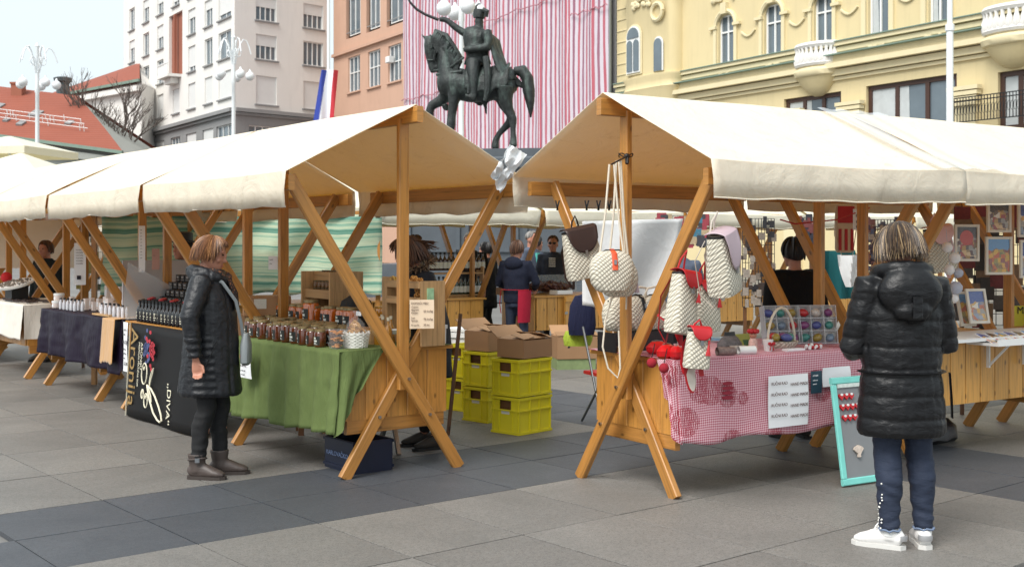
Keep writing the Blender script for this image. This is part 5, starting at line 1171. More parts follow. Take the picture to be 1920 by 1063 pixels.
o = sheet('counter_notice', 'small white notice stuck to the bare pine end of the jewellery counter', basis(Lp(S4 + .07, .05, .7), LM.to_3x3() @ Vector((0, -1, 0)), (0, 0, 1)), .14, .1, [(-.05, .01, .02, 'OPREZ'), (-.05, -.02, .014, 'ne dirati')], curl=.002)
# ---------------------------------------------------------------- woven bags
def woven():
    t = NT('woven_cotton'); c = lin((220, 212, 194)); tc = t.n('ShaderNodeTexCoord'); mp = t.n('ShaderNodeMapping'); mp.inputs['Rotation'].default_value = (0, R(38), R(0)); t.l(tc.outputs['Object'], mp.inputs[0])
    sx = t.n('ShaderNodeSeparateXYZ'); t.l(mp.outputs[0], sx.inputs[0]); n = 88.0
    a = t.math('ABSOLUTE', t.math('SINE', t.math('MULTIPLY', t.math('ADD', sx.outputs[0], t.math('MULTIPLY', sx.outputs[1], .7)), n * 2.2))); b = t.math('ABSOLUTE', t.math('SINE', t.math('MULTIPLY', t.math('ADD', sx.outputs[2], t.math('MULTIPLY', sx.outputs[1], .3)), n * 1.5)))
    h = t.math('MULTIPLY', t.math('POWER', a, .6), t.math('POWER', b, .6)); k = t.ramp(h, [(.05, lin((146, 138, 122))), (.35, lin((196, 188, 170))), (.9, lin((222, 216, 200)))])
    k = t.mix(t.math('MULTIPLY', t.noise(tc.outputs['Object'], 9, 3), .25), k, scl(c, .75)); t.col(k); t.set(Roughness=.85); t.bump(h, .9, .006); return t.m
WOV = woven(); LRED = M('red_leather', (176, 26, 34), .45, .1, 10); LBRN = M('dark_brown_leather', (50, 32, 28), .5, .15); LMAU = M('mauve_leather', (184, 164, 172), .5, .06); LORG = M('orange_leather', (214, 84, 48), .45, .08); LBEI = M('beige_strap', (206, 196, 184), .6, .06); ROPE = M('cotton_rope', (216, 206, 188), .85, .15, 60, .5, 200)
LPNK = M('pink_leather', (206, 164, 160), .5, .06)
def tassel(m, p, l=.07, r=.012):
    p = Vector(p); m.tube([p, p - Vector((0, 0, l * .25))], r * .6, 6)
    for k in range(9): a = k * .7; m.tube([p - Vector((0, 0, l * .2)), p + Vector((r * math.cos(a), r * math.sin(a), -l))], r * .3, 4)
def backpack(label, loc, rz, w_, d, h, flap, tilt=0.0, flen=.45, tas=None, strap=LBEI, hang=.14, roll=0.0, side_open=True):
    t = thing('woven_backpack', label, 'backpack', loc, rz); t.rotation_euler = (tilt, roll, rz)
    # origin at the hanging point; the bag hangs below; local -y faces out
    m = MB(); m.rings([(0, 0, -hang - h * q, w_ / 2 * a, d / 2 * b) for q, a, b in ((1, .8, .7), (.985, .96, .95), (.9, 1.0, 1.05), (.6, .97, 1.0), (.3, .9, .85), (.05, .85, .72), (0, .82, .68))], 28, True, 4); m.build('bag_body', WOV, t, True)
    m = MB(); m.rings([(0, 0, -hang + .004 - .012 * k, w_ / 2 * .85, d / 2 * .72) for k in (1, 0)], 24, False, 4); m.build('dark_rim', BLACK, t, True)
    m = MB()
    def ff(u, v):
        x = (u - .5) * w_ * .86
        if v < .35: q = v / .35; return (x, d * .36 - d * .78 * q, -hang + .012 + .012 * math.sin(q * 3.14))
        q = (v - .35) / .65; l = h * flen * (1 - .5 * abs(2 * u - 1) ** 2.5); return (x * (1 - .12 * q), -d * .42 - .07 * d * q - .012 * math.sin(q * 2), -hang + .012 - l * q)
    m.grid(ff, 14, 16); fo = m.build('flap', flap, t, True); sd = fo.modifiers.new('s', 'SOLIDIFY'); sd.thickness = .004
    m = MB(); m.box((0, -d * .56, -hang - h * flen * .95), (.018, .012, .04)); m.build('clasp', STEEL, t)
    m = MB(); m.tube([(-.03, d * .3, -hang), (-.02, d * .2, -hang * .4), (0, 0, 0), (.02, d * .2, -hang * .4), (.03, d * .3, -hang)], .006, 6); m.build('hanging_loop', strap, t, True)
    for sx in (-1, 1): MB().tube([(sx * w_ * .25, d * .45, -hang - .03), (sx * w_ * .35, d * .85, -hang - h * .4), (sx * w_ * .4, d * .75, -hang - h * .95), (sx * w_ * .36, d * .3, -hang - h * 1.18), (sx * w_ * .3, d * .3, -hang - h * .98)], [(.014, .003)] * 5, 6).build('strap', strap, t, True)
    if tas: m = MB(); tassel(m, (w_ * .3, -d * .56, -hang - h * flen * .75), .09); m.build('tassel', tas, t, True)
    return t
backpack('woven cotton backpack with dark brown pointed flap hung on the pine leg', at(1078, 405, 7.95), .35, .27, .14, .33, LBRN, flen=.5, hang=.1, roll=R(-12), strap=LBRN)
backpack('woven cotton backpack with red flap hung at the gingham corner', at(1288, 470, 7.02), .75, .2, .13, .36, LRED, flen=.28, tas=LRED, strap=LRED, roll=R(8))
backpack('second woven backpack with red strap hanging behind the red flapped one', at(1322, 490, 7.3), .6, .2, .12, .3, LRED, flen=.25, tas=LRED, strap=LRED)
backpack('large woven backpack with mauve leather flap hung under the canopy corner', at(1345, 398, 6.78), 1.0, .22, .16, .36, LMAU, flen=.62, tas=None, strap=LBEI, hang=.13, roll=R(-14))
backpack('small woven backpack with red flap hanging lowest beside the gingham', at(1312, 600, 6.75), .3, .15, .09, .22, LRED, flen=.3, tas=LRED, strap=LRED, hang=.06, roll=R(5))
backpack('woven backpack with pale pink flap hung beside the framed prints', at(1752, 400, 9.1), .3, .26, .12, .34, LPNK, flen=.4, tas=M('pale_pink_tassel', (214, 186, 190), .7), strap=LPNK, roll=R(-8), hang=.12)
def round_bag(label, loc, rz, r_, d, mat=WOV, clasp=None, ropeh=.6, name='shoulder_bag', tas=None):
    t = thing(name, label, 'handbag', loc, rz); m = MB()
    m.rings([(0, 0, z * r_, r_ * a, d * b) for z, a, b in ((-1.0, .5, .5), (-.9, .72, .85), (-.6, .95, 1.0), (-.1, 1.04, 1.05), (.35, .98, .95), (.65, .8, .8), (.82, .55, .5), (.86, .3, .3))], 26, True, 2.6); m.build('bag_body', mat, t, True)
    m = MB(); m.tube([(-r_ * .85, 0, .6 * r_), (-r_ * .3, -d * .2, .88 * r_), (r_ * .3, -d * .2, .88 * r_), (r_ * .85, 0, .6 * r_)], .006, 6); m.build('dark_seam', BLACK, t, True)
    if clasp: m = MB(); m.tube([(0, 0, r_ * .92), (0, -d * .8, r_ * .75), (0, -d * 1.08, r_ * .3), (0, -d * 1.14, -.0)], [(.018, .004)] * 4, 6, up=(0, 1, 0)); co_ = m.build('clasp_strap', clasp, t, True); MB().box((0, -d * 1.15, r_ * .35), (.016, .01, .03)).build('buckle', STEEL, co_)
    if ropeh:
        for dx in (-1, 1): MB().tube([(dx * r_ * .55, 0, r_ * .75), (dx * r_ * .3, 0, r_ + ropeh * .4), (dx * .015, 0, r_ + ropeh)], .007, 6).build('rope_strap', ROPE, t, True)
    if tas: m = MB(); tassel(m, (r_ * .95, -.02, 0), .1); m.build('tassel', tas, t, True)
    return t
round_bag('round woven shoulder bag with orange clasp hung on long rope', at(1147, 506, 7.35), .2, .14, .07, clasp=LORG, ropeh=.52)
round_bag('plain round woven bag hanging behind the orange clasped one', at(1160, 520, 7.5), .3, .125, .06, ropeh=.62, tas=LMAU)
for px, lab_, ty in ((1160, 'woven bucket bag standing first in the row behind the pine post', None), (1192, 'woven bucket bag with dark tab standing in the middle of the row', BLACK), (1222, 'woven bucket bag standing last in the row nearest the red purses', None)):
    t = round_bag(lab_, Rx(px, .22, TZ + .26), AR + .2, .13, .075, clasp=ty, ropeh=0); m = MB(); m.tube([(-.1, 0, .08), (-.08, -.03, .16), (.0, -.04, .17), (.08, -.03, .16), (.1, 0, .08)], .008, 6); m.build('handle', ROPE, t, True)
o = MB().box((0, 0, .065), (.5, .2, .13)).build('black_display_box', BLACK, None, label='black display box under the row of woven bucket bags', cat='box'); o.location = Rx(1192, .22, TZ); o.rotation_euler = (0, 0, AR)
# hanging rope loop over the post
o = MB().tube([at(1160, 300, 7.6), at(1168, 420, 7.55), at(1176, 520, 7.55), at(1174, 580, 7.6)], .006, 6).build('cotton_rope', ROPE, None, True, label='cotton rope hanging down along the front post', cat='rope')
o = MB().tube([at(1147, 560, 7.5), at(1135, 600, 7.45), at(1130, 650, 7.45), at(1140, 690, 7.45), at(1158, 708, 7.45), at(1163, 690, 7.45), at(1160, 620, 7.45)], .006, 6).build('rope_handle', ROPE, None, True, label='loop of braided rope strap dangling over the bare counter end', cat='rope')
kl = fmat(RM @ Vector((0, 0, 2.17)), AR).inverted(); ka, kb2 = kl @ (at(1147, 506, 7.35) + Vector((0, 0, .66))), kl @ (at(1160, 520, 7.5) + Vector((0, 0, .745)))
o = MB().tube([(-.03, -.05, -.01), ka], .006, 5).tube([(-.03, -.05, -.01), kb2], .006, 5).tube([Vector((.05 * math.cos(a), .04 * math.sin(a), .012 * math.sin(a * 2.3))) for a in [j * .45 for j in range(30)]], .004, 5).ball((-.03, -.05, -.01), .02, 8, 6).tube([(-.03, -.05, -.01), (-.045, -.07, -.06)], .012, 6).build('knotted_rope', BLACK, None, True, label='dark cord knotted round the front post holding the rope bags', cat='rope'); o.location = RM @ Vector((0, 0, 2.17)); o.rotation_euler = (0, 0, AR)
# red purses and flat shoes at the corner
REDS = M('red_satin', (196, 22, 30), .3, .12, 12, .3, 30)
for i, (px, y, z, s_) in enumerate(((1232, -.1, .0, 1.0), (1250, -.33, -.005, 1.1), (1268, -.4, .0, 1.0))):
    t = thing('red_purse', ('upright red satin purse beside the bucket bags', 'plump red satin purse lying at the counter corner', 'red satin purse with silver clasp next to the gingham')[i], 'purse', Rx(px, y, TZ + z), .4 + i * .5); MB().rings([(0, 0, zz * s_, a * s_, b * s_) for zz, a, b in ((0, .05, .03), (.02, .075, .05), (.05, .08, .05), (.075, .055, .03), (.085, .04, .012))], 16).build('pouch', REDS, t, True); MB().tube([(-.04 * s_, 0, .085 * s_), (0, 0, .09 * s_), (.04 * s_, 0, .085 * s_)], .005, 6).build('clasp', STEEL, t, True)
for i, (px, py, D) in enumerate(((1222, 680, 7.3), (1245, 690, 7.22))):
    o = thing('pendant_heart', ('dark red pompom charm dangling over the counter end', 'red pompom charm dangling beside the gingham edge')[i], 'charm', at(px, py, D)); MB().ball((0, 0, 0), .032, 10, 8).build('pompom', M('dark_red_wool', (150, 24, 40), .9, .2, 60, .8, 120), o, True); MB().tube([(0, 0, .03), (.02, 0, .12)], .003, 5).build('cord', BLACK, o)
for i, (px, py, D, rz) in enumerate(((1292, 700, 6.85, .5), (1262, 610, 7.1, 1.2))):
    t = thing('woven_slipper', ('woven slipper with red band hanging below the small backpack', 'woven slipper with beige sole lying above the red purses')[i], 'slipper', at(px, py, D), rz); t.rotation_euler = (R(78 if i == 0 else 30), 0, rz)
    pts = [(.038 * math.cos(a * .3142) * (1.15 if math.sin(a * .3142) > 0 else .9), .115 * math.sin(a * .3142)) for a in range(20)]
    MB().prism(pts, .014).build('sole', LRED, t); MB().prism([(x * .9, y * .92) for x, y in pts], .004, Matrix.Translation((0, 0, .0145))).build('insole', LBEI, t)
    m = MB(); m.grid(lambda u, v: (.043 * math.cos(math.pi * u), .03 + .06 * v, .015 + .045 * math.sin(math.pi * u)), 10, 3); m.build('band', WOV if i else LRED, t, True)
# small goods on the gingham
t = thing('lace_purse', 'black and white lace patterned purse on the gingham', 'purse', Rx(1368, -.28), AR); MB().rings([(0, 0, z, a, b) for z, a, b in ((0, .08, .05), (.02, .1, .06), (.06, .1, .06), (.1, .07, .035), (.115, .05, .015))], 18).build('pouch', M('black_lace', (86, 80, 80), .7, .95, 55), t, True); MB().rings([(0, 0, .115, .05, .016), (0, 0, .14, .045, .012)], 14).build('black_clasp', BLACK, t, True)
for i, (px, y, mt, lab_) in enumerate(((1360, -.4, M('patterned_roll', (128, 110, 104), .6, .8, 50), 'patterned paper roll lying along the gingham edge'), (1400, -.42, WHITE, 'white hollow paper roll lying beside the patterned one'), (1382, -.36, M('grey_roll', (150, 140, 132), .6, .6, 40), 'grey patterned roll lying behind the other two'))):
    o = MB().tube([(-.06, 0, .028), (.06, 0, .028)], .028, 16, cap=False).tube([(.06, 0, .028), (-.06, 0, .028)], .022, 16, cap=False).build('paper_roll', mt, None, True, label=lab_, cat='roll'); o.location = Rx(px, y); o.rotation_euler = (0, 0, AR - .25)
t = thing('rag_doll', 'small rag doll with red flower hat on the gingham', 'doll', Rx(1412, -.2), AR); MB().rings([(0, 0, z, a, a) for z, a in ((0, .035), (.06, .03), (.08, .018))], 12).build('body', M('floral_rag', (206, 170, 160), .8, .6, 60), t, True); MB().ball((0, 0, .1), .026, 12, 8).build('head', SKIN, t, True); m = MB(); [m.ball((.028 * math.cos(a), .028 * math.sin(a), .128), .016, 8, 6) for a in [k * .9 for k in range(7)]]; m.build('flower_hat', LRED, t, True)
t = thing('ribbon_pot', 'little white pot with red ribbon bow on the gingham', 'pot', Rx(1440, -.34), AR); MB().lathe([(.025, 0), (.035, .07), (.037, .08), (.03, .08)], n=14).build('pot', WHITE, t, True); m = MB(); [m.ball((sx * .018, -.035, .055), (.018, .008, .012), 8, 6) for sx in (-1, 1)]; m.tube([(-.005, -.036, .05), (-.02, -.038, .01)], .004, 5); m.tube([(.005, -.036, .05), (.015, -.038, .01)], .004, 5); m.build('ribbon', LRED, t, True)
t = thing('green_card', 'olive green printed card leaning among the small goods', 'card', Rx(1400, -.12), AR); MB().box((0, 0, .055), (.12, .006, .11)).xf(Matrix.Rotation(R(-25), 4, 'X')).build('card_body', M('olive_card', (136, 140, 66), .6, .15), t); MB().box((.01, -.005, .045), (.05, .003, .04)).xf(Matrix.Rotation(R(-25), 4, 'X')).build('printed_leaf', M('dark_green_print', (50, 80, 50), .6), t)
t = thing('handled_basket', 'pale wicker basket with tall hoop handle holding painted eggs', 'basket', Rx(1465, -.2), AR); MB().rings([(0, 0, z, a, a * .75) for z, a in ((0, .1), (.03, .13), (.05, .135), (.045, .12))], 22).build('bowl', WOV, t, True); MB().tube([(.13 * math.cos(a * .2618), 0, .04 + .24 * math.sin(a * .2618)) for a in range(13)], .009, 6).build('handle', ROPE, t, True)
eggc = [(60, 130, 122), (120, 60, 110), (176, 40, 44), (150, 130, 60), (70, 80, 140), (200, 190, 180), (110, 130, 150)]
eggm = [M('egg_%d' % i, c, .3, .5, 70, coat=.3) for i, c in enumerate(eggc)]
eggmesh = [MB().rings([(0, 0, z, a, a) for z, a in ((-.04, .004), (-.036, .014), (-.02, .026), (0, .03), (.02, .025), (.036, .013), (.042, .003))], 14).mesh('painted_egg', m_, True) for m_ in eggm]
for k in range(5): o = obj('painted_egg', eggmesh[k], None, Rx(1465, -.2, TZ + .075) + Vector((.06 * math.cos(k * 1.3), .04 * math.sin(k * 1.3), 0)), None, 'painted egg lying in the hoop handled basket', 'egg', 'painted eggs in the basket'); o.rotation_euler = (1.4, k, k * 2)
eb = Rep(lambda: (lambda t: ([MB().box((x, 0, .14), (.006, .07, .28)).build('divider', MILKY, t) for x in (-.14, -.047, .047, .14)], [MB().box((0, 0, z), (.28, .068, .006)).build('shelf', MILKY, t) for z in (.003, .094, .186, .277)], MB().box((0, .034, .14), (.28, .004, .28)).build('back', MILKY, t), t)[-1])(thing('egg_case', 'x', 'case', group='clear cases of painted eggs')))
for ci, (px, y, rz, lab_) in enumerate(((1533, -.12, AR - .5, 'upright clear case with nine painted eggs facing the square'), (1468, -.02, AR - .3, 'clear case of painted eggs standing behind the hoop basket'))):
    c = eb(Rx(px, y), rz, lab_); c.rotation_euler = (R(-12), 0, rz); mm = Matrix.Translation(c.location) @ c.rotation_euler.to_matrix().to_4x4()
    for a in range(3):
        for b in range(3): o = obj('painted_egg', eggmesh[(a * 3 + b + ci * 2) % 7], None, mm @ Vector((-.093 + .093 * a, -.005, .046 + .091 * b)), None, 'painted egg in the %s compartment, %s row, of the %s case' % (('first', 'second', 'third')[a], ('bottom', 'middle', 'top')[b], ('facing', 'rear')[ci]), 'egg', 'painted eggs in cases'); o.rotation_euler = (0, 1.2 + .3 * b, rz + .4 * a)
t = thing('red_bead_bag', 'clear bag of red and white beads on the gingham edge', 'bead bag', Rx(1525, -.4), AR); m = MB()
for k in range(40): m.ball((r4.uniform(-.09, .09), r4.uniform(-.03, .03), .012 + .02 * r4.random()), .012, 6, 5); m.m = k % 2
m.build('beads', [LRED, WHITE], t, True)
o = MB().box((0, 0, .008), (.16, .06, .016), ch=.004).build('white_packet', PAPER, None, label='flat white wrapped packet lying on the gingham', cat='packet'); o.location = Rx(1488, -.4); o.rotation_euler = (0, 0, AR)
o = MB().box((0, 0, .01), (.26, .2, .02)).build('blue_booklet', M('blue_print_card', (120, 160, 186), .4, .5, 14), None, label='blue printed booklet lying at the back of the gingham stall', cat='booklet'); o.location = Rx(1370, .3, TZ + .02); o.rotation_euler = (0, 0, AR)
for px, lab_ in ((1045, 'dark clothes peg pinned first on the inner eave beam'), (1100, 'dark clothes peg pinned second on the inner eave beam'), (1122, 'dark clothes peg pinned third on the inner eave beam'), (1142, 'dark clothes peg pinned nearest the post')):
    o = MB().bar((-.012, 0, 0), (.004, 0, -.07), .012, .01).bar((.014, 0, 0), (-.004, 0, -.07), .012, .01).build('clothes_peg', BLACK, None, label=lab_, cat='clothes peg'); o.location = at(px, 376, 8.2)
# ---------------------------------------------------------------- teal framed board
p0 = on(1580, 914); ax = Vector((.867, .5, 0))
bm_ = basis(p0 + Vector((0, 0, .012)), ax, Vector((-.11, .12, .985)))
fb = thing('framed_board', 'grey board in distressed teal frame leaning on the gingham stall with heart charms', 'board'); fb.matrix_world = bm_
TEAL = M('distressed_teal', (124, 206, 196), .6, .15, 12, .3, 30); W_, H_ = .46, .7
for a, b in (((0, .02), (W_, .02)), ((0, H_ - .02), (W_, H_ - .02))): MB().bar((*a, 0), (*b, 0), .045, .025, (0, 0, 1), .006).build('frame_rail', TEAL, fb)
for x in (.02, W_ - .02): MB().bar((x, .045, 0), (x, H_ - .045, 0), .045, .024, (0, 0, 1), .006).build('frame_stile', TEAL, fb)
MB().box((W_ / 2, H_ / 2, -.004), (W_ - .07, H_ - .07, .006)).build('grey_panel', M('grey_felt', (128, 130, 132), .8, .08), fb); MB().box((W_ / 2, H_ - .055, .004), (W_ - .1, .025, .01)).build('white_trim', M('flaking_white', (206, 214, 208), .7, .3, 40), fb)
def heart(w_): return [(w_ * .5 * 16 * math.sin(t) ** 3 / 16, w_ * .5 * (13 * math.cos(t) - 5 * math.cos(2*t) - 2 * math.cos(3*t) - math.cos(4*t)) / 16) for t in [k * .3142 for k in range(20)]]
hb = MB().prism(heart(.046), .012).mesh('heart_charm', REDS); wb = MB().prism([(.012 * math.cos(a), .008 * math.sin(a)) for a in [k * .7 for k in range(9)]], .003).mesh('white_bow', WHITE)
for r_, (y, xs) in enumerate(((.575, (.07, .115, .16)), (.505, (.07, .115, .16, .205)), (.435, (.08, .125, .17)))):
    for k, x in enumerate(xs):
        o = obj('heart_charm', hb, None, None, None, 'red heart charm with bow, number %s of the %s row on the teal board' % (('one', 'two', 'three', 'four')[k], ('top', 'middle', 'bottom')[r_]), 'charm', 'heart charms on the framed board'); o.matrix_world = bm_ @ Matrix.Translation((x, y, .004)); obj('bow', wb, o, (0, .012, .013))
o = MB().prism([(.05 * math.cos(a) * (.6 + .4 * math.sin(3 * a)), .04 * math.sin(a)) for a in [k * .4 for k in range(15)]], .012).build('angel_charm', M('white_brown_charm', (206, 190, 176), .7, .5, 60), None, label='white and brown bow charm low on the teal framed board', cat='charm'); o.matrix_world = bm_ @ Matrix.Translation((.17, .21, .004))
for x, y, c, lab_ in ((.27, .62, (160, 160, 156), 'small picture card at the top of the teal framed board'), (.27, .49, (206, 170, 130), 'small tan card beside the hearts on the framed board'), (.27, .43, (90, 130, 190), 'small blue card beside the hearts on the framed board')): o = MB().box((0, 0, 0), (.05, .06, .003)).build('small_card', M('card%d' % c[0], c, .6, .3, 60), None, label=lab_, cat='card'); o.matrix_world = bm_ @ Matrix.Translation((x, y, .006))
# ---------------------------------------------------------------- framed prints stall
def print_mat(i, sky_, pal):
    t = NT('print_%d' % i); tc = t.n('ShaderNodeTexCoord'); sp = t.n('ShaderNodeSeparateXYZ'); t.l(tc.outputs['Object'], sp.inputs[0])
    vo = t.n('ShaderNodeTexVoronoi', Scale=26.0, distance='CHEBYCHEV'); t.l(t.coord('Object', (1, 1, .7)), vo.inputs[0]); sc = t.n('ShaderNodeSeparateColor'); t.l(vo.outputs['Color'], sc.inputs[0])
    k = t.ramp(sc.outputs[0], [(j / (len(pal) - 1), lin(c)) for j, c in enumerate(pal)]); edge = t.math('ADD', sp.outputs[1], t.math('MULTIPLY', t.noise(tc.outputs['Object'], 14, 2), .09))
    k = t.mix(t.math('GREATER_THAN', edge, .075 + .01 * (i % 3)), k, lin(sky_)); t.col(k); t.set(Roughness=.25); return t.m
pals = [((30, 70, 150), [(180, 60, 40), (220, 170, 60), (60, 110, 160), (230, 220, 200), (40, 40, 60)]), ((40, 30, 34), [(180, 40, 36), (60, 50, 60), (220, 170, 60), (230, 225, 215), (30, 30, 40)]), ((90, 150, 200), [(190, 60, 40), (230, 180, 60), (90, 120, 70), (200, 90, 50), (70, 60, 80)])]
pmats = [print_mat(i, *p) for i, p in enumerate(pals)]
FRW = M('pale_frame', (214, 206, 192), .5, .06)
def picture(label, M4, w_, h, pm, name='framed_print'):
    t = thing(name, label, 'picture'); t.matrix_world = M4; f = .02
    for sx in (-1, 1): MB().box((sx * (w_ / 2 - f / 2), 0, 0), (f, h, .02)).build('frame_stile', FRW, t)
    for sy in (-1, 1): MB().box((0, sy * (h / 2 - f / 2), 0), (w_ - 2 * f, f, .02)).build('frame_rail', FRW, t)
    MB().box((0, 0, -.004), (w_ - f * 1.5, h - f * 1.5, .004)).build('print', pm, t); MB().box((0, 0, .0015), (w_ - f * 1.6, h - f * 1.6, .002)).build('glass_pane', glassy('pane_glass', (240, 245, 250), .08, .03) if 'pane_glass' not in bpy.data.materials else bpy.data.materials['pane_glass'], t)
    return t
def wallm(px0, px1, py0, py1, D, lean=0.0):
    a = at((px0 + px1) / 2, (py0 + py1) / 2, D); return basis(a, (1, .25, 0), (0, .0 + lean, 1)), (px1 - px0) * D / F * 1.03, (py1 - py0) * D / F
for i, (x0, x1, y0, y1, D, ln_, lab_) in enumerate(((1787, 1838, 421, 490, 9.3, 0, 'framed print of a red sunset over a dark town hung by the pompoms'), (1848, 1898, 374, 436, 9.4, 0, 'framed print of orange houses hung just under the canopy'), (1845, 1900, 444, 515, 9.4, 0, 'framed print of a street between colourful roofs hung below the orange houses'), (1905, 1960, 374, 445, 9.5, 0, 'framed print with a bright blue sky hung at the stall edge'), (1909, 1965, 450, 521, 9.5, 0, 'framed print of blue water hung at the lower stall edge'), (1812, 1853, 541, 607, 9.2, .25, 'framed print of twin spires under a blue sky standing on the counter'), (1795, 1826, 546, 612, 9.28, .3, 'framed print in violet tones half hidden behind the twin spires print'))):
    m4, w_, h = wallm(x0, x1, y0, y1, D, ln_); picture(lab_, m4, w_, h, pmats[(0, 1, 2, 0, 0, 0, 2)[i] if i != 0 else 1])
m4, w_, h = wallm(1787, 1838, 421, 490, 9.28); o = MB().prism([(.06 * math.cos(a), .06 * math.sin(a)) for a in [k * .314 for k in range(20)]], .0006, Matrix.Translation((0, .04, -.001))).build('red_sun', M('red_sun_print', (196, 40, 30), .4), bpy.data.objects['framed_print']); o.matrix_parent_inverse = Matrix.Identity(4)
o = MB().box((PR + .9, -.36, TZ + .012), (1.9, .52, .024)).xf(RM).build('white_counter_board', WHITE, None, label='white board laid on the prints counter', cat='board')
t = thing('postcard_shelf', 'narrow white shelf with slanted postcards fixed to the prints counter', 'shelf'); t.matrix_world = RM @ Matrix.Translation((PR + 1.3, -.6, TZ - .02))
MB().box((0, 0, 0), (1.4, .26, .02)).build('shelf_board', WHITE, t); MB().box((0, -.135, .015), (1.4, .01, .05)).build('front_lip', WHITE, t)
for x in (-.45, .0, .45): MB().bar((x, .12, -.01), (x, .12, -.2), .025, .015).bar((x, -.06, -.012), (x, .11, -.18), .02, .012).build('bracket', WHITE, t)
for k in range(12): o = obj('postcard', MB().box((0, 0, 0), (.1, .15, .004)).mesh('postcard', pmats[k % 3]), t, (-.62 + .11 * k, .0, .035)); o.rotation_euler = (R(22), R(8), 0); obj('card_border', pmesh('cbord', lambda: MB().box((0, 0, -.003), (.112, .165, .003)).mesh('card_border', PAPER)), o)
ppm = M('pompom_white', (226, 222, 220), .9, .12, 40, .8, 90); ppg = M('pompom_grey', (176, 178, 190), .9, .12, 40, .8, 90)
for i, (px, py, r_) in enumerate(((1776, 464, .04), (1790, 484, .042), (1780, 506, .04), (1797, 512, .036), (1792, 540, .05), (1788, 560, .036))):
    t = thing('wool_pompom', ('white wool pompom at the top of the hanging garland', 'white wool pompom second on the garland', 'white wool pompom third on the garland', 'grey wool pompom third on the garland', 'large grey pompom low on the garland', 'white pompom lowest on the garland')[i], 'pompom', at(px, py, 8.9), group='pompom garland'); m = MB(); m.ball((0, 0, 0), r_, 16, 12)
    for v in m.v: v *= 1 + .12 * mnoise.noise(v * 60 + Vector((i, 0, 0)))
    m.build('wool_ball', ppg if i in (3, 4) else ppm, t, True); MB().tube([(0, 0, r_), (.0, .02, r_ + .1)], .002, 4).build('thread', ppg, t)
sheet('yellow_sign', 'yellow sign with bold black letters at the edge of the prints stall', basis(at(1925, 592, 10.4), (1, .2, 0), (0, 0, 1)), .26, .18, [(-.1, .02, .09, 'MEMO', BLACK)], mat=M('yellow_card', (206, 198, 60), .6, .08), curl=.003)
t = thing('black_holdall', 'black slumped holdall bag on the paving under the prints counter', 'bag', Rp(PR + .9, .1), AR + .1); m = MB(); m.rings([(0, 0, z, a, b) for z, a, b in ((0, .24, .13), (.03, .27, .16), (.12, .26, .15), (.18, .2, .1), (.2, .12, .04))], 20, True, 3)
for v in m.v: v += Vector((0, 0, .02 * mnoise.noise(v * 9)))
m.build('bag_body', M('black_nylon', (28, 27, 30), .4, .3, 8, .8, 14), t, True); MB().tube([(-.12, 0, .17), (-.08, .02, .26), (.08, .02, .26), (.12, 0, .17)], .012, 6).build('handle', BLACK, t, True)
# hanging striped bag, cables and socket strip in the bag stall
t = thing('striped_bag', 'small red and cream striped drawstring bag hung from the rear eave', 'bag', at(1583, 385, 9.9), .2); m = MB(); m.rings([(0, 0, z, a, .03) for z, a in ((-.4, .06), (-.37, .08), (-.1, .08), (0, .07))], 18, True, 4); m.build('bag_body', M('cream_canvas_bag', (206, 186, 160), .8), t, True)
for x in (-.055, 0, .055): MB().box((x, -.033, -.29), (.026, .006, .18)).build('red_stripe', LRED, t)
MB().box((0, -.033, -.08), (.15, .008, .14)).build('red_band', LRED, t); MB().tube([(-.08, 0, -.05), (-.1, -.02, -.25), (-.04, -.03, -.42), (.06, -.03, -.42), (.1, -.02, -.2)], .004, 5).build('drawstring', ROPE, t)
t = thing('socket_strip', 'white socket strip hanging on a red cable by the rear post', 'socket strip', at(1607, 400, 9.6), .1); MB().box((0, 0, -.05), (.06, .04, .17), ch=.006).build('housing', WHITE, t); [MB().lathe([(.018, 0), (.018, .003)], n=12).xf(basis((0, -.021, z), (1, 0, 0), (0, 0, 1))).build('socket', M('grey_socket', (120, 120, 120), .5), t) for z in (-.02, -.07, -.11)]
o = MB().tube([at(1463, 412, 8.9), at(1490, 420, 8.95), at(1530, 416, 9.1), at(1570, 412, 9.4), at(1607, 398, 9.6), at(1630, 390, 9.7)], .006, 5).build('red_cable', LRED, None, True, label='red cable strung between the stall posts', cat='cable')
# back row goods seen through the front stalls
for k, (px0, px1, y, z0, lab_, gname) in enumerate(((782, 905, .1, TZ, 'dark spirit bottle on the lower shelf of the back row rack', 'bottles low on the back rack'), (786, 905, .16, TZ + .33, 'dark spirit bottle on the upper shelf of the back row rack', 'bottles high on the back rack'))):
    bb = bottle('spirit_bottle', lab_, gname, glass('dark_spirit%d' % k, (58, 30, 20) if k else (50, 60, 44)), .035, .25, BLACK, .35, LWHT); n_ = 16
    for i in range(n_): bb(Cx(px0 + (px1 - px0) * i / (n_ - 1), y, z0 + .02), jz())
t = thing('bottle_rack', 'two tier wooden rack full of spirit bottles in the back row', 'rack', Cx(845, .15, TZ), AR); L_ = .95
for z in (.31, .01): MB().box((0, 0, z), (L_, .2, .02)).build('shelf_board', WOODL, t)
for x in (-L_ / 2, L_ / 2): MB().box((x, 0, .2), (.02, .18, .4)).build('side_panel', WOODL, t)
m = MB()
for k in range(60): c = Cx(r4.uniform(1000, 1062), r4.uniform(-.1, .35), TZ + .03 + .1 * r4.random()); m.tube([c, c + Vector((r4.uniform(-.1, .1), .08, r4.uniform(0, .04))), c + Vector((r4.uniform(-.2, .2), .12, 0))], [.02, .03, .012], 6)
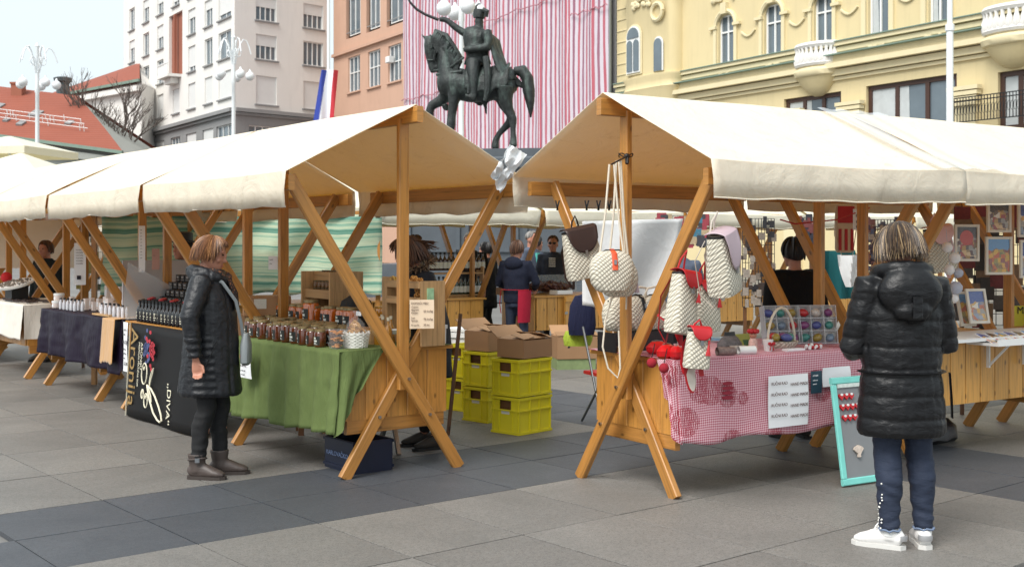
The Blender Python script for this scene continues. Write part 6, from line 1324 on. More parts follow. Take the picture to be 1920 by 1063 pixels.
tag(m.build('cured_meats', M('cured_meat', (74, 38, 30), .5, .4, 14, .4, 40), None, True), 'heap of dark cured meats and sausages on the back counter', 'meat', kind='stuff')
o = MB().box((0, 0, .13), (.9, .006, .26)).build('glass_screen', glassy('counter_glass', (220, 228, 230), .16), None, label='clear glass screen in front of the cured meats', cat='screen'); o.location = Cx(1035, .38, TZ); o.rotation_euler = (0, 0, AR)
t = thing('shop_scale', 'white shop scale with dark keypad on the meat counter', 'scale', Cx(1052, -.3), AR); MB().box((0, 0, .03), (.26, .2, .06), ch=.01).build('scale_body', WHITE, t); MB().box((-.05, -.02, .061), (.09, .1, .004)).build('keypad', BLACK, t); MB().box((.06, -.02, .061), (.06, .1, .004)).build('display', M('dark_display', (50, 70, 60), .2), t)
o = carton('dark printed tin box beside the meat counter', Cx(945, .1), AR, .18, .14, .1, None); 
cd_ = thing('counter_door', 'half open pine door hung on the meat counter with steel hinge', 'door', Cx(1060, -.5, 0), AR + .35); MB().box((.16, 0, .6), (.34, .025, .48)).build('door_leaf', WOODR, cd_); MB().box((.16, -.016, .81), (.36, .03, .07)).build('door_rail', WOODR, cd_); MB().box((.0, -.016, .62), (.07, .008, .035)).build('hinge', STEEL, cd_)
m = MB(); m.rings([(0, 0, z, a, b) for z, a, b in ((.0, .2, .1), (.15, .22, .12), (.45, .2, .1), (.6, .12, .06))], 16)
for v in m.v: v += v.normalized() * .04 * mnoise.noise(v * 7)
o = m.build('navy_coat', cloth_mat('navy_fabric', (30, 34, 62), .8, .8), None, True, label='navy coat hung on the post behind the bag stall', cat='coat'); o.location = at(1092, 628, 11.0); o.scale = (.6, .6, .62)
m = MB(); m.rings([(0, 0, z, a, b) for z, a, b in ((0, .18, .1), (.1, .2, .12), (.2, .17, .1))], 16)
for v in m.v: v += v.normalized() * .03 * mnoise.noise(v * 9)
o = m.build('lime_fabric', cloth_mat('lime_fabric_m', (166, 186, 66), .8, .8), None, True, label='lime green fabric bundle under the hanging navy coat', cat='fabric'); o.location = at(1084, 648, 11.1); o.scale = (.7, .7, .7)
# dark wire racks of souvenirs seen behind the bag stall
def rack(label, px0, px1, py0, py1, D, seed, pal, n_=70, name='souvenir_rack', sz=.05):
    r_ = random.Random(seed); t = thing(name, label, 'rack'); a, b = at(px0, py1, D), at(px1, py0, D); W0, H0 = b.x - a.x, b.z - a.z; t.location = (a.x, a.y, a.z)
    m = MB(); k = 10
    for i in range(k + 1): m.bar((W0 * i / k, 0, 0), (W0 * i / k, 0, H0), .006, .006); m.bar((0, .007, H0 * i / k), (W0, .007, H0 * i / k), .006, .006)
    m.build('wire_grid', M('dark_wire', (70, 70, 72), .4, metal=.6), t)
    for ci, c in enumerate(pal):
        m = MB()
        for i in range(n_ // len(pal)): m.box((W0 * r_.random(), -.02 - .02 * r_.random(), H0 * r_.random()), (sz * r_.uniform(.5, 1.3), .012, sz * r_.uniform(.6, 1.6)), 0)
        tag(m.build('souvenirs', M('souv_%d_%d_%d' % c, c, .5, .5, 40), t), kind='stuff')
    m = MB(); [m.bar((x, .03, -a.z), (x, .03, 0), .03, .03) for x in (.03, W0 - .03)]; m.build('stand', WOODD, t); return t
rack('wire rack of small dark souvenirs behind the backpacks', 1392, 1452, 410, 575, 11.4, 1, [(60, 50, 46), (120, 110, 100), (40, 40, 44), (150, 140, 130)])
rack('wire rack of bright magnets behind the dark haired vendor', 1494, 1528, 408, 470, 11.6, 2, [(50, 50, 60), (110, 60, 60)])
rack('postcard rack with rows of small colourful cards behind the puffer coat', 1622, 1682, 412, 545, 10.6, 3, [(150, 110, 110), (110, 120, 150), (190, 180, 170), (90, 80, 100)], 120, 'postcard_rack', .045)
rack('rack of hats and dark woollens behind the framed prints', 1800, 1935, 395, 610, 10.9, 4, [(50, 46, 44), (110, 40, 44), (80, 76, 74), (120, 96, 70)], 60, 'hat_rack', .14)
rack('rack of hanging toys and bags deep in the purple cloth stall', 150, 235, 425, 545, 15.0, 5, [(70, 80, 60), (150, 150, 150), (60, 60, 64), (140, 130, 60)], 60, 'toy_rack', .12)
rack('rack of colourful scarves behind the white sheet', 1232, 1330, 405, 460, 15.5, 6, [(60, 110, 130), (150, 60, 70), (170, 150, 120), (60, 60, 66)], 80, 'scarf_rack', .1)
o = MB().grid(lambda u, v: at(1545 + 60 * u, 470 + v * 90, 11.9) + Vector((0, .05 * math.sin(u * 9), 0)), 10, 6).build('teal_curtain', cloth_mat('teal_cloth', (28, 88, 92), .8, .6), None, True, label='teal cloth hanging behind the striped bag', cat='curtain')
m = MB(); m.grid(lambda u, v: at(1570 + 40 * u + 16 * v * (1 - u), 478 + v * 60, 11.3) + Vector((0, .06 * math.sin(u * 7 + v * 3), 0)), 10, 8); m.build('white_garment', TARP, None, True, label='white garment hanging next to the teal cloth', cat='garment')
m = MB(); m.box((0, 0, .35), (2.4, .03, .7)); o = m.build('hanging_cloth', M('cream_board', (214, 206, 190), .7, .05), None, label='cream cloth panel hanging at the far end of the left row', cat='panel'); c = at(40, 458, 17.2); o.location = (c.x, c.y, c.z - .35)
# ================================================================ people
def ringtube(m, pts, n=14):   # pts: (vec, rx, ry) swept tube
    m.tube([p for p, a, b in pts], [(a, b) for p, a, b in pts], n, up=(0, 1, 0) if abs((Vector(pts[-1][0]) - Vector(pts[0][0])).normalized().y) < .9 else (1, 0, 0))
def head_mesh(m, c, yaw=0.0, pitch=0.0, k=1.0):
    s0 = len(m.v); prof = [(-.118, .022, .024, .062), (-.108, .036, .042, .045), (-.085, .05, .062, .03), (-.05, .062, .082, .012), (-.01, .069, .092, .002), (.03, .074, .098, -.004), (.065, .07, .092, -.008), (.09, .055, .072, -.01), (.106, .033, .042, -.012), (.112, .01, .012, -.012)]
    m.rings([(0, cy, z, rx, ry) for z, rx, ry, cy in prof], 22)
    m.ball((0, .1, -.028), (.013, .02, .014), 8, 6); m.ball((0, .098, .0), (.009, .012, .026), 8, 6)      # nose
    m.ball((0, .083, -.066), (.022, .012, .009), 8, 6)                                                    # mouth
    m.ball((0, .07, -.1), (.02, .018, .016), 8, 6)
    for s in (-1, 1): m.ball((s * .072, -.012, -.015), (.012, .022, .032), 8, 6); m.ball((s * .034, .078, .03), (.024, .014, .008), 8, 6); m.ball((s * .042, .062, -.03), (.024, .022, .02), 8, 6)
    X = Matrix.Translation(c) @ Matrix.Rotation(yaw, 4, 'Z') @ Matrix.Rotation(pitch, 4, 'X') @ Matrix.Scale(k, 4); m.xf(X, s0); return X
def hand_mesh(m, wrist, d, side, curl=.6, k=1.0, palm_n=None):
    # d: direction of the fingers; side: vector towards the thumb
    d = Vector(d).normalized(); t = Vector(side); t = (t - d * t.dot(d)).normalized(); n = d.cross(t)
    w = Vector(wrist); m.tube([w, w + d * .03 * k, w + d * .065 * k, w + d * .085 * k], [(.024 * k, .017 * k), (.032 * k, .017 * k), (.038 * k, .016 * k), (.036 * k, .012 * k)], 12, up=n)
    for i, (o, l) in enumerate(((.028, .068), (.010, .078), (-.009, .072), (-.027, .056))):
        b = w + d * .08 * k + t * o * k; c1 = d * math.cos(curl * .7) + n * math.sin(curl * .7); c2 = d * math.cos(curl * 1.7) + n * math.sin(curl * 1.7); l *= k
        m.tube([b - d * .015, b, b + c1 * l * .45, b + c1 * l * .45 + c2 * l * .35, b + c1 * l * .45 + c2 * l * .58], [.0085 * k, .0088 * k, .008 * k, .0072 * k, .006 * k], 8)
    b = w + d * .025 * k + t * .026 * k; c1 = (d * .75 + t * .55 + n * .3).normalized(); c2 = (d * .95 + n * .35 + t * .1).normalized()
    m.tube([b - t * .012, b + c1 * .03 * k, b + c1 * .03 * k + c2 * .03 * k, b + c1 * .03 * k + c2 * .05 * k], [.012 * k, .011 * k, .0095 * k, .0075 * k], 8)
def hair_obj(parent, X, mats, n=260, back=2.15, side=1.9, front=1.0, r=1.1, seed=1, flow=0.0, part_yaw=0.0, rad=.0045, wild=.01, flare=.0, drop=0.0):
    g = random.Random(seed); m = MB()
    cap = MB(); s0 = 0
    def skull(th, az, rr): 
        return Vector((math.sin(th) * math.sin(az) * .078 * rr, math.sin(th) * math.cos(az) * .1 * rr - .008, math.cos(th) * .112 * rr + .005))
    # closed base cap
    def capf(u, v):
        az = (u - .5) * 2 * math.pi; q = abs(az); lim = front * .95 if q < .75 else (front * .95 + (side - front * .95) * (q - .75) / .6 if q < 1.35 else side + (back - side) * min(1, (q - 1.35) / 1.4)); return skull(v * lim, az, r * .965)
    cap.grid(capf, 36, 12); cap.xf(X); co = cap.build('hair', mats[0], parent, True, None)
    for i in range(n):
        az = g.uniform(-math.pi, math.pi); q = abs(az); lim = front if q < .7 else (front + (side - front) * (q - .7) / .6 if q < 1.3 else side + (back - side) * min(1, (q - 1.3) / 1.5)); lim *= g.uniform(.9, 1.03); th0 = g.uniform(.05, .5); pts = []; rr = r * g.uniform(.965, 1.03); tw = g.gauss(0, .1) + flow + .25 * mnoise.noise(Vector((az * 2, seed, 0))); dv = Vector((g.uniform(-1, 1), g.uniform(-1, 1), g.uniform(-1, .5))) * wild * .5
        for j in range(8):
            f = j / 7; th = th0 + (lim - th0) * f; p = skull(min(th, 1.75), az + tw * f, rr * (1 + .06 * math.sin(f * 3) + flare * f * f * (1.2 - .5 * f)))
            if th > 1.75: p += Vector((0, 0, -(th - 1.75) * .11))
            pts.append(p + dv * f * f + Vector((0, 0, -drop * f)))
        m.m = g.choice(range(len(mats))); m.tube(pts, [rad, rad * 1.2, rad * 1.3, rad * 1.3, rad * 1.2, rad * 1.1, rad, rad * .3], 4)
    m.xf(X); m.build('hair_strands', mats, co, True)
    return co
def shoe_mesh(m, sole, a, ang, L=.255, w=.088, shaft=0.0, slim=1.0, z0=.0, r_sh=.055, toe_h=.5):
    # a: ankle point on the ground under the ankle ; toes along +Y rotated by ang
    X = Matrix.Translation((a[0], a[1], 0)) @ Matrix.Rotation(ang, 4, 'Z'); s0 = len(m.v); s1 = len(sole.v)
    m.tube([(0, -.07, .045), (0, -.05, .055), (0, 0, .06), (0, .06, .052), (0, .11, .042), (0, .15, .036), (0, .18, .03)], [(w * .36, .03), (w * .42, .05), (w * .43, .06), (w * .46, .047), (w * .5, .034), (w * .46, .026), (w * .26, .014)], 14, up=(0, 0, 1))
    if shaft: m.tube([(0, -.005, .05), (0, -.012, .1), (0, -.014, shaft)], [(.046, .058), (.046, .055), (r_sh, r_sh * 1.1)], 14, up=(0, 1, 0))
    pr = [(w * .42, -.03), (w * .4, -.068), (0, -.088), (-w * .4, -.068), (-w * .42, -.03), (-w * .43, .04), (-w * .52, .11), (-w * .42, .165), (-w * .15, .194), (w * .15, .194), (w * .42, .165), (w * .52, .11), (w * .43, .04)]
    sole.prism(pr, .022, Matrix.Identity(4)); m.xf(X, s0); sole.xf(X, s1)
def sim(c): return c
def person(label, loc, rz, H=1.66, coat=None, legs=None, arms=None, mats=None, hair=None, lean=0.0, head=(0, 0), vox=.016, detail=False, quilt=None, torso=None, sleeve=.058, feet=None, shoe=None, cat='person', skirt=None, collar=None, hands=True, sit=False):
    k = H / 1.68; t = thing('person', label, cat, loc, rz)
    hip = .9 * k
    def bend(p):   # lean about the hips
        p = Vector(p)
        if p.z > hip and lean:
            q = p - Vector((0, 0, hip)); q.rotate(Matrix.Rotation(-lean * min(1, q.z / .3), 3, 'X')); return q + Vector((0, 0, hip))
        return p
    hc = bend(Vector((0, .03, H - .118 * k))); arms = arms or {}
    sh = {-1: bend((-.175 * k, -.01, 1.37 * k)), 1: bend((.175 * k, -.01, 1.37 * k))}
    feet = feet or {-1: (-.1, 0, .1), 1: (.1, .02, -.1)}
    # --- continuous body
    b = MB(); tz = [(.84, .13, .09), (.95, .135, .095), (1.1, .115, .085), (1.25, .14, .1), (1.36, .13, .08), (1.41, .07, .06), (1.44, .05, .052), (1.5, .048, .052)]
    b.tube([bend((0, 0, z * k)) for z, _, _ in tz], [(x * k, y * k) for _, x, y in tz], 16, up=(0, 1, 0))
    X = head_mesh(b, hc, head[0], head[1], k)
    knee = {}
    for s in (-1, 1):
        fx_, fy_, fa = feet[s][:3]; kn = Vector((fx_ * .95, fy_ * .6 + .03, .48 * k)); knee[s] = kn
        b.tube([(s * .08 * k, 0, .9 * k), kn, (fx_, fy_ - .005, .08)], [.07 * k, .045 * k, .032 * k], 10)
        ar = arms.get(s) or ((s * .23 * k, -.02, 1.1 * k), (s * .24 * k, .04, .86 * k)); el, wr = Vector(ar[0]), Vector(ar[1]); b.tube([sh[s], el, wr], [.04 * k, .034 * k, .024 * k], 10)
        if hands: hd = (wr - el).normalized(); hand_mesh(b, wr, hd, ar[2] if len(ar) > 2 else (0, 1, 0), ar[3] if len(ar) > 3 else .5, k)
    me = remesh(b, .0065 if detail else .011, 2, .4); me.materials.append(mats.get('skin', SKIN)); bo = obj('body', me, t)
    for s in (-1, 1):
        MB().ball(X @ Vector((s * .034, .087, .012)), (.011, .007, .006), 8, 6).build('eye', EYE, bo, True)
    MB().ball(X @ Vector((0, .094, -.066)), (.02, .006, .005), 8, 6).build('lips', M('lips', (170, 96, 88), .5), bo, True)
    # --- trousers
    lr = legs or (.088, .062, .048, .2); tr = MB(); tr.tube([(0, 0, .78 * k), (0, 0, .88 * k), (0, 0, 1.0 * k)], [(.15 * k, .115 * k), (.165 * k, .125 * k), (.14 * k, .105 * k)], 16, up=(0, 1, 0))
    for s in (-1, 1):
        fx_, fy_, fa = feet[s][:3]; top = Vector((s * .078 * k, 0, .84 * k)); kn = knee[s]; an = Vector((fx_, fy_ - .012, lr[3] * .5)); mid = (top + kn) / 2; calf = kn.lerp(an, .35) + Vector((0, -.02, 0))
        tr.tube([top, mid, kn, calf, kn.lerp(an, .75), an], [lr[0] * k, lr[0] * .86 * k, lr[1] * k, lr[1] * .98 * k, lr[2] * k, lr[2] * .96 * k], 14)
    me = remesh(tr, .011 if detail else .018, 4); 
    if detail: displace(me, lambda c, n: .0035 * mnoise.noise(Vector((c.x * 18, c.y * 18, c.z * 30))) + .003 * math.sin(c.z * 60 + 9 * mnoise.noise(c * 6)) * (1 if c.z < .35 or .42 < c.z < .56 else .25))
    me.materials.append(mats['legs']); obj('trousers', me, t)
    # --- shoes
    for s in (-1, 1):
        fx_, fy_, fa = feet[s][:3]; u, so2 = MB(), MB(); shoe_mesh(u, so2, (fx_, fy_), fa, **(shoe or {})); 
        me = remesh(u, .007 if detail else .014, 2); me.materials.append(mats['shoe']); ob = obj('shoe', me, t); so2.build('sole', mats.get('sole', BLACK), ob)
    # --- coat
    c = MB(); T0 = torso or [(.62, .2, .16), (.8, .2, .15), (.95, .185, .14), (1.08, .18, .135), (1.22, .195, .14), (1.34, .185, .12), (1.4, .11, .09), (1.44, .075, .075)]
    c.tube([bend((0, q[3] if len(q) > 3 else 0, q[0] * k)) for q in T0], [(q[1] * k, q[2] * k) for q in T0], 24, up=(0, 1, 0))
    for s in (-1, 1):
        ar = arms.get(s) or ((s * .23 * k, -.02, 1.1 * k), (s * .24 * k, .04, .86 * k)); el, wr = Vector(ar[0]), Vector(ar[1]); wr2 = wr + (el - wr).normalized() * .012
        c.tube([sh[s].lerp(bend((0, 0, 1.33 * k)), .35), sh[s], sh[s].lerp(el, .5), el, el.lerp(wr2, .5), wr2], [sleeve * 1.0 * k, sleeve * 1.22 * k, sleeve * 1.12 * k, sleeve * k, sleeve * .88 * k, sleeve * .7 * k], 14)
    if collar: collar(c, bend, k)
    me = remesh(c, .0085 if detail else .018, 4)
    if quilt: displace(me, quilt)
    else: displace(me, lambda p, n: .007 * mnoise.noise(p * 11) + .005 * mnoise.noise(Vector((p.x * 25, p.y * 25, p.z * 12))))
    me.materials.append(mats['coat']); ct = obj('coat', me, t)
    if hair: hair_obj(t, X, **hair)
    t['_k'] = k; del t['_k']
    return t, X, ct, bend
PUFF = NT('black_puffer'); _c = PUFF.coord(); PUFF.col(PUFF.mix(PUFF.noise(_c, 6, 4), lin((10, 10, 12)), lin((19, 19, 22)))); PUFF.set(Roughness=.4, Specular_IOR_Level=.35)
_b = PUFF.bump(PUFF.noise(PUFF.coord('Object', (9, 9, 16)), 1.6, 5, .55, .6), .45, .016); PUFF.bump(PUFF.noise(_c, 60, 4), .05, .003, _b); PUFF = PUFF.m
NAVYP = NT('dark_navy_nylon'); _c = NAVYP.coord(); NAVYP.col(NAVYP.mix(NAVYP.noise(_c, 5, 4), lin((14, 15, 19)), lin((26, 28, 34)))); NAVYP.set(Roughness=.42, Specular_IOR_Level=.45)
_b = NAVYP.bump(NAVYP.noise(NAVYP.coord('Object', (10, 10, 14)), 1.8, 6, .6, .8), .5, .016); NAVYP.bump(NAVYP.noise(_c, 70, 4), .06, .003, _b); NAVYP = NAVYP.m
BLKT = M('black_trouser', (20, 20, 22), .8, .2, 10, .2, 200); BOOT = M('grey_brown_boot', (74, 64, 60), .5, .25, 12, .3, 60)
def denim():
    t = NT('blue_denim'); co = t.coord(); k = t.mix(t.noise(co, 5, 4), lin((15, 21, 36)), lin((27, 37, 58))); k = t.mix(t.math('MULTIPLY', t.noise(co, 300, 2, .8), .35), k, lin((60, 74, 100))); t.col(k); t.set(Roughness=.8); b = t.bump(t.noise(t.coord('Object', (10, 10, 30)), 1.5, 5), .5, .012); return t.m
DENIM = denim()
HB = [M('hair_copper', (120, 78, 48), .45, .3, 60), M('hair_blond', (150, 106, 66), .45, .2, 60), M('hair_brown', (88, 56, 38), .45, .2, 60)]
HD = [M('hair_dark_brown', (52, 42, 36), .45, .2, 60), M('hair_highlight', (150, 126, 94), .45, .2, 60), M('hair_mid_brown', (92, 74, 58), .45, .2, 60), M('hair_dark_brown2', (62, 50, 42), .45, .2)]
# ---- woman in dark quilted jacket, seen from her right side
def q1(p, n):
    if p.z > 1.42 : return .004 * mnoise.noise(p * 20)
    a = math.atan2(p.x, p.y); seam = abs(math.sin(a * 4.5 + .3)) if abs(p.x) < .19 else 1.0
    pk = .006 * (min(1, seam * 2.2) - 1); cuff = .004 * math.sin(p.z * 120) if (p.z < .98 and abs(p.x) > .19) else 0
    return pk + cuff + .005 * mnoise.noise(Vector((p.x * 12, p.y * 12, p.z * 7))) + .003 * mnoise.noise(p * 30)
def col1(c, bend, k):
    c.tube([bend((.12 * math.cos(a) * k, .12 * math.sin(a) * k + .01, (1.405 + .018 * math.sin(a * 3) - .03 * math.sin(a)) * k)) for a in [j * .3307 for j in range(20)]], .042 * k, 10); c.tube([bend((.1 * math.cos(a) * k, .1 * math.sin(a) * k + .0, (1.44 - .02 * math.sin(a)) * k)) for a in [j * .3307 for j in range(20)]], .036 * k, 10)
w1 = on(391, 893)
P1, X1, C1, bd1 = person('woman in dark quilted jacket and black trousers looking at the honey stall', (w1.x, w1.y, 0), R(-86), 1.635, mats=dict(coat=NAVYP, legs=BLKT, shoe=BOOT, sole=M('boot_sole', (58, 50, 46), .7)), detail=True, quilt=q1, collar=col1,
    torso=[(.575, .205, .215, .01), (.60, .215, .225, .01), (.72, .21, .21, .01), (.88, .205, .195, .015), (1.0, .2, .185, .02), (1.12, .2, .18, .02), (1.24, .2, .165, .01), (1.34, .18, .135, 0), (1.4, .115, .1, 0), (1.44, .085, .085, 0)],
    arms={1: ((.265, -.075, 1.1), (.26, -.035, .82), (0, 1, .2), .75), -1: ((-.25, -.02, 1.1), (-.24, .06, .84), (0, 1, 0), .6)}, sleeve=.066,
    feet={1: (.075, -.05, -.25), -1: (-.075, .075, .05)}, legs=(.092, .066, .056, .24), shoe=dict(L=.26, w=.092, shaft=.17, r_sh=.06), head=(0, R(-12)), lean=R(-1),
    hair=dict(mats=HB, n=1300, back=2.1, side=1.95, front=.95, r=1.12, seed=3, wild=.04, rad=.0019, flare=.06))
m = MB()   # leopard scarf
m.tube([bd1((.09 * math.cos(a), .1 * math.sin(a) + .035, 1.395 - .05 * max(0, math.sin(a)) + .015 * math.sin(4 * a))) for a in [j * .2618 for j in range(25)]], .034, 10); m.tube([bd1((.03, .15, 1.34)), bd1((.02, .19, 1.25)), bd1((.0, .2, 1.14))], [(.04, .02), (.05, .02), (.03, .014)], 10)
sc_ = NT('leopard_scarf'); vo = sc_.n('ShaderNodeTexVoronoi', Scale=62.0); sc_.l(sc_.coord(), vo.inputs[0]); sc_.col(sc_.ramp(vo.outputs['Distance'], [(.0, lin((150, 96, 60))), (.35, lin((90, 54, 36))), (.45, lin((22, 18, 18))), (.8, lin((40, 28, 24)))])); sc_.set(Roughness=.8); m.build('scarf', sc_.m, P1, True)
GREYL = M('grey_leather', (126, 132, 134), .5, .08); m = MB(); m.tube([bd1((.12, -.0, 1.40)), bd1((.11, .12, 1.33)), bd1((.06, .2, 1.2)), bd1((.02, .225, 1.05)), bd1((-.0, .235, .95))], [(.011, .004)] * 5, 6, up=(1, 0, 0)); m.build('bag_strap', GREYL, P1, True)
m = MB(); m.rings([(-.02, .25, z, a, b) for z, a, b in ((.76, .05, .02), (.78, .09, .035), (.9, .085, .035), (.98, .04, .02))], 16, True, 3); m.build('shoulder_bag', GREYL, P1, True); MB().ball((.0, .25, .965), .018, 8, 6).build('strap_ring', STEEL, P1, True)
m = MB(); [m.tube([(.0756 + .055 * math.cos(a), -.06 + .06 * math.sin(a), .135 + .01 * math.sin(a + 1)) for a in [j * .3307 for j in range(20)]], .007, 6)]; m.build('boot_strap', BOOT, P1, True); MB().box((.135, -.05, .135), (.01, .03, .03)).build('boot_buckle', STEEL, P1)
for z_ in (0,): 
    m = MB(); m.tube([(.205, .02, .78), (.212, .06, .86), (.2, .1, .95)], .004, 5); m.build('pocket_zip', BLACK, P1)
# ---- woman in long black puffer coat, seen from behind
rows_ = [.60, .685, .80, .905, .945, 1.06, 1.19]
def q2(p, n):
    if p.z > 1.34: return .005 * mnoise.noise(p * 16) + .004 * math.sin(p.x * 40) * 0
    if abs(p.x) > .225 and p.z > .93:     # sleeves
        d = min(abs(p.z - z) for z in (1.0, 1.1, 1.2, 1.3))
    else:
        d = min(abs(p.z - z + .006 * mnoise.noise(Vector((p.x * 6, p.y * 6, z * 9)))) for z in rows_)
        if p.y < 0: d = min(d, abs(abs(p.x) - .07) * 1.0 + .012)
    puff = .008 * (min(1, d / .026) ** .5 - 1)
    wv_ = math.exp(-d / .03); return puff + .003 * mnoise.noise(Vector((p.x * 7, p.y * 7, p.z * 14))) + .0045 * wv_ * mnoise.noise(Vector((p.x * 45, p.y * 45, p.z * 10))) + .002 * mnoise.noise(p * 26)
def col2(c, bend, k):
    # hood lying on the back
    s0 = len(c.v)
    c.ball((0, -.115, 1.345), (.17, .085, .135), 22, 14); c.ball((0, -.15, 1.25), (.105, .055, .07), 16, 10)
    c.tube([(.128 * math.cos(a), .11 * math.sin(a) - .005, 1.445 + .025 * max(0, -math.sin(a))) for a in [j * .3307 for j in range(20)]], .04, 10)
w2 = on(1690, 1024)
P2, X2, C2, bd2 = person('woman with highlighted bob in long black puffer coat and jeans, seen from behind', (w2.x, w2.y, 0), R(4), 1.685, mats=dict(coat=PUFF, legs=DENIM, shoe=M('white_leather', (224, 222, 220), .4, .05, 12), sole=M('white_rubber', (206, 204, 200), .6, .06)), detail=True, quilt=q2, collar=col2,
    torso=[(.585, .228, .16, 0), (.60, .236, .167, 0), (.72, .232, .165, 0), (.86, .218, .158, 0), (.94, .212, .15, 0), (1.05, .215, .15, 0), (1.2, .225, .15, 0), (1.31, .205, .135, 0), (1.38, .13, .11, 0), (1.45, .1, .1, 0)],
    arms={1: ((.25, .02, 1.06), (.17, .27, 1.02), (0, 0, 1), .9), -1: ((-.255, .02, 1.05), (-.16, .28, 1.0), (0, 0, 1), .9)}, sleeve=.07,
    feet={1: (.115, .0, -.2), -1: (-.075, -.02, .95)}, legs=(.092, .072, .055, .2), shoe=dict(L=.26, w=.09, shaft=.085, r_sh=.045), head=(R(5), R(-16)),
    hair=dict(mats=HD, n=1500, back=2.15, side=2.05, front=1.0, r=1.2, seed=8, wild=.06, rad=.0019, flare=.16))
m = MB()   # belt line, hood tab and back seams as raised piping
m.tube([(.218 * math.cos(a), -.152 * math.sin(a), .925) for a in [j * .1653 for j in range(-1, 21)]], [(.018, .006)] * 22, 6, up=(0, 0, 1)); m.build('belt', PUFF, P2, True)
MB().box((0, -.212, 1.27), (.05, .012, .11), ch=.004).build('hood_tab', PUFF, P2)
MB().tube([(.235, -.06, .92), (.25, -.05, .78), (.262, -.03, .68)], [(.016, .004)] * 3, 6).build('belt_end', PUFF, P2, True)
PEARL = M('pearl', (230, 228, 222), .25, .03, coat=.5); g5 = random.Random(5)
for i in range(24):
    z = .11 + .24 * g5.random() ** 1.3; a = g5.uniform(2.3, 3.6); fxp = -.075 * (.98) ; q = .056 + .004; o = MB().ball((-.073 + q * math.cos(a), -.03 + q * math.sin(a) * 1.0 - .012 * (z - .1) * 4, z), .0048, 8, 6).build('pearl_bead', PEARL, P2, True)
for s, (fx_, fy_, fa) in ((1, (.115, .0, -.2)), (-1, (-.075, -.02, .95))):
    Xs = Matrix.Translation((fx_, fy_, 0)) @ Matrix.Rotation(fa, 4, 'Z'); m = MB()
    for j in range(4): m.tube([Xs @ Vector((-.03, .045 + .022 * j, .088 - .012 * j)), Xs @ Vector((0, .05 + .022 * j, .108 - .013 * j)), Xs @ Vector((.03, .045 + .022 * j, .088 - .012 * j))], .005, 5)
    for dx in (-1, 1): m.tube([Xs @ Vector((0, .05, .112)), Xs @ Vector((dx * .025, .05, .128)), Xs @ Vector((dx * .04, .06, .112)), Xs @ Vector((0, .05, .112))], .004, 5)
    m.build('laces', M('lace_white', (226, 226, 224), .8), P2, True); m = MB(); m.tube([Xs @ Vector((.036 * math.cos(a), -.062 + .03 * math.sin(a), .062)) for a in [3.3 + j * .28 for j in range(10)]], [(.004, .016)] * 10, 6); m.build('heel_patch', M('silver_leather', (176, 176, 178), .3, .1, metal=.5), P2, True)
    m = MB(); m.tube([(fx_ + .053 * math.cos(a), fy_ - .012 + .053 * math.sin(a), .102 + .005 * math.sin(7 * a)) for a in [j * .3307 for j in range(20)]], .006, 5); m.build('frayed_hem', M('frayed_denim', (104, 118, 142), .9, .3, 80), P2, True)
    MB().lathe([(.04, .07), (.038, .115)], (fx_, fy_ - .012, 0), 14).build('sock', WHITE, P2, True)
# ---- stallholders and visitors further back
NAVY = cloth_mat('navy_hoodie', (26, 30, 46), .85, .6); BLKF = cloth_mat('black_fleece', (18, 18, 20), .9, .6); BROWNJ = cloth_mat('brown_jacket', (74, 62, 60), .8, .6); JEANS = DENIM; GREYJ = cloth_mat('blue_grey_jacket', (84, 92, 108), .8, .5); REDJ = cloth_mat('red_jacket', (176, 26, 34), .7, .5); DKGR = cloth_mat('dark_green_jacket', (34, 42, 44), .8, .6); SHOED = M('dark_shoe', (54, 50, 46), .7, .2)
HBR = [M('hair_chestnut', (70, 48, 38), .5, .3, 60), M('hair_chestnut2', (96, 66, 48), .5, .2)]; HGR = [M('hair_grey', (150, 146, 142), .5, .2, 60), M('hair_grey2', (110, 106, 102), .5, .2)]; HBK = [M('hair_black', (24, 20, 20), .5, .2)]
def bgp(label, p, rz, H, coat, legs=BLKT, hair=HBR, n=90, **k):
    hk = dict(mats=hair, n=n, r=1.1, seed=int(abs(p[0] * 100)) + 1, rad=.006, wild=.015); hk.update(k.pop('hk', {}))
    return person(label, (p[0], p[1], 0), rz, H, mats=dict(coat=coat, legs=legs, shoe=SHOED), hair=hk, **k)
# honey seller bending behind the counter, fur collar
p = on(800, 838); P3, X3, C3, bd3 = bgp('honey seller with windblown brown hair and fur collar bending behind the counter', (p.x + .03, p.y), R(115), 1.66, cloth_mat('dark_slate_coat', (40, 44, 52), .7, .6), hair=HBR, n=240, lean=R(14), head=(R(-10), R(-22)), vox=.012,
    arms={1: ((.27, .12, 1.05), (.2, .36, .95)), -1: ((-.26, .1, 1.06), (-.18, .36, .95))}, hk=dict(back=2.4, side=2.3, front=1.0, r=1.12, wild=.06, flare=.22, flow=.3), torso=[(.55, .2, .17), (.8, .2, .16), (.95, .19, .15), (1.08, .185, .145), (1.22, .2, .15), (1.34, .185, .125), (1.42, .11, .09)])
FUR = [M('fur_brown', (110, 88, 70), .9, .4, 60), M('fur_dark', (60, 48, 42), .9, .3), M('fur_pale', (150, 128, 104), .9, .3)]; g6 = random.Random(9); m = MB()
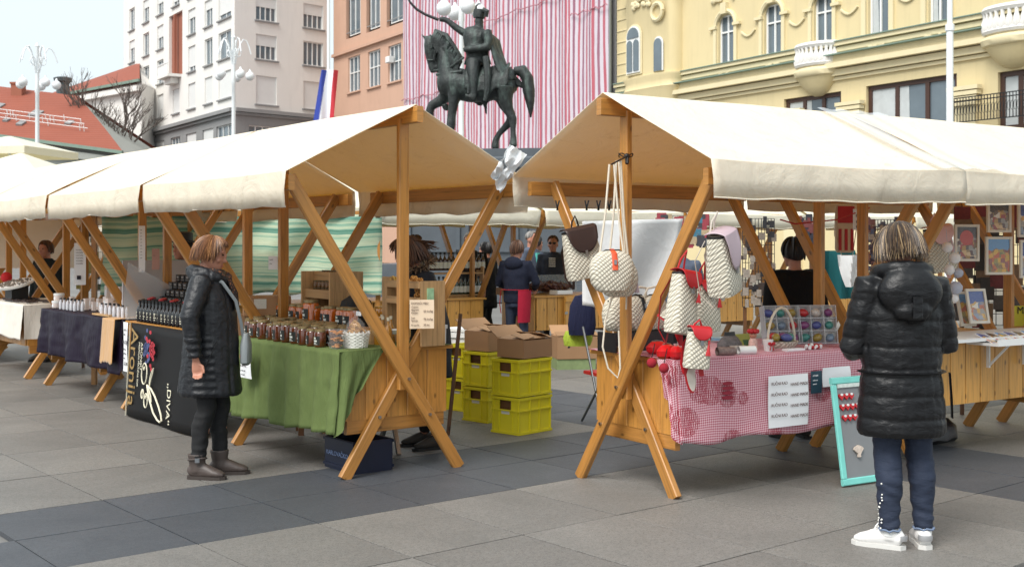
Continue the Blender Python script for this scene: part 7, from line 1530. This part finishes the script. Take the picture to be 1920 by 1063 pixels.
for i in range(420):
    a = g6.uniform(0, 6.283); c = Vector((.14 * math.cos(a), .1 * math.sin(a) - .02, 1.41 + .02 * g6.random() + .04 * max(0, -math.sin(a)))); d = Vector((math.cos(a) * .6 + g6.uniform(-.6, .6), math.sin(a) * .6 + g6.uniform(-.6, .6), g6.uniform(-.5, .9))).normalized(); m.m = g6.randrange(3); m.tube([bd3(c), bd3(c + d * .035), bd3(c + d * .06 + Vector((0, 0, -.01)))], [.005, .004, .001], 4)
m.build('fur_collar', FUR, P3, True); m = MB()
for i in range(60):   # loose strands blown forward over the face
    b0 = X3 @ Vector((g6.uniform(-.07, .07), g6.uniform(-.02, .07), .09)); d = Vector((g6.uniform(.2, .5) * 0 - .02, -.14, 0)); m.m = g6.randrange(2); m.tube([b0, b0 + Vector((g6.uniform(-.04, .04), -.09, .03 * g6.random())), b0 + Vector((g6.uniform(-.08, .08), -.2 - .08 * g6.random(), -.06 + .08 * g6.random()))], [.006, .006, .002], 4)
m.build('loose_hair', HBR, P3, True)
# meat stall assistant with red apron
p = Cp(s_of(CM, 968, -.95), -.95); P4, X4, C4, bd4 = bgp('stall assistant in navy hoodie and red apron, seen from behind', (p.x, p.y), R(-25), 1.62, NAVY, JEANS, HBR, 160, hk=dict(back=2.1, side=1.9), arms={1: ((.27, .05, 1.08), (.13, .3, .98)), -1: ((-.27, .02, 1.06), (-.17, .28, .98))}, torso=[(.84, .185, .14), (.95, .185, .14), (1.08, .18, .14), (1.22, .2, .145), (1.34, .19, .125), (1.42, .12, .1)])
m = MB(); m.grid(lambda u, v: ((.205 - .02 * v) * math.sin(.5 + 2.5 * u), -(.175) * math.cos(.5 + 2.5 * u) , .98 - .42 * v), 16, 8); ap = m.build('red_apron', cloth_mat('crimson_apron', (158, 26, 50), .75, .5), P4, True); m = MB(); m.tube([(-.19, -.06, .985), (-.08, -.16, .985), (.05, -.165, .985), (.2, -.05, .985)], [(.012, .004)] * 4, 6, up=(0, 0, 1)); m.tube([(-.16, -.13, .98), (-.17, -.15, .8), (-.15, -.15, .68)], [(.012, .004)] * 3, 6); m.build('apron_strings', LRED, ap, True)
m = MB(); m.ball((0, -.1, 1.33), (.13, .06, .09), 14, 10); m.build('hood', NAVY, P4, True)
# customers beyond the back counters
p = Cp(s_of(CM, 1037, .95), .95); P5, X5, _, bd5 = bgp('man in dark jacket and sunglasses facing the meat counter', (p.x, p.y), R(172), 1.7, cloth_mat('dark_blue_jacket', (46, 50, 62), .7, .6), hair=HBR, n=120, hk=dict(back=1.6, side=1.3, front=.75, r=1.06)); m = MB(); [m.ball(X5 @ Vector((s * .034, .095, .012)), (.026, .012, .018), 8, 6) for s in (-1, 1)]; m.box(X5 @ Vector((0, .1, .018)), (.03, .008, .006)); m.build('sunglasses', BLACK, P5, True)
m = MB(); [m.tube([bd5((-.05, .135, 1.36 - .03 * j)), bd5((0, .148, 1.36 - .03 * j)), bd5((.05, .135, 1.36 - .03 * j))], .008, 5) for j in range(5)]; m.build('striped_shirt_front', WHITE, P5, True)
p = Cp(s_of(CM, 995, 2.2), 2.2); P6, *_ = bgp('grey haired man in turquoise shirt walking behind the meat stall', (p.x, p.y), R(-120), 1.78, GREYJ, hair=HGR, hk=dict(back=1.6, side=1.3, front=.7, r=1.05)); MB().box((.0, .13, 1.28), (.12, .04, .3), ch=.015).build('turquoise_shirt', M('turquoise', (90, 190, 180), .7), P6)
p = Cp(s_of(CM, 1004, 2.9), 2.9); bgp('dark haired passer-by half hidden behind the grey haired man', (p.x, p.y), R(-60), 1.7, cloth_mat('slate_jacket', (70, 78, 96), .8, .4), hair=HBK, n=40)
p = Cp(s_of(CM, 775, .9), .9); bgp('visitor in brown jacket reaching an arm over the back counter', (p.x, p.y), R(-80), 1.7, BROWNJ, hair=HBR, n=110, arms={1: ((.3, .35, 1.32), (.28, .62, 1.27)), -1: ((-.24, .1, 1.08), (-.2, .3, 1.0))})
p = Cp(s_of(CM, 884, 1.1), 1.1); bgp('grey haired visitor in black coat with a pale hood at the bottle stall', (p.x, p.y), R(150), 1.74, BLKF, hair=HGR, n=100)
p = Cp(s_of(CM, 913, 1.6), 1.6); bgp('passer-by in black jacket with white zip behind the bottle stall', (p.x, p.y), R(60), 1.6, BLKF, hair=HBK, n=40)
p = at(1240, 455, 13.5); bgp('visitor in bright red jacket behind the white sheet', (p.x, p.y), R(-70), 1.6, REDJ, hair=HBR, n=80)
p = at(1276, 455, 13.2); bgp('visitor in blue grey jacket with grey hair behind the backpacks', (p.x, p.y), R(10), 1.67, GREYJ, hair=HGR, n=90, hk=dict(back=1.8, side=1.4))
p = at(1490, 455, 9.6); bgp('stallholder in black fleece with dark tied hair behind the egg cases', (p.x, p.y), R(15), 1.63, BLKF, hair=HBK, n=60, hk=dict(r=1.14), sleeve=.075, torso=[(.62, .25, .18), (.8, .25, .17), (.95, .24, .165), (1.08, .24, .16), (1.22, .25, .16), (1.34, .23, .14), (1.42, .13, .1)])
p = at(88, 455, 15.9); bgp('stallholder in dark green jacket behind the jewellery counter', (p.x, p.y), R(160), 1.62, DKGR, hair=HBR, n=60)
p = at(345, 455, 12.2); bgp('stallholder in black hat behind the juice stall', (p.x, p.y), R(150), 1.66, BLKF, hair=HBK, n=40); o = MB().lathe([(.16, 0), (.16, .012), (.1, .02), (.095, .1), (.06, .115)], n=20).build('black_hat', BLACK, None, True, label='black brimmed hat on the juice seller', cat='hat'); o.location = (p.x, p.y - .02, 1.6)
# spare chair by the bag stall
t = thing('folding_chair', 'folding chair with red seat behind the bag stall', 'chair', on(1150, 795), .4)
for sx in (-.2, .2): MB().tube([(sx, -.2, .012), (sx, -.18, .03), (sx, .2, .85)], .011, 8).build('leg', M('dark_steel', (110, 112, 114), .4, .1, metal=.8), t, True); MB().tube([(sx, .22, .012), (sx, -.2, .44)], .011, 8).build('leg', M('dark_steel', (110, 112, 114), .4, .1, metal=.8), t, True)
MB().tube([(-.2, -.2, .012), (.2, -.2, .012)], .011, 8).build('floor_bar', STEEL, t, True); MB().box((0, 0, .45), (.4, .38, .03), ch=.01).build('seat', LRED, t)
